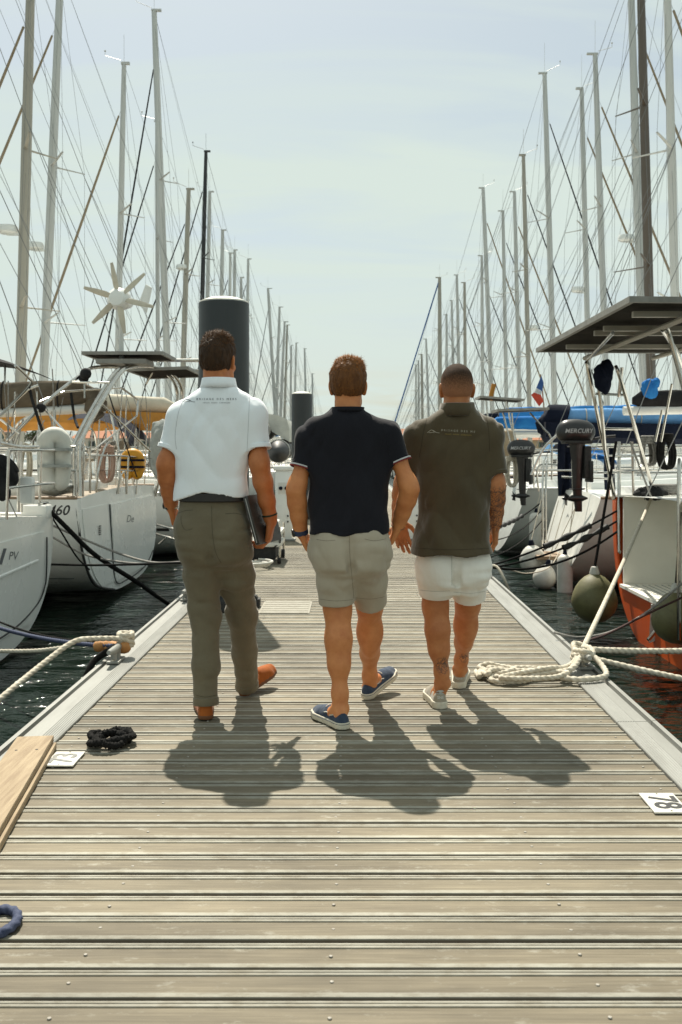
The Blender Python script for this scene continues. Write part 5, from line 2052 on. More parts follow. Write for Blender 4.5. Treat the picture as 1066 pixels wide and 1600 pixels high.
ORDER = ['first', 'second', 'third', 'fourth', 'fifth', 'sixth', 'seventh', 'eighth', 'ninth', 'tenth', 'eleventh', 'twelfth', 'thirteenth', 'fourteenth', 'fifteenth', 'sixteenth', 'seventeenth', 'eighteenth', 'nineteenth', 'twentieth', 'twenty-first', 'twenty-second', 'twenty-third', 'twenty-fourth']
HULLC = [(GEL, 'white'), (GELD, 'weathered white'), (mat('cream_gelcoat', (0.60, 0.56, 0.46), rough=0.3), 'cream'), (mat('navy_gelcoat', (0.015, 0.025, 0.06), rough=0.18), 'navy'),
         (mat('grey_gelcoat', (0.34, 0.36, 0.36), rough=0.3), 'grey')]
COVC = [(CBLUE, 'sky blue'), (CROYAL, 'royal blue'), (CNAVY, 'navy'), (CCREAM, 'cream'), (CGREY, 'grey'), (CBROWN, 'brown')]


def moored_boat(side, Y, ub, ut, vt, wpx, m_mast, mname, furl, idx, fname='', xs=2.75, spread=(0.30, 0.62), radar=None, hull_i=None, cov_i=None, zoff=None, note=None, B=3.5, rail_on=True):
    """a berthed yacht whose mast foot and masthead stand where the photograph shows them"""
    rr = random.Random(idx * 7 + (3 if side > 0 else 0))
    Xm = (ub - 550) * Y / F
    top = P(ut, vt, Y)
    am = abs(Xm)
    L = max(7.0, (am - xs) / 0.56)
    h = Hull(side, xs, Y, L, min(B, L * 0.33), 1.0 + rr.uniform(0, 0.2), 1.3 + rr.uniform(0, 0.25), stern=rr.uniform(0.66, 0.86))
    hi = hull_i if hull_i is not None else rr.choice((0, 0, 0, 1, 1, 2, 3, 4))
    ci = cov_i if cov_i is not None else rr.randrange(6)
    hm, hn = HULLC[hi]
    cm, cn = COVC[ci]
    sd = 'left' if side < 0 else 'right'
    lab = note or '%s yacht with %s mast, %s mast from the front, %s row' % (hn, mname, ORDER[idx], sd)
    root = thing('sailing_yacht', lab, 'sailboat', (side * (xs + L * 0.5), Y, WZ), 'yachts moored on the %s of the pontoon' % sd)
    h.build(root, hm, GELD, n=14, stations=10)
    cabin(h, root, GEL)
    if rail_on and Y < 60: rail(h, root, n=6)
    zb = h.sheer(0.55) + WZ + 0.42
    base = Vector((Xm, Y, zb))
    bo = Vector((side * (xs + 0.9), Y, zb + 1.05))
    mast_rig(h, root, base, top, wpx * Y / F, m_mast, furl, spread=spread, stay_r=0.0038 + 0.00003 * Y, furl_r=0.045 if furl is not CBLACK else 0.034, radar=radar, boom=bo)
    boom_cover(root, bo, Vector((Xm - side * 0.2, Y, zb + 1.05)), 0.24, cm, seed=idx)
    if rr.random() < 0.7:
        # spray hood over the companionway
        m = MB()
        rings = []
        f0 = 0.30
        for i in range(7):
            a = PI * 0.55 * i / 6
            b = h.half(f0) * 0.6
            c = h.L * f0 + 1.0 * math.sin(a) * 0.9
            z = h.sheer(f0) + 0.25 + 0.62 * math.cos(a)
            rings.append([h.w(c, q * b, z - 0.22 * q * q) for q in np.linspace(-1, 1, 9)])
        m.loft(rings, closed=False, cap0=False, cap1=False)
        build('spray_hood', m, COVC[(ci + 1) % 6][0] if rr.random() < 0.5 else cm, root)
    return root


def fender(label, c, r, hgt, m_, kind='ball', axis=(0, 0, 1), rope_to=None, rope_m=ROPEW, rope_r=0.006, group=None, tip=None):
    c = Vector(c)
    root = thing('fender', label, 'fender', c - Vector((0, 0, hgt / 2)), group)
    m = MB()
    if kind == 'ball':
        prof = [(0.03 * r, -r * 1.0)]
        for i in range(1, 12):
            a = PI * i / 12
            rr = r * math.sin(a)
            z = -r * math.cos(a)
            if z > 0: z = z * 1.18; rr = rr * (1 - 0.10 * (z / r))
            prof.append((rr, z))
        prof.append((0.16 * r, r * 1.22))
        m.lathe(prof, c, axis, 28)
    else:
        prof = [(0.02, -hgt / 2), (r * 0.6, -hgt / 2 + r * 0.12), (r * 0.95, -hgt / 2 + r * 0.5), (r, -hgt / 2 + r), (r, hgt / 2 - r), (r * 0.95, hgt / 2 - r * 0.5), (r * 0.6, hgt / 2 - r * 0.12), (0.02, hgt / 2)]
        m.lathe(prof, c, axis, 22)
    build('float_body', m, m_, root)
    ax = Vector(axis).normalized()
    tp = c + ax * (hgt / 2 if kind != 'ball' else r * 1.2)
    m = MB()
    m.lathe([(0.16 * r + 0.01, -0.03), (0.16 * r + 0.014, 0.0), (0.10 * r + 0.01, 0.06), (0.008, 0.065)], tp, ax, 14)
    build('eye', m, tip or CNAVY, root)
    if rope_to is not None:
        m = MB()
        m.tube(sag(tp + ax * 0.04, rope_to, 0.0, 6), rope_r, 6)
        build('lanyard', m, rope_m, root)
    return root
# ================================================================== the two rows of yachts, from near to far
AL, AW, AB, BR, BK = (ALU, 'silver'), (ALUW, 'white'), (ALUB, 'beige'), (BROWNM, 'brown'), (BLACKM, 'black')
# (mast foot u, masthead u, v, distance, mast width in px, mast, rolled sail, hull, cover, radar, spreaders)
LEFT = [
    (29, 49, -60, 25.4, 17, AB, CTAN, 0, 5, (0.45, -1), (0.30, 0.62)),
    (63, 95, -45, 29.5, 14, AL, CTAN, 0, 4, (0.43, -1), (0.28, 0.60)),
    (181, 194, 100, 33.6, 9.5, AL, CTAN, 1, 3, None, (0.30, 0.62)),
    (267, 241, 17, 37.7, 11, AL, CBLACK, 0, 0, None, (0.30, 0.62)),
    (248, 245, 190, 41.7, 6.5, AL, CBLACK, 0, 2, None, (0.35, 0.65)),
    (282, 295, 296, 45.7, 8.5, AB, CBLACK, 2, 3, (0.70, -0.5), (0.35, 0.68)),
    (310, 322, 237, 49.7, 7, BK, CBLACK, 3, 2, None, (0.35, 0.65)),
    (319, 328, 300, 53.8, 6.5, AL, CBLACK, 0, 1, None, (0.35, 0.65)),
    (343, 348, 360, 58, 6.5, AL, None, 0, 0, None, (0.35, 0.65)),
    (357, 360, 396, 62, 5, AW, CBLACK, 1, 4, None, (0.4, 0.7)),
    (364, 367, 391, 66, 5.5, AL, None, 0, 3, None, (0.4, 0.7)),
    (384, 388, 405, 71, 5, AL, CBLACK, 4, 1, None, (0.4, 0.7)),
    (374, 377, 434, 75, 5, AL, None, 0, 2, None, (0.4, 0.7)),
    (434, 419, 451, 92, 5, AL, CBLACK, 0, 2, None, (0.4, 0.7)),
    (430, 437, 480, 97, 4.6, AL, None, 1, 0, None, (0.4, 0.7)),
    (436, 445, 503, 103, 4.2, AL, CBLACK, 0, 3, None, (0.4, 0.7)),
    (443, 449, 508, 109, 3.6, AB, None, 2, 4, None, (0.4, 0.7)),
    (454, 455, 540, 117, 3.2, AL, CBLACK, 0, 1, None, (0.4, 0.7)),
    (459, 463, 536, 124, 3.4, AW, None, 0, 5, None, (0.4, 0.7)),
    (480, 476, 545, 150, 3.4, AL, None, 3, 0, None, (0.4, 0.7)),
    (490, 488, 584, 164, 3.0, AL, CBLACK, 0, 2, None, (0.4, 0.7)),
]
RIGHT = [
    (1061, 1041, -90, 24.6, 14, AW, CTAN, 0, 1, None, (0.30, 0.60)),
    (1021, 1000, -70, 28.7, 15, BR, None, 3, 2, None, (0.38, 0.70)),
    (1009, 985, -50, 32.8, 13, AL, CTAN, 0, 0, (0.44, -1), (0.30, 0.62)),
    (951, 930, 85, 36.8, 10, AL, CTAN, 0, 4, None, (0.33, 0.62)),
    (923, 909, 139, 40.8, 8.6, AL, CTAN, 1, 3, (0.45, -0.9), (0.33, 0.62)),
    (869, 851, 115, 44.8, 9, AL, CBLACK, 0, 1, None, (0.33, 0.62)),
    (829, 818, 243, 48.8, 7.2, AB, CBLACK, 2, 0, (0.42, 0.7), (0.33, 0.62)),
    (814, 804, 300, 52.8, 6.6, AL, CTAN, 0, 5, None, (0.33, 0.62)),
    (793, 786, 330, 56.8, 6.0, AL, CBLACK, 0, 2, None, (0.35, 0.65)),
    (772, 755, 294, 61, 7, AL, CTAN, 4, 4, None, (0.35, 0.65)),
    (755, 753, 400, 65, 5.2, AL, CBLACK, 0, 3, None, (0.35, 0.65)),
    (728, 726, 442, 69, 5.2, AB, CBLACK, 1, 0, None, (0.4, 0.7)),
    (720, 714, 430, 74, 5.0, AL, CBLACK, 0, 1, None, (0.4, 0.7)),
    (711, 706, 470, 79, 4.0, AL, None, 0, 2, None, (0.4, 0.7)),
    (688, 687, 434, 84, 6.5, AB, None, 2, 1, None, (0.4, 0.7)),
    (698, 698, 492, 89, 4.2, AL, CBLACK, 0, 4, None, (0.4, 0.7)),
    (672, 666, 530, 98, 3.6, AL, CBLACK, 0, 0, None, (0.4, 0.7)),
    (661, 659, 554, 106, 4.0, AB, None, 0, 3, None, (0.4, 0.7)),
    (655, 654, 564, 114, 3.4, AL, CBLACK, 1, 2, None, (0.4, 0.7)),
    (651, 650, 570, 121, 3.2, AW, None, 0, 1, None, (0.4, 0.7)),
]
for i, (ub, ut, vt, Y, w, (mm, mn), fu, hi, ci, rd, spd) in enumerate(LEFT):
    moored_boat(-1, Y, ub, ut, vt, w, mm, mn, fu, i, hull_i=hi, cov_i=ci, radar=rd, spread=spd)
for i, (ub, ut, vt, Y, w, (mm, mn), fu, hi, ci, rd, spd) in enumerate(RIGHT):
    b_ = moored_boat(1, Y, ub, ut, vt, w, mm, mn, fu, i, hull_i=hi, cov_i=ci, radar=rd, spread=spd)
    if ub == 688:
        m = MB(); m.tube([P(685.5, 441, Y), P(617, 660, Y)], 0.055, 8)
        build('blue_backstay', m, mat('blue_stay_cover', (0.02, 0.10, 0.30), rough=0.7), b_)
# ================================================================== the nearest yachts, seen at their sterns
def tp(m, pts, r, seg=8, sm=5):
    q = [P(*p) for p in pts]
    m.tube(catmull(q, sm) if len(q) > 2 else q, r, seg)


def transom_panel(h, root, k, ztop, zbot, proud, m_, name, t0=-1.0, t1=1.0):
    """flat panel set on the transom, its sides following the stern's outline"""
    pts = []
    zs, zk = h.sheer(0), h.keel(0)
    n = 12
    left, right = [], []
    for i in range(n + 1):
        z = ztop + (zbot - ztop) * i / n
        q = min(1, max(0, (zs - z) / (zs - zk)))
        t = h.half(0) * k * (max(0.0, 1 - (q * 0.97) ** h.power)) ** (1 / h.power)
        left.append(h.w(-proud - h.rake * (zs - z) / zs, max(-t, t0 * h.half(0)), z)); right.append(h.w(-proud - h.rake * (zs - z) / zs, min(t, t1 * h.half(0)), z))
    poly = left + right[::-1]
    m = MB()
    m.prism(poly, (h.side * proud * 0.85, 0, 0))
    return build(name, m, m_, root)


def lettering(root, name, body, size, centre, right, up, m_, spacing=1.0, shear=0.0, bold=0.0):
    a, f = text_mesh(body, size, spacing, shear, bold=bold)
    r, u = Vector(right).normalized(), Vector(up).normalized()
    m = MB()
    m.add([Vector(centre) + r * q.x + u * q.y for q in a], f)
    return build(name, m, m_, root, normals=False)


def lettering_on(root, part, name, body, size, u, v, Y, m_, spacing=1.0, shear=0.0, bold=0.0, sx=1.0):
    """letters laid on the surface of a part where a photo pixel meets it"""
    a, f = text_mesh(body, size, spacing, shear, bold=bold)
    for q in a: q.x *= sx
    m = MB()
    bv = bvh_of(part)
    print_on(m, bv, a, f, u, v, Y)
    if m.v: return build(name, m, m_, root, normals=False)
    print('lettering missed', body)


SEAM = mat('dark_seam', (0.03, 0.03, 0.03), rough=0.7)
LETT = mat('grey_lettering', (0.10, 0.11, 0.12), rough=0.6)
PANEL = mat('solar_cells', (0.010, 0.012, 0.020), (0.014, 0.016, 0.028), rough=0.25, scale=30)
UNDER = mat('panel_backing', (0.020, 0.018, 0.015), (0.032, 0.028, 0.022), rough=0.95, scale=9, spec=0.05)
FRAMEM = mat('panel_frame', (0.30, 0.29, 0.26), (0.22, 0.21, 0.19), rough=0.6, metal=0.2, spec=0.3)


def solar(root, c, s, tilt=0.0, roll=0.0, frame=0.03):
    Rm = Matrix.Rotation(tilt, 3, 'X') @ Matrix.Rotation(roll, 3, 'Y')
    c = Vector(c)
    m = MB(); m.box(c + Rm @ Vector((0, 0, 0.012)), (s[0] - 0.02, s[1] - 0.02, 0.012), Rm)
    p_ = build('solar_panel', m, PANEL, root)
    m = MB(); m.box(c + Rm @ Vector((0, 0, -0.003)), (s[0] - 0.03, s[1] - 0.03, 0.008), Rm)
    build('panel_backing', m, UNDER, p_)
    m = MB()
    for sx in (-1, 1):
        m.box(c + Rm @ Vector((sx * (s[0] / 2 - frame / 2), 0, 0)), (frame, s[1], 0.042), Rm)
        m.box(c + Rm @ Vector((0, sx * (s[1] / 2 - frame / 2), 0.0005)), (s[0] - 2 * frame, frame, 0.040), Rm)
    build('panel_frame', m, FRAMEM, p_)
    return p_


def winches(root, h, n=2):
    for i in range(n):
        for sg in (-1, 1):
            m = MB()
            m.lathe([(0.09, 0), (0.085, 0.03), (0.055, 0.06), (0.055, 0.12), (0.075, 0.15), (0.05, 0.17)], h.w(1.2 + i * 1.1, sg * (h.half(0.12) - 0.38), h.sheer(0.1) + 0.22), seg=16)
            build('winch', m, STEEL, root)


def coaming(root, h, s0=0.35, s1=4.2, t0=0.55, hgt=0.24):
    for sg in (-1, 1):
        m = MB()
        rings = []
        for i in range(8):
            s = s0 + (s1 - s0) * i / 7
            b = h.half(s / h.L)
            hh = hgt * (0.5 + 0.5 * i / 7)
            z0 = h.sheer(s / h.L) + 0.02
            rings.append([h.w(s, sg * b * t0, z0), h.w(s, sg * (b * t0 + 0.04), z0 + hh), h.w(s, sg * (b * t0 + 0.30), z0 + hh), h.w(s, sg * (b * t0 + 0.42), z0)])
        m.loft(rings, closed=True)
        build('cockpit_coaming', m, GEL, root)


# ---------------------------------------------------------------- left, nearest
hL1 = Hull(-1, 3.0, 8.0, 13.0, 4.05, 1.17, 1.5, stern=0.985, power=2.7, lift=0.02)
L1 = thing('sailing_yacht', 'white yacht whose stern fills the left edge, lettered PV', 'sailboat', (-9.5, 8.0, WZ), 'yachts moored on the left of the pontoon')
hL1.build(L1, GEL, GELD, n=32)
cabin(hL1, L1, GEL)
coaming(L1, hL1)
rail(hL1, L1, 0.66, 7)
pl = transom_panel(hL1, L1, 0.84, 1.04, 0.22, 0.016, GEL, 'bathing_platform')
m = MB()
q = [hL1.w(-0.018, 1.73, 0.98), hL1.w(-0.018, 1.72, 0.66), hL1.w(-0.018, 1.66, 0.50), hL1.w(-0.018, 1.40, 0.36), hL1.w(-0.018, 0.6, 0.24), hL1.w(-0.018, -1.2, 0.22)]
m.tube(catmull(q, 6), 0.008, 6)
build('platform_seam', m, SEAM, pl)
m = MB()
m.tube([hL1.w(-0.016, -1.6, 0.70), hL1.w(-0.016, 1.45, 0.78)], 0.016, 6)
build('moulding', m, GEL, pl)
lettering_on(pl, pl, 'registration_lettering', 'PV', 0.11, 20, 869, 9.2, LETT, shear=0.25, sx=0.7)
lettering_on(pl, pl, 'registration_lettering', 'I', 0.20, 0.5, 871, 8.9, LETT, shear=0.3, bold=0.004)
# a squared corner post with cleat, stern light
m = MB()
m.bbox(hL1.w(0.12, 1.86, 1.22), (0.26, 0.22, 0.14), 0.03)
build('quarter_block', m, GEL, L1)
m = MB()
for yo in (-0.06, 0.06):
    m.tube([P(68, 792, 9.9) + Vector((0, yo, -0.06)), P(68, 788, 9.9) + Vector((0, yo, 0.01))], 0.012, 6)
m.tube([P(68, 788, 9.9) + Vector((0, -0.13, 0.015)), P(68, 788, 9.9) + Vector((0, 0.13, 0.015))], 0.014, 8)
build('stern_cleat', m, STEEL, L1)
# gantry and tubes over the stern
m = MB()
tp(m, [(29, 800, 9.55), (29, 700, 9.55)], 0.017)
tp(m, [(34, 800, 9.7), (33, 690, 9.7)], 0.013)
tp(m, [(0, 692, 9.3), (30, 698, 9.55), (60, 698, 9.9)], 0.016)
build('stern_rail', m, STEEL, L1)
mast_rig(hL1, L1, hL1.w(7.2, 0, 1.75), hL1.w(6.9, 0, 18.5), 0.24, ALU, CTAN, boom=hL1.w(1.6, 0, 2.7))
boom_cover(L1, hL1.w(1.9, 0, 2.75), hL1.w(7.0, 0, 2.8), 0.24, CNAVY, seed=4)
# navy bimini whose edge shows at the left
m = MB()
rings = []
for i in range(9):
    f = i / 8
    rings.append([P(22 - 260 * f, 570 - 26 * math.sin(PI * min(1, f * 1.3)) + 2 * q2, 9.0) + Vector((0, q2 * 1.3, -0.05 * q2 * q2)) for q2 in np.linspace(-1, 1, 7)])
m.loft(rings, closed=False, cap0=False, cap1=False)
build('bimini', m, CBLACK, L1)
m = MB()
tp(m, [(24, 571, 8.6), (44, 590, 8.9), (46, 602, 9.0), (0, 650, 9.2)], 0.013)
build('bimini_frame', m, STEEL, L1)
m = MB()
tp(m, [(8, 570, 9.6), (8, 600, 9.6)], 0.010)
build('bimini_frame', m, STEEL, L1)

# ---------------------------------------------------------------- left, second: the 460
hL2 = Hull(-1, 3.03, 13.12, 14.1, 4.38, 1.29, 1.6, stern=0.985, power=2.9, lift=0.08, rake=0.10)
L2 = thing('sailing_yacht', 'white yacht lettered 460 with steel arch, wind generator and solar panels', 'sailboat', (-10, 13.12, WZ), 'yachts moored on the left of the pontoon')
hL2.build(L2, GEL, mat('teak_deck', (0.30, 0.24, 0.17), (0.24, 0.19, 0.13), rough=0.7, scale=4, stretch=(1, 14, 14)), n=36, stripe=(mat('grey_boot_stripe', (0.25, 0.26, 0.27), rough=0.4), -1.02, -0.92))
cabin(hL2, L2, GEL)
coaming(L2, hL2)
winches(L2, hL2)
pl = transom_panel(hL2, L2, 0.90, 1.16, 0.20, 0.022, GEL, 'bathing_platform', t0=-0.34)
transom_panel(hL2, L2, 0.93, 1.17, 0.22, 0.012, GEL, 'transom_panel', t1=-0.40)
m = MB()
m.tube(catmull([hL2.w(-0.013 - hL2.rake * 0.1, -0.76, 1.16), hL2.w(-0.06, -0.80, 0.7), hL2.w(-0.10, -0.78, 0.22), hL2.w(-0.115, -0.2, 0.155), hL2.w(-0.115, 0.9, 0.2), hL2.w(-0.10, 1.55, 0.36)], 8), 0.008, 6)
build('platform_seam', m, SEAM, pl)
m = MB()
m.tube(catmull([hL2.w(0.02, -2.14, 1.26), hL2.w(-0.01, -2.13, 1.0), hL2.w(-0.05, -2.05, 0.62), hL2.w(-0.09, -1.75, 0.30), hL2.w(-0.115, -0.9, 0.12)], 8), 0.015, 8)
build('corner_moulding', m, RUBBER, L2)  # black tube stands in for the dark shading of the corner groove
lettering_on(L2, hL2.hull, 'model_lettering', '460', 0.155, 91, 798, 11.0, SEAM, shear=0.3, bold=0.002)
lettering_on(pl, pl, 'name_lettering', 'De', 0.14, 203, 811, 13.6, LETT, shear=0.3, sx=0.6)
m = MB()
for i in range(5):
    for j in (0, 1):
        m.box(P(147 + j * 7, 822 + i * 3.2, 11.75) + Vector((0.02, 0, 0)), (0.01, 0.07, 0.012))
build('vent_grille', m, SEAM, L2)
m = MB()
tp(m, [(137, 795, 11.6), (141, 808, 11.6), (146, 812, 11.65)], 0.008)
build('transom_handle', m, SEAM, L2)
m = MB(); m.bbox(P(175, 764, 12.6) + Vector((-0.28, 0, 0)), (0.3, 0.75, 0.22), 0.05)
build('helm_seat', m, GEL, L2)
m = MB(); m.bbox(P(72, 765, 11.4) + Vector((-0.3, 0, 0)), (0.9, 0.5, 0.18), 0.06)
build('helm_seat', m, GEL, L2)
# steel arch
m = MB()
for du, dY in ((0, 0), (-8, 0.06)):
    tp(m, [(125 + du, 776, 11.15 + dY), (124 + du, 705, 11.2 + dY), (128 + du, 686, 11.25 + dY), (152 + du, 640, 11.4 + dY), (184 + du, 588, 11.7 + dY), (203 + du, 574, 12.0 + dY), (236 + du, 572, 13.2 + dY), (266 + du, 582, 14.4 + dY), (283 + du, 604, 15.0 + dY), (282 + du, 640, 15.1 + dY), (250 + du, 775, 15.15 + dY)], 0.027, 10, 7)
build('arch', m, STEEL, L2)
m = MB()
tp(m, [(12, 760, 11.3), (12, 696, 11.3), (20, 680, 11.3), (80, 622, 11.5), (132, 582, 11.8), (150, 574, 12.0), (190, 573, 12.4), (240, 571, 13.8)], 0.022, 10, 6)
tp(m, [(0, 650, 11.2), (40, 612, 11.3), (60, 602, 11.35)], 0.016)
build('bimini_arch', m, STEEL, L2)
m = MB()
for a, b, r in (((113, 597, 11.6), (171, 598, 11.65), 0.013), ((62, 628, 11.5), (100, 612, 11.8), 0.012), ((100, 612, 11.8), (190, 606, 13.0), 0.012), ((70, 640, 11.5), (116, 690, 11.3), 0.013),
                ((160, 632, 11.5), (235, 705, 12.6), 0.012), ((0, 655, 11.2), (30, 678, 11.3), 0.013), ((132, 597, 11.7), (132, 622, 11.7), 0.010), ((190, 606, 13.0), (216, 625, 13.6), 0.014),
                ((216, 625, 13.6), (214, 650, 13.5), 0.014), ((214, 650, 13.5), (150, 700, 12.0), 0.012), ((85, 640, 11.6), (85, 690, 11.6), 0.02), ((172, 640, 13.0), (186, 705, 13.0), 0.014),
                ((240, 563, 14.0), (310, 563, 14.4), 0.025), ((238, 578, 14.0), (312, 578, 14.3), 0.014), ((228, 600, 14.0), (240, 578, 14.0), 0.018)):
    m.tube([P(*a), P(*b)], r, 8)
tag(build('arch_braces', m, STEEL, L2), kind='stuff')
m = MB()
for v in (698, 735):
    tp(m, [(-30, v, 10.95), (60, v, 11.0), (118, v, 11.1)], 0.014)
for u in (14, 30, 62):
    tp(m, [(u, 776, 11.0), (u, 698, 11.0)], 0.013)
tp(m, [(130, 776, 11.2), (131, 706, 11.2), (137, 700, 11.25), (140, 706, 11.3), (141, 770, 11.4)], 0.012)
tp(m, [(150, 768, 12.0), (154, 735, 12.0), (163, 702, 12.1), (172, 690, 12.2)], 0.014)
tp(m, [(130, 712, 11.2), (180, 712, 12.4), (236, 716, 15.0)], 0.012)
tp(m, [(150, 735, 12.0), (195, 735, 13.0), (236, 738, 15.0)], 0.010)
for (u, Y) in ((185, 12.6), (198, 13.2), (213, 13.9)):
    tp(m, [(u, 772, Y), (u + 3, 712, Y)], 0.012)
tp(m, [(182, 772, 12.8), (190, 742, 12.8), (196, 740, 12.9), (197, 772, 13.0)], 0.012)
tag(build('stern_rails', m, STEEL, L2), kind='stuff')
# lashings and straps on the tubes
m = MB()
tp(m, [(45, 600, 11.3), (52, 630, 11.35), (72, 690, 11.3)], 0.018)
tp(m, [(111, 613, 11.7), (116, 650, 11.7), (122, 668, 11.5)], 0.016)
m.ball(P(64, 637, 11.45), 0.06, 8, 6); m.ball(P(134, 584, 11.7), 0.07, 8, 6); m.ball(P(131, 592, 11.75), 0.06, 8, 6)
tp(m, [(170, 615, 12), (185, 660, 12), (214, 745, 12.6)], 0.008)
build('lashing', m, CBLACK, L2)
solar(L2, P(204, 557, 12.4), (0.98, 0.9, 0.03))
solar(L2, P(262, 583, 14.2), (0.84, 1.5, 0.03), roll=R(-2))
m = MB(); m.box(P(196, 567, 12.2), (0.60, 0.5, 0.055)); build('panel_bracket', m, FRAMEM, L2)
# cables, sheets and spare lines strung about the arch and rails
m = MB()
rc = random.Random(44)
for i in range(26):
    u0 = rc.uniform(5, 235); Y0 = 11.0 + (u0 / 240) * 3.8
    v0 = rc.uniform(575, 660); v1 = rc.uniform(690, 770)
    u1 = u0 + rc.uniform(-45, 45)
    a_, b_ = P(u0, v0, Y0), P(max(2, min(236, u1)), v1, 11.0 + (max(2, min(236, u1)) / 240) * 3.9)
    m.tube(sag(a_, b_, rc.uniform(0, 0.10), 6), rc.choice((0.004, 0.005, 0.007)), 5)
tag(build('loose_lines', m, ROPEG, L2), kind='stuff')
m = MB()
for i in range(9):
    u0 = rc.uniform(20, 235); Y0 = 11.0 + (u0 / 240) * 3.8
    m.tube([P(u0, rc.uniform(600, 700), Y0), P(u0 + rc.uniform(-12, 12), 770, Y0)], rc.choice((0.010, 0.014)), 6)
tag(build('stanchions', m, STEEL, L2), kind='stuff')
# two steering wheels
for (u, v, Y) in ((60, 722, 12.2), (196, 716, 14.1)):
    c = P(u, v, Y) + Vector((-0.5, 0, 0))
    m = MB()
    m.tube([c + Vector((0, math.cos(2 * PI * k / 28) * 0.42, math.sin(2 * PI * k / 28) * 0.42)) for k in range(28)], 0.016, 8, closed=True)
    for k in range(5):
        a_ = 2 * PI * k / 5
        m.tube([c, c + Vector((0, math.cos(a_) * 0.42, math.sin(a_) * 0.42))], 0.010, 6)
    m.lathe([(0.05, -0.06), (0.05, 0.06)], c, (1, 0, 0), 12)
    build('steering_wheel', m, STEEL, L2)
    m = MB(); m.bbox(c + Vector((-0.16, 0, -0.22)), (0.22, 0.34, 0.62), 0.06); build('helm_pedestal', m, GEL, L2)
# wind generator
m = MB()
hub = P(187, 467, 12.2)
m.tube([P(190, 566, 12.25), P(189, 480, 12.25)], 0.030, 12)
pole = build('generator_pole', m, ALUW, L2)
m = MB()
m.lathe([(0.02, -0.20), (0.09, -0.19), (0.135, -0.13), (0.142, -0.05), (0.115, 0.06), (0.07, 0.25), (0.03, 0.36)], hub + Vector((0, 0.1, 0)), (0.12, 1, 0), 24)
hubo = build('generator_hub', m, GEL, L2)
for an in (101, 43, -14, -80, -136, 163):
    a = R(an)
    d = Vector((math.cos(a), 0, math.sin(a))); c = Vector((-math.sin(a), 0, math.cos(a)))
    m = MB()
    rings = []
    for (f, ch, tw) in ((0.08, 0.050, 0.5), (0.16, 0.080, 0.42), (0.28, 0.070, 0.28), (0.44, 0.036, 0.12)):
        e = c * math.cos(tw) + Vector((0, 1, 0)) * math.sin(tw); nn = d.cross(e)
        o = hub + Vector((0, -0.06, 0)) + d * f
        rings.append([o + e * ch * 0.5, o + e * ch * 0.1 + nn * 0.010, o - e * ch * 0.5, o + e * ch * 0.1 - nn * 0.006])
    m.loft(rings)
    build('blade', m, CCREAM, hubo)
m = MB()
m.prism([hub + Vector((0.14, 0.42, 0.0)), hub + Vector((0.22, 0.48, 0.26)), hub + Vector((0.29, 0.5, 0.22)), hub + Vector((0.22, 0.5, -0.1))], (0.01, 0.012, 0))
build('tail_vane', m, GEL, hubo)
mast_rig(hL2, L2, hL2.w(8.2, 0, 1.9), hL2.w(7.8, 0, 20.5), 0.27, ALU, CTAN, boom=hL2.w(0.5, 0, 2.9))
# brown sail cover along the boom, its end bunched with a strap
boom_cover(L2, P(150, 618, 13.12), P(-330, 640, 13.12), 0.235, CBROWN, seed=9, droop=0.02, tie=CBLACK)
m = MB()
m.tube(catmull([P(146, 612, 13.05), P(150, 628, 13.0), P(149, 645, 13.0), P(154, 654, 13.0)], 5), [0.10] * 5 + [0.14] * 5 + [0.10] * 6, 12)
build('bunched_canvas', m, CBROWN, L2)

# ---------------------------------------------------------------- left, third and fourth
hL3 = Hull(-1, 2.9, 17.7, 11.2, 3.5, 1.12, 1.4, stern=0.80, power=2.6, lift=0.04)
L3 = thing('sailing_yacht', 'white yacht with dark hull stripes and cream and orange boom tent', 'sailboat', (-8.5, 17.7, WZ), 'yachts moored on the left of the pontoon')
hL3.build(L3, GEL, GELD, n=24, stripe=(SEAM, -0.62, -0.57))
m = MB()
cabin(hL3, L3, GEL); rail(hL3, L3, 0.62, 6); coaming(L3, hL3)
mast_rig(hL3, L3, hL3.w(6.0, 0, 1.6), hL3.w(5.8, 0, 15.5), 0.19, ALU, CBLACK, boom=hL3.w(0.4, 0, 2.6))
boom_cover(L3, P(277, 640, 17.7), P(-150, 618, 17.7), 0.30, CCREAM, seed=12, bag=0.9)
m = MB()
a, b = P(277, 655, 17.6), P(-150, 640, 17.6)
rings = []
for i in range(15):
    c = a.lerp(b, i / 14)
    hh = 0.20 + 0.16 * (i / 14) + 0.02 * math.sin(i * 1.7)
    rings.append([c + Vector((0, -0.17, 0.10)), c + Vector((0, -0.20, -hh * 0.5)), c + Vector((0, -0.08, -hh)), c + Vector((0, 0.1, -hh)), c + Vector((0, 0.22, -hh * 0.5)), c + Vector((0, 0.18, 0.10))])
m.loft(rings)
build('boom_tent', m, CORANGE, L3)
m = MB()
rings = []
for i in range(9):
    an = PI * 0.62 * i / 8
    rings.append([P(188, 690, 16.9) + Vector((-0.5 + 0.95 * math.cos(an) * 0.8, q2 * 0.85 + 0.4, 0.05 + 0.46 * math.sin(an) - 0.13 * q2 * q2)) for q2 in np.linspace(-1, 1, 9)])
m.loft(rings, closed=False, cap0=False, cap1=False)
build('spray_hood', m, CNAVY, L3)
m = MB()
tp(m, [(12, 690, 16), (30, 660, 16), (60, 645, 16)], 0.02)
tp(m, [(248, 850, 16.0), (262, 838, 16.0)], 0.015)
build('awning_frame', m, STEEL, L3)
m = MB()
for (v0, v1) in ((818, 831), (833, 848)):
    tp(m, [(240, v0, 15.9), (262, v0 + 6, 15.6), (292, v1, 15.4)], 0.016)
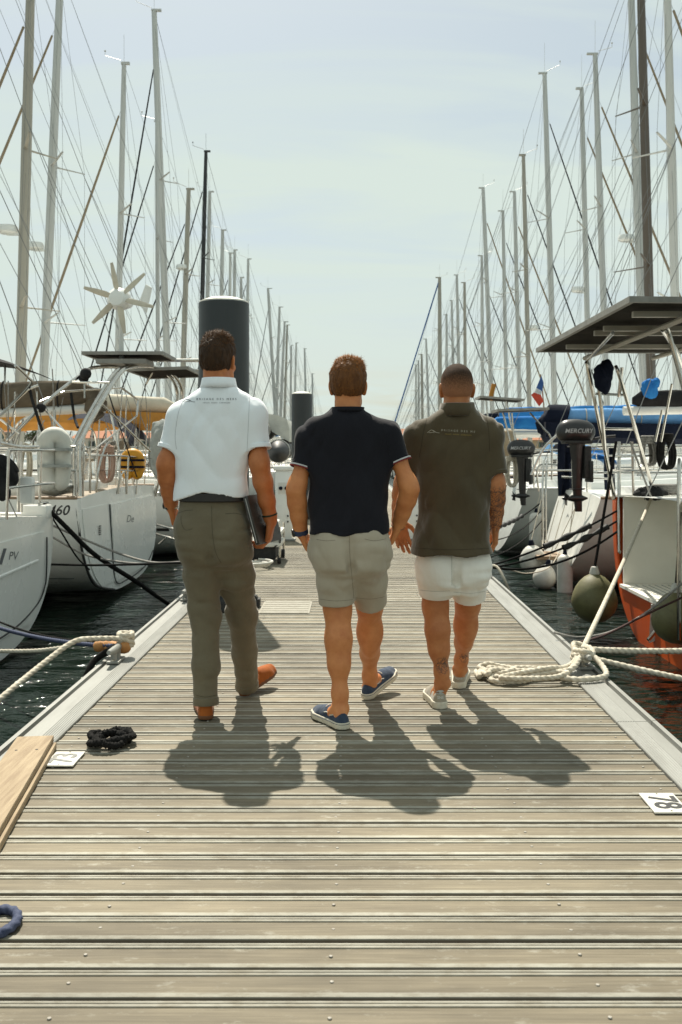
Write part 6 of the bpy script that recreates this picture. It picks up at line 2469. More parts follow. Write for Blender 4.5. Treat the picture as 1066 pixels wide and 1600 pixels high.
build('boarding_ladder', m, STEEL, L3)
hL4 = Hull(-1, 2.8, 21.6, 11.5, 3.5, 1.1, 1.4, stern=0.82)
L4 = thing('sailing_yacht', 'white yacht behind the man in white with a dinghy on its davits', 'sailboat', (-8.5, 21.6, WZ), 'yachts moored on the left of the pontoon')
hL4.build(L4, GELD, GELD, n=20)
cabin(hL4, L4, GEL); rail(hL4, L4, 0.62, 6)
mast_rig(hL4, L4, hL4.w(6.2, 0, 1.6), hL4.w(6.0, 0, 15.5), 0.19, ALU, CBLACK, boom=hL4.w(0.8, 0, 2.6))
boom_cover(L4, hL4.w(0.9, 0, 2.6), hL4.w(6.0, 0, 2.6), 0.24, CBLUE, seed=14)
for dy in (-0.9, 0.9):
    m = MB()
    m.tube(catmull([hL4.w(0.3, dy, 1.1), hL4.w(0.2, dy, 2.0), hL4.w(-0.3, dy, 2.35), hL4.w(-1.1, dy, 2.2)], 5), 0.03, 8)
    build('davit', m, STEEL, L4)

# ---------------------------------------------------------------- right, nearest: the orange hull
ORANGE = mat('orange_gelcoat', (0.66, 0.105, 0.012), (0.56, 0.080, 0.010), rough=0.38, scale=2, spec=0.3)
LINER = mat('cream_liner', (0.88, 0.85, 0.76), (0.82, 0.79, 0.70), rough=0.45, scale=3)
hR1 = Hull(1, 2.74, 8.35, 12.6, 4.3, 1.34, 1.6, stern=0.985, power=2.7, lift=-0.12)
R1 = thing('sailing_yacht', 'orange hulled yacht at the right edge with open white stern', 'sailboat', (9, 8.35, WZ), 'yachts moored on the right of the pontoon')
hR1.build(R1, ORANGE, GEL, n=36, transom=False)
ZP = 0.44
X0 = hR1.xs
fl = lambda s, y, z: Vector((X0 + s, y, WZ + z))


def rim_t(z, inset):
    zs, zk = hR1.sheer(0), hR1.keel(0)
    q = min(1, max(0, (zs - z) / (zs - zk)))
    return hR1.half(0) * (max(0.0, 1 - q ** hR1.power)) ** (1 / hR1.power) - inset


# the part of the stern below the platform, and the raised rim on both quarters
m = MB()
zz = list(np.linspace(ZP, hR1.keel(0) + 0.002, 16))
m.prism([fl(0, hR1.yc + rim_t(z, 0), z) for z in zz] + [fl(0, hR1.yc - rim_t(z, 0), z) for z in zz[::-1]], (0.02, 0, 0))
build('lower_transom', m, ORANGE, R1)
for sg in (-1, 1):
    m = MB()
    zz = list(np.linspace(hR1.sheer(0), ZP + 0.001, 10))
    m.prism([fl(0, hR1.yc + sg * rim_t(z, 0), z) for z in zz] + [fl(0, hR1.yc + sg * rim_t(z, 0.13 - 0.02 * k / 9), z) for k, z in list(enumerate(zz))[::-1]], (0.02, 0, 0))
    build('stern_rim', m, ORANGE, R1)
yA, yB = hR1.yc - rim_t(ZP, 0.12), hR1.yc + rim_t(ZP, 0.12)
m = MB()
m.prism([fl(-0.02, yA, ZP + 0.002), fl(0.64, yA, ZP + 0.002), fl(0.64, yB, ZP + 0.002), fl(-0.02, yB, ZP + 0.002)], (0, 0, 0.03))
plat = build('stern_platform', m, LINER, R1)
m = MB()
wallp = [fl(0.60, yA, ZP + 0.02), fl(0.60, yB, ZP + 0.02), fl(0.80, yB, 1.38), fl(0.80, yA, 1.38)]
m.prism(wallp, (0.05, 0, 0))
for yy_, sg in ((yA, 1), (yB, -1)):
    m.prism([fl(0.022, yy_ + sg * 0.004, ZP + 0.033), fl(0.66, yy_ + sg * 0.004, ZP + 0.033), fl(0.86, yy_ + sg * 0.004, 1.38), fl(0.022, yy_ + sg * 0.004, 1.36)], (0, -sg * 0.03, 0))
wall = build('stern_wall', m, LINER, R1)
wn_ = (wallp[1] - wallp[0]).cross(wallp[3] - wallp[0]).normalized()
if wn_.x > 0: wn_ = -wn_
wp = lambda y, z: fl(0.60 + 0.20 * (z - ZP) / (1.38 - ZP), y, z) + wn_ * 0.006
m = MB()
hp_ = [wp(hR1.yc + q[0], q[1]) for q in ((1.05, 0.86), (1.10, 0.90), (1.10, 1.22), (1.05, 1.26), (-0.6, 1.26), (-0.65, 1.22), (-0.65, 0.90), (-0.6, 0.86))]
m.tube(hp_, 0.006, 6, closed=True)
build('locker_seam', m, LETT, wall)
m = MB(); m.prism([q + wn_ * 0.002 for q in hp_], wn_ * 0.012); build('locker_door', m, LINER, wall)
m = MB(); m.ball(wp(hR1.yc + 1.62, 1.02), (0.02, 0.03, 0.04), 10, 8); build('shower_fitting', m, DARKPL, wall)
m = MB(); m.bbox(wp(hR1.yc + 1.15, 0.66), (0.03, 0.05, 0.11), 0.01); m.bbox(wp(hR1.yc + 0.95, 0.62), (0.03, 0.03, 0.07), 0.008); build('hinge', m, STEEL, wall)
m = MB()
for i in range(9):
    m.tube([fl(0.05 + i * 0.065, yA + 0.1, ZP + 0.032), fl(0.05 + i * 0.065, yB - 0.1, ZP + 0.032)], 0.003, 4)
tag(build('platform_ribs', m, LETT, plat), kind='stuff')
m = MB(); m.tube([wp(hR1.yc + 1.0, 0.63), wp(hR1.yc - 1.2, 0.56)], 0.005, 5); m.tube([wp(hR1.yc + 1.2, 1.06), wp(hR1.yc - 1.2, 1.02)], 0.005, 5); build('safety_wire', m, STEEL, wall)
cabin(hR1, R1, GEL); coaming(R1, hR1, 1.2, 4.4); winches(R1, hR1)
mast_rig(hR1, R1, hR1.w(7.0, 0, 1.9), hR1.w(6.8, 0, 18), 0.24, ALU, CTAN, boom=hR1.w(1.8, 0, 2.9))
boom_cover(R1, hR1.w(1.9, 0, 3.0), hR1.w(6.8, 0, 3.0), 0.22, CNAVY, seed=22)
# rudder blade and trim strut
m = MB()
m.prism([P(1017, 945, 9.0), P(1035, 940, 9.0), P(1028, 1000, 9.0), P(1014, 1005, 9.0)], (0.02, 0.05, 0)); build('trim_tab', m, GELD, R1)
m = MB(); tp(m, [(1040, 968, 8.8), (1013, 1000, 8.7)], 0.018); build('strut', m, STEEL, R1)
# stern arch carrying a wide solar panel
cx, cy, cz = 2.62, 8.28, 2.26
solar(R1, (cx, cy, cz), (1.56, 3.36, 0.04), roll=R(0.6), frame=0.035)
m = MB()
for yy_ in (6.95, 7.75, 8.05, 9.1):
    m.box((cx + 0.02, yy_, cz - 0.045), (1.36, 0.045, 0.04))
for xx in (2.28, 2.95):
    m.tube([(xx, 6.8, cz - 0.09), (xx, 9.75, cz - 0.09)], 0.022, 8)
build('panel_bearer', m, ALUB, R1)
for pts in ([(917, 566, 9.6), (922, 590, 9.62), (957, 760, 10.2), (958, 778, 10.2)], [(962, 572, 9.6), (972, 600, 9.62), (1018, 757, 10.15), (1020, 778, 10.15)],
            [(1040, 512, 7.3), (1052, 545, 7.4), (1120, 800, 7.4)], [(932, 574, 9.65), (940, 640, 9.7), (945, 700, 9.8)], [(972, 574, 9.65), (967, 620, 9.7)], [(1036, 515, 7.3), (1058, 552, 8.0), (1075, 600, 8.6)]):
    m = MB(); tp(m, pts, 0.019); build('arch_leg', m, STEEL, R1)
m = MB()
tp(m, [(931, 615, 9.7), (974, 617, 9.7)], 0.013); tp(m, [(958, 520, 7.6), (918, 563, 9.6)], 0.015)
tp(m, [(940, 670, 9.9), (996, 671, 9.9)], 0.014)
tp(m, [(1035, 640, 9.4), (1024, 690, 9.5)], 0.012); tp(m, [(1050, 600, 9.2), (1033, 690, 9.4)], 0.012)
for v in (712, 735):
    tp(m, [(950, v, 10.2), (1010, v, 10.3), (1090, v - 3, 10.6)], 0.010)
tp(m, [(968, 780, 10.35), (968, 690, 10.35)], 0.014); tp(m, [(990, 780, 10.4), (988, 690, 10.4)], 0.014); tp(m, [(1061, 1000, 7.9), (1061, 742, 7.9), (1066, 728, 8.0), (1090, 722, 8.2)], 0.016)
tp(m, [(967, 690, 10.3), (967, 845, 10.1), (969, 862, 10.05)], 0.014)
tag(build('stern_rails', m, STEEL, R1), kind='stuff')

# ---------------------------------------------------------------- right, second
hR2 = Hull(1, 3.12, 13.7, 10.6, 3.5, 1.22, 1.45, stern=0.70, power=2.3, lift=0.05, rake=0.42)
R2 = thing('sailing_yacht', 'weathered white yacht with white fenders hanging at its stern', 'sailboat', (8, 13.7, WZ), 'yachts moored on the right of the pontoon')
hR2.build(R2, GELD, GEL, n=30)
cabin(hR2, R2, GEL); coaming(R2, hR2); winches(R2, hR2)
rail(hR2, R2, 0.66, 6)
mast_rig(hR2, R2, hR2.w(6.0, 0, 1.7), hR2.w(5.8, 0, 15.5), 0.20, ALU, CTAN, boom=hR2.w(1.1, 0, 2.6))
boom_cover(R2, P(988, 628, 13.7), P(1290, 622, 13.7), 0.17, CBLACK, ALUW, seed=31)
lettering_on(R2, hR2.hull, 'name_lettering', 'k', 0.13, 859, 799, 13.8, LETT, shear=0.2, sx=0.6)
lettering_on(R2, hR2.hull, 'name_lettering', 'A', 0.07, 887, 806, 13.4, LETT, shear=0.2, sx=0.8)
m = MB()
for (u, Y) in ((848, 13.9), (853, 13.9)):
    tp(m, [(u, 858, Y), (u, 760, Y), (u + 2, 720, Y + .2)], 0.016)
for v in (775, 793, 812, 828, 845):
    tp(m, [(846, v, 13.9), (855, v, 13.9)], 0.012)
build('boarding_ladder', m, STEEL, R2)
m = MB(); m.box(P(862, 868, 13.6), (0.5, 0.7, 0.05)); build('stern_step', m, TEAK, R2)
m = MB()
tp(m, [(830, 742, 13.2), (850, 700, 13.2), (880, 672, 13.2)], 0.016); tp(m, [(878, 745, 13.3), (950, 748, 13.0)], 0.012); tp(m, [(850, 735, 14), (905, 735, 13)], 0.012)
tag(build('stern_rails', m, STEEL, R2), kind='stuff')
# canvas cloths on the rail
for (u0, u1, v0, v1, Y) in ((872, 898, 690, 775, 14.5), (945, 962, 700, 775, 13.9)):
    m = MB()
    rows = []
    for i in range(6):
        v = v0 + (v1 - v0) * i / 5
        rows.append([P(u0 + (u1 - u0) * j / 6, v, Y) + Vector((0, 0.05 * math.sin(j * 2.1 + i * 0.7), 0)) for j in range(7)])
    m.loft(rows, closed=False, cap0=False, cap1=False)
    build('weather_cloth', m, CNAVY, R2)

# ---------------------------------------------------------------- right, third and fourth
hR3 = Hull(1, 2.95, 17.8, 10.4, 3.3, 1.18, 1.45, stern=0.66, power=2.2, lift=0.05, rake=0.40)
R3 = thing('sailing_yacht', 'pale grey hulled yacht under a long sky blue boom cover', 'sailboat', (8, 17.8, WZ), 'yachts moored on the right of the pontoon')
hR3.build(R3, mat('pale_grey_gelcoat', (0.52, 0.53, 0.50), (0.44, 0.45, 0.42), rough=0.32, scale=2), GEL, n=24)
cabin(hR3, R3, GEL); coaming(R3, hR3); rail(hR3, R3, 0.66, 6)
mast_rig(hR3, R3, hR3.w(6.0, 0, 1.7), hR3.w(5.8, 0, 15), 0.20, ALU, CBLACK, boom=hR3.w(1.0, 0, 2.6))
boom_cover(R3, P(858, 655, 17.8), P(1330, 660, 17.8), 0.30, CBLUE, seed=41, bag=0.85, tie=CCREAM)
m = MB()
rings = []
for i in range(12):
    c = P(850 + i * 40, 672 + 0.6 * i, 17.65)
    rings.append([c + Vector((0, -0.18, 0.14)), c + Vector((0, -0.16, -0.12)), c + Vector((0, 0, -0.22)), c + Vector((0, 0.3, -0.12)), c + Vector((0, 0.3, 0.14))])
m.loft(rings); build('cover_skirt', m, CNAVY, R3)
m = MB()
rings = []
for (u, v, rz, ry_) in ((845, 652, 0.10, 0.08), (849, 654, 0.25, 0.16), (862, 658, 0.30, 0.21), (882, 660, 0.31, 0.22)):
    c = P(u, v, 17.8)
    rings.append([c + Vector((0.10 * math.sin(2 * PI * k / 12), math.cos(2 * PI * k / 12) * ry_, math.sin(2 * PI * k / 12) * rz)) for k in range(12)])
m.loft(rings); build('cover_end', m, CNAVY, R3)
solar(R3, P(812, 641, 16.9), (0.86, 0.75, 0.03), roll=R(-2))
m = MB()
for pts in ([(800, 645, 16.8), (806, 690, 16.8), (832, 742, 16.6)], [(828, 645, 17.0), (850, 670, 17.0), (862, 690, 17.0), (862, 760, 17.0)], [(842, 768, 16.4), (842, 728, 16.4), (880, 728, 16.4)], [(786, 645, 16.8), (800, 700, 16.8)]):
    tp(m, pts, 0.016)
tag(build('panel_frame_tubes', m, STEEL, R3), kind='stuff')
hR4 = Hull(1, 2.7, 21.7, 10.8, 3.4, 1.1, 1.4, stern=0.75)
R4 = thing('sailing_yacht', 'white yacht behind the man in brown with a royal blue boom cover', 'sailboat', (8, 21.7, WZ), 'yachts moored on the right of the pontoon')
hR4.build(R4, GEL, GELD, n=20)
cabin(hR4, R4, GEL); rail(hR4, R4, 0.62, 6)
mast_rig(hR4, R4, hR4.w(6.0, 0, 1.6), hR4.w(5.8, 0, 14.5), 0.18, ALU, CTAN, boom=hR4.w(0.6, 0, 2.5))
boom_cover(R4, P(768, 664, 21.7), P(960, 664, 21.7), 0.26, CROYAL, seed=51, bag=0.9)
solar(R4, P(780, 624, 20.9), (0.92, 0.9, 0.03), roll=R(4))
m = MB()
for pts in ([(760, 626, 20.6), (764, 660, 20.6), (780, 720, 20.6)], [(792, 626, 21.0), (800, 670, 21.0), (815, 720, 21)]):
    tp(m, pts, 0.018)
tag(build('panel_frame_tubes', m, STEEL, R4), kind='stuff')
m = MB(); m.tube([P(766, 625, 21.2), P(772, 600, 21.2)], 0.05, 10); build('horn', m, CORANGE, R4)
# ================================================================== things hung on the yachts
RUBG = mat('olive_fender_skin', (0.165, 0.155, 0.065), (0.115, 0.105, 0.045), rough=0.6, scale=8, bump=0.15, bscale=60)
VIN = mat('white_fender_vinyl', (0.66, 0.65, 0.60), (0.54, 0.52, 0.46), rough=0.45, scale=7)
fender('big olive ball fender hanging on black rope beside the orange hull', P(929, 938, 9.7), 0.222, 0.5, RUBG, rope_to=P(963, 690, 9.9), rope_m=ROPEK, rope_r=0.014, group='fenders at the sterns', tip=VIN)
fender('olive ball fender at the lower right edge against the orange stern', P(1056, 968, 8.3), 0.20, 0.45, RUBG, rope_to=P(1064, 800, 8.3), rope_m=ROPEK, rope_r=0.010, group='fenders at the sterns', tip=VIN)
fender('white ball fender half behind the boarding ladder', P(833, 876, 13.6), 0.185, 0.36, VIN, rope_to=P(846, 780, 13.9), group='fenders at the sterns', axis=(-0.1, 0, 1))
fender('smaller white ball fender low over the water by the ladder', P(851, 903, 13.2), 0.155, 0.32, VIN, rope_to=P(884, 785, 13.4), group='fenders at the sterns', axis=(0.25, 0, 1))
fender('white cylinder fender hanging upright at the weathered white stern', P(883, 902, 12.9), 0.100, 0.60, VIN, 'cyl', rope_to=P(902, 782, 13.0), group='fenders at the sterns')
fender('pale grey cylinder fender hanging behind the two white ball fenders', P(838, 830, 15.8), 0.11, 0.60, VIN, 'cyl', rope_to=P(844, 770, 15.9), group='fenders at the sterns')


def outboard(label, c, sc, yaw, word=True):
    """small outboard motor: cowl, leg, bracket, gearcase, propeller"""
    c = Vector(c)
    root = thing('outboard_motor', label, 'outboard', c - Vector((0, 0, 1.0 * sc)), 'outboards clamped to stern rails')
    Rz = Matrix.Rotation(yaw, 3, 'Z')
    w = lambda x, y, z: c + Rz @ Vector((x * sc, y * sc, z * sc))
    s = SDF(np.array(c) - 0.42 * sc, np.array(c) + 0.42 * sc, 0.011 * sc)
    Mn = np.array(Rz)
    s.ell(w(0.0, 0, 0.02), np.array((0.27, 0.15, 0.17)) * sc, 0.0, M=Mn)
    s.cone(w(-0.12, 0, 0.05), w(0.14, 0, 0.03), 0.115 * sc, 0.12 * sc, 0.05)
    s.ell(w(0.10, 0, -0.02), np.array((0.15, 0.135, 0.15)) * sc, 0.06, M=Mn)
    s.ell(w(-0.15, 0, -0.03), np.array((0.10, 0.125, 0.12)) * sc, 0.05, M=Mn)
    s.plane_cut(w(0, 0, -0.12), (0, 0, -1), k=0.02)
    build('cowl', s.mesh(2), DARKPL, root, smooth=True, normals=False)
    m = MB(); m.bbox(w(0.02, 0, -0.135), (0.40 * sc, 0.24 * sc, 0.05 * sc), 0.02, Rz); build('cowl_base', m, RUBBER, root)
    m = MB()
    rings = []
    for (z, lx, ly, ox) in ((-0.15, 0.12, 0.085, 0.03), (-0.40, 0.085, 0.06, 0.03), (-0.62, 0.075, 0.045, 0.03), (-0.80, 0.070, 0.035, 0.03), (-0.98, 0.06, 0.02, 0.04), (-1.12, 0.05, 0.012, 0.05)):
        rings.append([w(ox + math.cos(2 * PI * k / 12) * lx, math.sin(2 * PI * k / 12) * ly, z) for k in range(12)])
    m.loft(rings); build('leg', m, DARKPL, root)
    m = MB(); m.bbox(w(0.16, 0, -0.42), (0.10 * sc, 0.20 * sc, 0.46 * sc), 0.02, Rz); m.bbox(w(0.20, 0, -0.55), (0.05 * sc, 0.26 * sc, 0.30 * sc), 0.01, Rz); build('clamp_bracket', m, RUBBER, root)
    m = MB(); m.bbox(w(0.02, 0, -0.80), (0.20 * sc, 0.10 * sc, 0.014 * sc), 0.006, Rz); build('cavitation_plate', m, DARKPL, root)
    m = MB()
    ax = Rz @ Vector((-1, 0, 0))
    m.lathe([(0.01 * sc, -0.16 * sc), (0.045 * sc, -0.08 * sc), (0.05 * sc, 0.05 * sc), (0.035 * sc, 0.12 * sc)], w(0.02, 0, -0.93), ax, 14); build('gearcase', m, DARKPL, root)
    m = MB()
    for k in range(3):
        a = 2 * PI * k / 3 + 0.4
        d = Rz @ Vector((0, math.cos(a), math.sin(a))); e = Rz @ Vector((0, -math.sin(a), math.cos(a)))
        o = w(-0.13, 0, -0.93)
        m.prism([o + d * 0.02 * sc - e * 0.02 * sc + ax * 0.02 * sc, o + d * 0.09 * sc - e * 0.045 * sc + ax * 0.03 * sc, o + d * 0.10 * sc + e * 0.03 * sc - ax * 0.02 * sc, o + d * 0.02 * sc + e * 0.02 * sc - ax * 0.02 * sc], ax * 0.008 * sc)
    m.lathe([(0.028 * sc, -0.03 * sc), (0.03 * sc, 0.02 * sc), (0.012 * sc, 0.06 * sc)], w(-0.13, 0, -0.93), ax, 10)
    build('propeller', m, DARKPL, root)
    m = MB(); m.tube([w(0.22, 0, -0.10), w(0.40, 0, -0.06), w(0.58, 0, -0.05)], [0.018 * sc, 0.016 * sc, 0.022 * sc], 8); build('tiller', m, RUBBER, root)
    # lettering along the side of the cowl that faces the pontoon end
    cow = [o for o in root.children if o.name.startswith('cowl')][0]
    bb = bvh_of(cow)
    a, f = text_mesh('MERCURY', 0.085 * sc, 1.05, 0.25, bold=0.001)
    ps = []
    for q in a:
        src = w(q.x / sc + 0.01, -1.0, q.y / sc + 0.02)
        hit = bb.ray_cast(src, Rz @ Vector((0, 1, 0)))
        if hit[0] is None: break
        ps.append(hit[0] - (Rz @ Vector((0, 0.004, 0))))
    if len(ps) == len(a):
        m = MB(); m.add(ps, f)
        build('lettering', m, mat('silver_lettering', (0.45, 0.45, 0.45), rough=0.4), cow, normals=False)
    return root


outboard('larger black outboard clamped to the weathered white yacht’s stern rail', P(899, 676, 12.4), 0.88, R(4))
outboard('smaller black outboard on the pale grey yacht, beside the brown shirt', P(814, 702, 16.3), 0.82, R(-18))


def horseshoe(label, c, hgt, wid, thick, m_, facing, cat='life buoy', name='horseshoe_buoy', strap=None):
    c = Vector(c)
    f = Vector(facing).normalized()
    rt = f.cross(Vector((0, 0, 1))).normalized()
    root = thing(name, label, cat, c - Vector((0, 0, hgt / 2)))
    r = thick
    w2 = wid / 2 - r; h2 = hgt / 2 - r
    path = []
    for i in range(25):
        a = PI * (1.0 - i / 24)
        path.append(c + rt * (math.cos(a) * w2) + Vector((0, 0, h2 - w2 + math.sin(a) * w2)))
    path = [c + rt * (-w2 * 0.75) + Vector((0, 0, -h2)), c + rt * (-w2) + Vector((0, 0, -h2 * 0.5))] + path + [c + rt * w2 + Vector((0, 0, -h2 * 0.5)), c + rt * (w2 * 0.75) + Vector((0, 0, -h2))]
    m = MB(); m.tube(catmull(path, 3), r, 12); m.ball(path[0], r, 12, 8); m.ball(path[-1], r, 12, 8)
    build('float_body', m, m_, root)
    m = MB()
    m.prism([c + rt * (-w2 * 0.9) + Vector((0, 0, -h2)), c + rt * (w2 * 0.9) + Vector((0, 0, -h2)), c + rt * w2 + Vector((0, 0, h2 * 0.5)), c + rt * (-w2) + Vector((0, 0, h2 * 0.5))], f * 0.02)
    build('back_cloth', m, m_, root)
    m = MB()
    for z in (-h2 * 0.3, h2 * 0.4):
        m.box(c + f * (r * 0.9) + Vector((0, 0, z)), (0.03 + abs(rt.x) * wid * 0.9, 0.03 + abs(rt.y) * wid * 0.9, 0.03))
    build('strap', m, strap or CGREY, root)
    return root


horseshoe('white covered horseshoe buoy on the stern rail of the 460', P(85, 717, 10.85), 0.70, 0.36, 0.095, CWHITE, (0.45, -1, 0))
horseshoe('yellow horseshoe buoy hung on the rail behind the white stern', P(207, 725, 13.9), 0.44, 0.34, 0.085, mat('yellow_vinyl', (0.72, 0.36, 0.02), (0.62, 0.28, 0.015), rough=0.5, scale=6), (0.2, -1, 0), strap=CNAVY)


def rope_hank(label, c, hgt, wid, m_, turns=12, r=0.010, name='rope_hank'):
    c = Vector(c)
    rr = random.Random(int(c.x * 100) + int(c.z * 77))
    root = thing(name, label, 'rope', c - Vector((0, 0, hgt / 2)), 'hanks of rope on the stern rails')
    m = MB()
    pts = []
    for i in range(turns):
        w_ = wid / 2 * rr.uniform(0.5, 1.0); h_ = hgt / 2 * rr.uniform(0.88, 1.0); oy = rr.uniform(-0.05, 0.05); ox = rr.uniform(-0.02, 0.02)
        for k in range(8):
            a = 2 * PI * k / 8
            pts.append(c + Vector((ox + math.sin(a) * w_, oy + 0.02 * math.cos(a), math.cos(a) * h_ - 0.03 * abs(math.sin(a)))))
    m.tube(catmull(pts, 3), r, 6)
    build('loops', m, m_, root)
    m = MB()
    for k in range(4):
        m.tube([c + Vector((math.cos(2 * PI * q / 10) * wid * 0.42, math.sin(2 * PI * q / 10) * 0.07, hgt * 0.30 + k * 0.02)) for q in range(10)], r, 6, closed=True)
    build('wrapping', m, m_, root)
    return root


rope_hank('pink flecked rope hank hanging on the 460’s stern rail', P(168, 724, 12.3), 0.48, 0.17, ROPEP, 14, 0.011)
rope_hank('white rope hank hanging from the left rail behind the covered buoy', P(40, 725, 10.95), 0.46, 0.14, ROPEW, 10, 0.010)
rope_hank('grey rope hank on the rail below the brown sail cover', P(105, 735, 12.0), 0.42, 0.16, ROPEG, 10, 0.010)
rope_hank('black rope hank hung on the rail under the big solar panel', P(1041, 705, 10.2), 0.36, 0.16, ROPEK, 12, 0.014)
rope_hank('pale rope hank on the right rail beside the blue cover', P(1012, 705, 10.3), 0.30, 0.15, ROPEG, 12, 0.012)
rope_hank('coiled black rope lying on the orange yacht’s deck', P(1040, 772, 10.4), 0.10, 0.36, ROPEG, 9, 0.014)
rope_hank('tangled white rope hank on the pale grey yacht’s rail', P(800, 735, 16.5), 0.55, 0.22, ROPEW, 16, 0.012)


def bundle(label, c, size, m_, cat, name, seed, k=0.35):
    """crumpled cloth or covered gear"""
    c = Vector(c)
    h = max(size) / 44
    s = SDF(np.array(c) - np.array(size) * 0.75, np.array(c) + np.array(size) * 0.75, h)
    r = random.Random(seed)
    s.ell(c, np.array(size) * 0.46, 0.0)
    for i in range(7):
        o = Vector((r.uniform(-.3, .3) * size[0], r.uniform(-.3, .3) * size[1], r.uniform(-.35, .3) * size[2]))
        s.ell(c + o, np.array(size) * r.uniform(0.18, 0.30), 0.04)
    A = min(size)
    s.displace(lambda x, y, z: A * 0.14 * (vnoise(x, y, z * 0.4, 2.4 / A, seed) - 0.5) * 2 + A * 0.10 * (0.5 - np.abs(2 * vnoise(x + z * 0.5, y, z * 0.4, 4.5 / A, seed + 1) - 1)))
    o = build(name, s.mesh(1), m_, None, smooth=True, normals=False, org=(c.x, c.y, c.z - size[2] * 0.5))
    return tag(o, label, cat)


bundle('black bag hung on the rail at the far left edge', P(8, 742, 9.3), (0.30, 0.3, 0.38), CBLACK, 'bag', 'kit_bag', 3)
bundle('crumpled grey cloth lying on the 460’s stern', P(92, 760, 11.3), (0.42, 0.4, 0.20), CGREY, 'cloth', 'folded_cloth', 4)
bundle('grey covered gear standing left of the man in white', P(256, 704, 15.9), (0.50, 0.5, 1.12), CGREY, 'cover', 'covered_gear', 6)
bundle('black canvas bundle on the orange yacht’s quarter', P(1018, 770, 10.2), (0.34, 0.3, 0.14), CBLACK, 'bundle', 'canvas_bundle', 8)
bundle('beige rolled canvas on the rail behind the outboard', P(795, 690, 18.5), (0.35, 0.3, 0.5), CTAN, 'bundle', 'canvas_bundle', 9)
bundle('crumpled royal blue sail bag on the boom under the solar panel', P(1014, 606, 13.6), (0.24, 0.18, 0.30), CROYAL, 'sail bag', 'sail_bag', 15)
bundle('rolled navy canvas tied under the edge of the big solar panel', P(943, 589, 9.55), (0.17, 0.15, 0.36), CNAVY, 'canvas', 'rolled_canvas', 23)
m = MB(); m.bbox(P(43, 766, 9.5), (0.13, 0.11, 0.26), 0.035); m.bbox(P(43, 782, 9.5), (0.10, 0.09, 0.06), 0.01)
solo('rail_canister', m, GEL, 'white rounded canister strapped to the nearest left rail', 'canister')

# inflatable dinghy on the davits
dg = thing('inflatable_dinghy', 'grey inflatable dinghy hung on davits between the first two men', 'dinghy', P(428, 720, 21))
GREYT = mat('grey_hypalon', (0.05, 0.052, 0.055), (0.07, 0.07, 0.072), rough=0.55, scale=10)
for (u, v) in ((435, 705), (404, 672)):
    a = P(u, v, 19.7)
    m = MB()
    m.lathe([(0.03, -0.34), (0.09, -0.30), (0.17, -0.16), (0.225, 0.0), (0.225, 2.3), (0.18, 2.6)], a, (-0.02, 1, 0.02), 22)
    t_ = build('tube', m, GREYT, dg)
    m = MB(); m.lathe([(0.232, -0.01), (0.236, 0.01), (0.236, 0.05), (0.232, 0.07)], a, (-0.02, 1, 0.02), 22); build('rubbing_strake', m, VIN, t_)
m = MB()
rings = []
for (y, k) in ((20.0, 1), (21.5, 1.0), (22.4, 0.6)):
    A_, B_ = P(450, 690, 19.7), P(412, 645, 19.7)
    mid = (A_ + B_) / 2 + Vector((0.20, 0, 0.17)) * k
    rings.append([Vector((q.x, y, q.z)) for q in (A_, A_.lerp(mid, 0.5) + Vector((0.03, 0, 0.02)), mid, B_.lerp(mid, 0.5) + Vector((0.03, 0, 0.02)), B_, (A_ + B_) / 2 - Vector((0.1, 0, 0.08)))])
m.loft(rings); build('hull', m, CWHITE, dg)

# flag at the stern rail
fl_ = thing('flag', 'blue, white and red flag hanging from a staff beside the blue cover', 'flag', P(852, 660, 18.6))
m = MB(); m.tube([P(853, 665, 18.6), P(845, 585, 18.6)], 0.012, 8); build('staff', m, TEAK, fl_)
for (m_, pts) in ((mat('flag_blue', (0.03, 0.09, 0.26), rough=0.8), [(846, 587), (850, 598), (847, 612), (838, 606)]), (mat('flag_white', (0.6, 0.6, 0.58), rough=0.8), [(838, 606), (847, 612), (845, 617), (835, 613)]), (mat('flag_red', (0.62, 0.07, 0.035), rough=0.8), [(830, 617), (835, 613), (845, 617), (849, 627), (843, 635), (836, 626)])):
    m = MB()
    n_ = len(pts)
    m.prism([P(u, v, 18.55) + Vector((0, 0.03 * math.sin(i * 2), 0)) for i, (u, v) in enumerate(pts)], (0.004, 0.012, 0))
    build('flag_stripe', m, m_, fl_)
# ================================================================== things on the pontoon
def cleat(x, y, label, ang=0.0):
    root = thing('dock_cleat', label, 'cleat', (x, y, 0.012), 'cleats along the pontoon edges')
    Rz = Matrix.Rotation(ang, 3, 'Z')
    c = Vector((x, y, 0.0))
    m = MB()
    m.bbox(c + Vector((0, 0, 0.022)), (0.075, 0.17, 0.016), 0.006, Rz)
    for s_ in (-0.045, 0.045):
        m.lathe([(0.024, 0.02), (0.019, 0.04), (0.019, 0.075), (0.022, 0.085)], c + Rz @ Vector((0, s_, 0)), (0, 0, 1), 12)
    build('base', m, M_KERB, root)
    m = MB()
    q = [c + Rz @ Vector((0, t, 0.088 + 0.012 * (abs(t) / 0.17) ** 2)) for t in np.linspace(-0.17, 0.17, 13)]
    m.tube(q, [0.013, 0.017, 0.019, 0.021, 0.022, 0.023, 0.023, 0.023, 0.022, 0.021, 0.019, 0.017, 0.013], 10)
    build('horn', m, M_KERB, root)
    for s_ in (-0.07, 0.07):
        m = MB(); m.lathe([(0.011, 0.029), (0.011, 0.038), (0.006, 0.041)], c + Rz @ Vector((0, s_, 0)), (0, 0, 1), 6)
        build('bolt', m, STEEL, root)
    return root


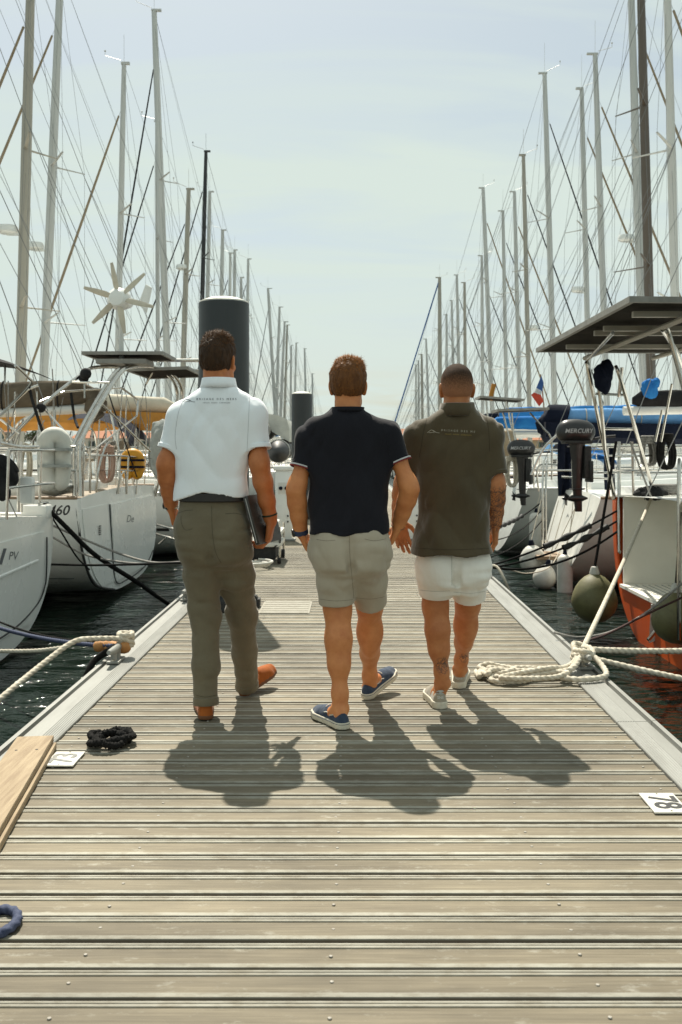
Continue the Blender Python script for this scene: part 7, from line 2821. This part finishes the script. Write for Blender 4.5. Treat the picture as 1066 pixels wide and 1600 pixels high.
cleat(1.335, 5.75, 'pontoon cleat under the knotted white rope on the right')
cleat(-1.40, 5.90, 'pontoon cleat with a rope knot and orange float on the left')
cleat(-1.39, 8.35, 'small pontoon cleat left of the man in white’s leg')
cleat(1.34, 10.0, 'pontoon cleat right of the man in brown’s shorts with dark lines')


def rope(name, label, pts, r, m_, group='mooring ropes', lobes=3, step=None, sm=8, parent=None):
    q = catmull([Vector(p) for p in pts], sm) if len(pts) > 2 else [Vector(p) for p in pts]
    near = min(p.y for p in q)
    st = step or (0.006 if lobes and near < 7 else 0.03)
    q = resample(q, st)
    m = MB()
    m.tube(q, r, 12 if lobes else 8, lobes=lobes, pitch=r * 7.5, amp=0.34)
    o = build(name, m, m_, parent, smooth=True)
    if parent is None:
        tag(o, label, 'rope', group)
    return o


# --- right: coil of white rope, turns on the cleat, lines to the yachts
cz = 0.016
rp = random.Random(5)
pts = []
# loops lying on the planks
loops = [(0.85, 5.50, 0.15, 0.13, 0.2), (0.97, 5.60, 0.20, 0.08, 0.5), (0.82, 5.60, 0.10, 0.09, -0.4), (0.96, 5.45, 0.22, 0.10, 0.1)]
lev = 0
pts.append((0.70, 5.62, cz))
for li, (x, y, a, b, ph) in enumerate(loops):
    for k in range(9):
        an = PI - 2 * PI * k / 9 + ph
        pts.append((x + math.cos(an) * a, y + math.sin(an) * b, cz - 0.001 + lev * 0.007 + (0.013 if k % 4 == 1 else 0) + rp.uniform(0, 0.004)))
    lev += 1
pts += [(1.08, 5.50, 0.06), (1.18, 5.56, 0.05), (1.26, 5.66, 0.06), (1.30, 5.72, 0.10)]
coil = rope('rope_coil', 'white rope coil lying on the planks at the right', pts, 0.0135, ROPEW)
pts = [(1.30, 5.70, 0.10)]
for k in range(26):
    an = k * 1.35
    pts.append((1.335 + math.cos(an) * (0.045 + 0.012 * rp.random()), 5.75 + math.sin(an) * (0.085 + 0.03 * rp.random()), 0.07 + 0.05 * (k / 26) + 0.015 * math.sin(k * 2.1)))
pts += [(1.28, 5.66, 0.075), (1.20, 5.52, 0.035), (1.14, 5.42, 0.03), (1.24, 5.36, 0.03), (1.38, 5.42, 0.035), (1.40, 5.56, 0.06), (1.36, 5.70, 0.11)]
rope('rope_knot', 'white rope knotted round the right pontoon cleat', pts, 0.0150, ROPEW)
rope('rope_tail', 'doubled white rope running from the right cleat to the coil', [(1.30, 5.66, 0.09), (1.22, 5.53, 0.05), (1.10, 5.50, 0.035), (0.98, 5.46, 0.03), (0.86, 5.44, 0.02), (0.76, 5.50, 0.018)], 0.0150, ROPEW)
C0 = Vector((1.34, 5.78, 0.11))
rope('mooring_line', 'white line rising from the right cleat to the orange yacht’s rail', sag(C0, P(1018, 778, 9.9), 0.02, 10), 0.0165, ROPEW, lobes=0)
rope('mooring_line', 'grey chafe sleeved line end on the orange yacht’s rail', sag(P(1018, 778, 9.9), P(985, 690, 9.9), 0.0, 4), 0.010, ROPEG, lobes=0)
rope('mooring_line', 'upper thick white rope leaving the frame right of the cleat', sag(C0, Vector((3.4, 6.35, 0.10)), 0.05, 12), 0.0165, ROPEW)
rope('mooring_line', 'lower thick white rope leaving the frame right of the cleat', sag(C0 - Vector((0, 0.05, 0.03)), Vector((3.0, 4.9, -0.06)), 0.04, 12), 0.0150, ROPEW)
rope('mooring_line', 'thin pale line sweeping from the right cleat under the orange hull', [P(866, 988, 6.6), P(905, 996, 6.6), P(960, 985, 7.2), P(1020, 950, 7.6), P(1090, 890, 8)], 0.009, ROPEG, lobes=0)
rope('mooring_line', 'dark red line from the right cleat to the orange stern', [P(905, 1004, 6.0), P(950, 990, 6.8), P(1010, 960, 7.4), P(1095, 920, 8)], 0.009, mat('dark_red_rope', (0.07, 0.02, 0.015), (0.03, 0.02, 0.02), rough=0.85, scale=60), lobes=0)

# --- right: dark lines with rubber snubbers near the man in brown
D0 = Vector((1.36, 10.0, 0.10))


def snubber(label, a, b, drop, f0, f1, r=0.011):
    q = sag(a, b, drop, 14)
    root = thing('snubbed_line', label, 'rope', a, 'dark lines with rubber snubbers')
    m = MB(); m.tube(q, r, 8); build('line', m, ROPEK, root)
    qq = resample(q, 0.03)
    n = len(qq)
    seg = qq[int(f0 * n):int(f1 * n)]
    m = MB()
    rr = [0.018 + 0.020 * (0.5 + 0.5 * math.sin(i * 0.9)) * math.sin(PI * (i + 0.5) / len(seg)) ** 0.3 for i in range(len(seg))]
    rr[0] = 0.035; rr[-1] = 0.035
    m.tube(seg, rr, 10); build('snubber', m, RUBBER, root)
    return root


snubber('upper dark line with snubber to the orange quarter', D0, P(968, 796, 10.3), 0.05, 0.42, 0.78)
snubber('middle dark line with snubber to the orange quarter', D0 - Vector((0, 0.05, 0.01)), P(968, 812, 10.3), 0.08, 0.55, 0.92)
snubber('dark line with snubber to the pale grey yacht', P(762, 828, 13.5), P(846, 785, 15.9), 0.06, 0.1, 0.6)
rope('mooring_line', 'plain black line sagging below the snubbers', sag(D0, P(968, 828, 10.2), 0.16, 14), 0.012, ROPEK, lobes=0)
rope('mooring_line', 'thin white line sagging over water from the far right cleat', [D0, P(795, 890, 10.2), P(825, 896, 11), P(860, 885, 12), P(880, 850, 12.6)], 0.007, ROPEW, lobes=0)
rope('mooring_line', 'white rope end hanging over the right pontoon edge', [D0, P(776, 885, 9.9), P(788, 905, 9.8), P(796, 925, 9.8)], 0.013, ROPEW, lobes=0)
rope('mooring_line', 'thin dark line to the pale grey hull above the water', sag(P(760, 872, 12.0), P(848, 812, 15.5), 0.10, 10), 0.008, ROPEK, lobes=0)
rope('mooring_line', 'second thin dark line along the pale grey hull', sag(P(762, 845, 12.6), P(848, 795, 15.7), 0.12, 10), 0.008, ROPEK, lobes=0)
for i, (a, b, lab) in enumerate((((903, 785, 12.9), (868, 858, 13.2), 'thin pale line crossing the lower white transom'), ((873, 782, 13.3), (852, 860, 13.4), 'thin pale line down the white transom by the ladder'), ((904, 700, 12.9), (890, 842, 12.9), 'thin pale line dropping from the larger outboard'))):
    rope('lanyard', lab, sag(P(*a), P(*b), 0.0, 4), 0.005, ROPEW, lobes=0)

# --- left cleat: knot, float and lines
K0 = Vector((-1.40, 5.92, 0.10))
kn = []
for k in range(18):
    an = k * 1.5
    kn.append((-1.37 + math.cos(an) * 0.042, 6.03 + math.sin(an) * 0.05, 0.12 + 0.035 * math.sin(k * 0.9)))
rope('rope_knot', 'white rope knot on the left pontoon cleat', kn, 0.0145, ROPEW)
rope('mooring_line', 'thick white rope from the left cleat to the lower left', [(-1.37, 6.0, 0.13), P(150, 998, 5.9), P(115, 1003, 5.8), P(70, 1035, 5.6), P(0, 1092, 5.2), P(-80, 1160, 4.9)], 0.0150, ROPEW)
rope('mooring_line', 'thin white rope behind it leaving the frame left', [P(97, 1012, 6.3), P(50, 1017, 6.4), P(-40, 1017, 6.6)], 0.0125, ROPEW)
rope('mooring_line', 'blue rope from the left cleat to the near yacht', sag(K0, P(-40, 968, 7.6), 0.04, 12), 0.013, ROPEB)
rope('mooring_line', 'thin black line above the blue rope', sag(P(150, 1003, 6.4), P(-30, 958, 8), 0.05, 12), 0.008, ROPEK, lobes=0)
rope('mooring_line', 'black loop hanging below the left cleat', [K0 + Vector((0, -0.02, 0)), P(150, 1030, 5.9), P(140, 1046, 5.85), P(128, 1075, 5.85)], 0.020, ROPEK, lobes=0)
m = MB()
m.tube(catmull([P(147, 1012, 6.05), P(165, 1008, 6.05), P(182, 1012, 6.0), P(204, 1010, 6.0)], 4), [0.02, 0.032, 0.036, 0.034, 0.026, 0.034, 0.038, 0.038, 0.034, 0.036, 0.04, 0.036, 0.02], 12)
solo('net_float', m, mat('orange_cork', (0.50, 0.24, 0.08), (0.38, 0.17, 0.05), rough=0.7, scale=14, bump=0.3), 'orange brown float tied under the left rope knot', 'float')
rope('mooring_line', 'thick dark line from the near left yacht down to the water', [P(68, 788, 9.9), P(105, 825, 10.0), P(150, 868, 10.2), P(215, 910, 10.6), P(240, 928, 11.0), P(262, 943, 11.6), P(278, 956, 11.9)], 0.024, ROPEK, lobes=0)
rope('mooring_line', 'thin dark line beside the thick one at the 460’s corner', [P(70, 790, 9.9), P(95, 830, 10.1), P(120, 870, 10.4), P(140, 890, 10.6)], 0.009, ROPEK, lobes=0)
rope('mooring_line', 'upper grey line sagging across the 460’s stern', [P(80, 820, 10.4), P(130, 842, 10.6), P(190, 866, 10.2), P(240, 879, 9.4), P(292, 878, 8.4)], 0.012, ROPEG, lobes=0)
rope('mooring_line', 'lower grey line sagging across the 460’s stern', [P(80, 838, 10.4), P(130, 865, 10.4), P(180, 877, 10), P(240, 882, 9.2), P(292, 880, 8.4)], 0.011, ROPEG, lobes=0)
rope('mooring_line', 'taut black line low across the 460’s stern', [P(80, 882, 10.2), P(160, 883, 9.8), P(292, 879, 8.4)], 0.011, ROPEK, lobes=0)

# --- black frayed coil on the planks
pts = []
for k in range(40):
    an = k * 0.52
    rr = 0.062 + 0.022 * math.sin(k * 0.83)
    pts.append((-1.035 + math.cos(an) * rr * 1.15, 4.27 + math.sin(an) * rr * 1.25, 0.018 + 0.022 * abs(math.sin(k * 0.61))))
q = resample(catmull(pts, 6), 0.006)
rf = random.Random(2)
m = MB(); m.tube(q, [0.0135 * rf.uniform(0.8, 1.25) for _ in q], 9, lobes=3, pitch=0.05, amp=0.4)
solo('frayed_rope_coil', m, ROPEK, 'small black frayed rope coil on the planks at the left', 'rope')
# --- blue rope loop at the lower left
pts = [(-0.945 + math.cos(a) * 0.055, 2.635 + math.sin(a) * 0.075, 0.012) for a in np.linspace(-2.9, 2.6, 14)]
pts += [(-1.03, 2.66, 0.03), (-1.10, 2.62, 0.014)]
rope('rope_loop', 'blue rope loop at the lower left edge of the planks', pts, 0.0125, ROPEB, lobes=3)

# --- berth number plates
PLATE = mat('plate_white', (0.66, 0.64, 0.58), (0.56, 0.54, 0.48), rough=0.5, scale=20)


def plate(num, x, y, w, l, up, rd, label, col, ang=0.0):
    Rz = Matrix.Rotation(ang, 3, 'Z')
    root = thing('number_plate', label, 'sign', (x, y, 0.001), 'berth number plates')
    m = MB(); m.bbox((x, y, 0.0045), (w, l, 0.007), 0.002, Rz); build('plate', m, PLATE, root)
    a, f = text_mesh(num, 0.135, 0.98, bold=0.0022)
    m = MB()
    U, Rr = Rz @ Vector(up), Rz @ Vector(rd)
    m.add([Vector((x, y, 0.0095)) + Rr * q.x + U * q.y for q in a], f)
    build('number', m, col, root, normals=False)
    for s_ in (-1, 1):
        m = MB(); m.lathe([(0.004, 0.008), (0.003, 0.0105)], Vector((x, y, 0)) + Rz @ Vector((0, s_ * (l / 2 - 0.012), 0)), (0, 0, 1), 8); build('rivet', m, M_SCREW, root)


plate('78', 1.113, 3.55, 0.125, 0.195, (1, 0, 0), (0, -1, 0), 'white plate numbered 78 on the right planks', SEAM)
plate('73', -1.172, 4.06, 0.120, 0.185, (-1, 0, 0), (0, 1, 0), 'white plate numbered 73 on the left planks', mat('faded_number', (0.13, 0.13, 0.12), (0.22, 0.22, 0.2), rough=0.6, scale=40))

# --- two stacked boards of a gangplank at the left edge
PINE = mat('raw_pine', (0.36, 0.275, 0.17), (0.235, 0.165, 0.095), rough=0.75, scale=5, stretch=(11, 0.7, 11), bump=0.5, bscale=14, bdist=0.006, detail=8)
gp = thing('gangplank', 'pine gangplank of two stacked boards at the left edge', 'plank', (-1.2, 3.2, 0.0))
an = math.atan2(0.16, 1.2)
for k, (z, dx) in enumerate(((0.0155, 0.012), (0.0450, 0.0))):
    Rz = Matrix.Rotation(an, 3, 'Z')
    d = Rz @ Vector((0, 1, 0)); sd_ = Rz @ Vector((1, 0, 0))
    c = Vector((-1.335 + dx, 4.20, z)) - d * 1.25
    m = MB(); m.bbox(c, (0.150, 2.5, 0.028), 0.004, Rz); build('board', m, PINE, gp)
m = MB()
for t in (0.2, 1.0):
    c = Vector((-1.335, 4.20, 0.0593)) - (Rz @ Vector((0, 1, 0))) * t
    for s_ in (-0.04, 0.04):
        m.lathe([(0.006, 0), (0.005, 0.001)], c + Rz @ Vector((s_, 0, 0)), (0, 0, 1), 8)
tag(build('nail_heads', m, SEAM, gp), kind='stuff')

# --- service pedestals
def pedestal(x, y, label):
    root = thing('service_pedestal', label, 'pedestal', (x, y, 0.0), 'service pedestals')
    m = MB(); m.bbox((x, y, 0.50), (0.24, 0.22, 0.98), 0.03); build('body', m, GEL, root)
    m = MB(); m.bbox((x, y, 1.02), (0.29, 0.27, 0.07), 0.03); build('cap', m, GEL, root)
    m = MB(); m.bbox((x, y - 0.112, 0.74), (0.15, 0.012, 0.16), 0.004); build('socket_panel', m, GELD, root)
    for z in (0.35, 0.27):
        m = MB(); m.lathe([(0.014, 0), (0.012, 0.02)], (x + 0.06, y - 0.108, z), (0, -1, 0), 12); build('bolt', m, SEAM, root)
    for dx in (-0.04, 0.04):
        m = MB(); m.lathe([(0.026, 0), (0.026, 0.025), (0.018, 0.03)], (x + dx, y - 0.118, 0.74), (0, -1, 0), 14); build('socket', m, CNAVY, root)
    m = MB(); m.box((x, y, 0.012), (0.32, 0.30, 0.02)); build('foot_plate', m, M_KERB, root)


pedestal(-0.96, 14.1, 'white service pedestal between the first two men')
pedestal(0.86, 14.2, 'white service pedestal between the navy and brown shirts')

# --- low trolley with gear by the left edge
tr = thing('dock_trolley', 'low grey trolley with gear behind the laptop', 'trolley', (-0.96, 11.4, 0))
m = MB()
for z in (0.22, 0.34):
    m.bbox((-0.96, 11.4, z), (0.34, 0.72, 0.05), 0.012)
build('shelf', m, GELD, tr)
m = MB(); m.bbox((-0.98, 11.4, 0.12), (0.26, 0.6, 0.14), 0.02); build('battery_box', m, RUBBER, tr)
for sx in (-1, 1):
    for sy in (-1, 1):
        m = MB(); m.lathe([(0.05, -0.02), (0.055, 0), (0.05, 0.02)], (-0.96 + sx * 0.15, 11.4 + sy * 0.30, 0.057), (1, 0, 0), 14); build('wheel', m, RUBBER, tr)
        m = MB(); m.tube([(-0.96 + sx * 0.155, 11.4 + sy * 0.34, 0.08), (-0.96 + sx * 0.155, 11.4 + sy * 0.34, 0.42)], 0.014, 8); build('post', m, STEEL, tr)
m = MB(); m.bbox((-0.97, 11.35, 0.42), (0.28, 0.5, 0.10), 0.03); build('tool_case', m, GELD, tr)
m = MB(); m.tube(catmull([(-0.84, 11.05, 0.40), (-0.80, 11.0, 0.34), (-0.80, 11.05, 0.24), (-0.86, 11.04, 0.2)], 5), 0.010, 6); build('cable', m, DARKPL, tr)
rope('hose_coil', 'small pale hose coil on the planks by the trolley', [(-1.05 + math.cos(a) * (0.13 + 0.005 * a), 10.7 + math.sin(a) * (0.13 + 0.005 * a), 0.02 + 0.004 * a) for a in np.linspace(0, 14, 40)], 0.014, VIN, None, lobes=0)
# ================================================================== far shore
quay = MB()
quay.box((0, 420, 0.2), (1600, 240, 2.6))
tag(build('quay', quay, mat('quay_stone', (0.33, 0.30, 0.25), (0.25, 0.23, 0.19), rough=0.9, scale=0.3)), kind='structure')
ROOF = mat('terracotta_roof', (0.42, 0.17, 0.085), (0.34, 0.13, 0.06), rough=0.85, scale=1.2)
WALLS = [mat('pale_render', (0.58, 0.54, 0.46), (0.50, 0.46, 0.40), rough=0.9, scale=0.6), mat('ochre_render', (0.50, 0.38, 0.24), (0.44, 0.33, 0.2), rough=0.9, scale=0.6), mat('white_render', (0.66, 0.64, 0.60), rough=0.9, scale=0.6)]


def house(x, y, w, d, h, wm, label, cols, rows, flat=False):
    root = thing('harbour_house', label, 'house', (x, y, 1.5), 'houses on the far quay')
    m = MB(); m.box((x, y, 1.5 + h / 2), (w, d, h)); build('wall', m, wm, root)
    m = MB()
    z0 = 1.5 + h
    if flat:
        m.box((x, y, z0 + 0.25), (w + 0.4, d + 0.4, 0.5)); build('roof', m, wm, root)
    else:
        o = 0.7
        m.add([(x - w / 2 - o, y - d / 2 - o, z0), (x + w / 2 + o, y - d / 2 - o, z0), (x + w / 2 + o, y + d / 2 + o, z0), (x - w / 2 - o, y + d / 2 + o, z0), (x - w / 2 + 2, y, z0 + d * 0.24), (x + w / 2 - 2, y, z0 + d * 0.24)],
              [(0, 1, 5, 4), (2, 3, 4, 5), (1, 2, 5), (3, 0, 4), (3, 2, 1, 0)])
        rf = build('roof', m, ROOF, root)
        m = MB(); m.box((x + w * 0.2, y + 1, z0 + d * 0.22), (1.1, 1.1, 2.2)); build('chimney', m, wm, rf)
    for i in range(cols):
        for j in range(rows):
            wx = x - w / 2 + w * (i + 0.5) / cols; wz = 1.5 + h * (j + 0.55) / rows
            m = MB(); m.box((wx, y - d / 2 - 0.06, wz), (1.2, 0.12, 1.6))
            wo = build('window', m, GLASS, root)
            m = MB()
            for sx in (-1, 1): m.box((wx + sx * 0.95, y - d / 2 - 0.05, wz), (0.62, 0.1, 1.75))
            build('shutter', m, mat('green_shutter', (0.10, 0.15, 0.12), rough=0.7), wo)


rh = random.Random(9)
k = 0
spots = [(-38, 318, 20, 11, 3.2, 1, 'low ochre harbour house with terracotta roof left of the second pile', False), (-15.5, 322, 15, 10, 5.5, 2, 'white flat roofed building right of the second pile', True),
         (-78, 330, 26, 12, 4, 0, 'pale long house with terracotta roof far left', False), (-120, 326, 22, 12, 6.0, 2, 'white two storey house at the far left shore', False),
         (22, 325, 20, 12, 4.2, 0, 'pale house with terracotta roof behind the men', False), (62, 330, 24, 12, 3.4, 1, 'ochre low house with terracotta roof far right', False), (110, 322, 24, 12, 5.5, 0, 'pale two storey house at the far right shore', False)]
for (x, y, w, d, h, wi, lab, fl) in spots:
    house(x, y, w, d, h, WALLS[wi], lab, max(2, int(w / 4.2)), 1 if h < 5 else 2, fl)
LEAF = mat('pine_foliage', (0.045, 0.070, 0.022), (0.075, 0.100, 0.035), rough=0.8, scale=0.8)
BARK = mat('bark', (0.12, 0.09, 0.06), rough=0.9, scale=3)


def tree(x, y, hgt, rad, label, seed):
    root = thing('shore_tree', label, 'tree', (x, y, 1.5), 'trees on the far quay')
    m = MB()
    m.tube([(x, y, 1.4), (x + 0.2, y, 1.5 + hgt * 0.4), (x, y, 1.5 + hgt * 0.75)], [0.35, 0.26, 0.12], 8)
    r = np.random.default_rng(seed)
    for i in range(5):
        a = r.uniform(0, 2 * PI)
        m.tube([(x, y, 1.5 + hgt * 0.45), (x + math.cos(a) * rad * 0.5, y + math.sin(a) * rad * 0.5, 1.5 + hgt * 0.7)], [0.12, 0.05], 6)
    build('trunk', m, BARK, root)
    n = 1400
    c = []
    for _ in range(12):
        a = r.uniform(0, 2 * PI); q = r.uniform(0.1, 0.85) * rad
        c.append((x + math.cos(a) * q, y + math.sin(a) * q, 1.5 + hgt * r.uniform(0.5, 0.95), rad * r.uniform(0.3, 0.5)))
    c = np.array(c)
    ci = r.integers(0, 12, n)
    d = r.normal(size=(n, 3)); d /= np.linalg.norm(d, axis=1, keepdims=True)
    p = c[ci, :3] + d * (c[ci, 3] * r.random(n) ** 0.4)[:, None] * np.array((1, 1, 0.7))
    u = r.normal(size=(n, 3)) * 0.16; v = r.normal(size=(n, 3)) * 0.16
    V = np.stack([p - u, p + v, p + u, p - v], 1).reshape(-1, 3)
    Fq = np.arange(n * 4).reshape(-1, 4)
    tag(build('crown', (V, Fq), LEAF, root, smooth=False, normals=False), kind='stuff')


tspots = [(-28, 308, 'green tree left of the flat white building'), (-22, 312, 'rounded tree beside the low ochre house'), (-58, 310, 'broad green tree between two left shore houses'), (-100, 312, 'dark tree by the far left house'), (-140, 310, 'tall tree at the far left shore'),
          (6, 310, 'green tree hidden behind the man in navy'), (44, 308, 'broad tree right of the pale house'), (84, 310, 'green tree on the far right shore'), (134, 312, 'tall tree at the far right shore')]
for i, (x, y, lab) in enumerate(tspots):
    tree(x, y, 6 + (i * 37 % 5) * 0.7, 3.2 + (i * 13 % 4) * 0.5, lab, 40 + i)
# low hills behind
m = MB()
rings = []
xs_ = np.linspace(-900, 900, 60)
hh = [10 + 7 * math.sin(x * 0.006 + 1) + 5 * math.sin(x * 0.017) + 3 * math.sin(x * 0.041 + 2) for x in xs_]
m.loft([[(x, 900, -2) for x in xs_], [(x, 960, h_ * 0.7) for x, h_ in zip(xs_, hh)], [(x, 1050, h_) for x, h_ in zip(xs_, hh)]], closed=False, cap0=False, cap1=False)
tag(build('hills', m, mat('hill_scrub', (0.13, 0.15, 0.12), (0.18, 0.19, 0.15), rough=0.95, scale=0.02)), kind='structure')
bpy.context.view_layer.update()
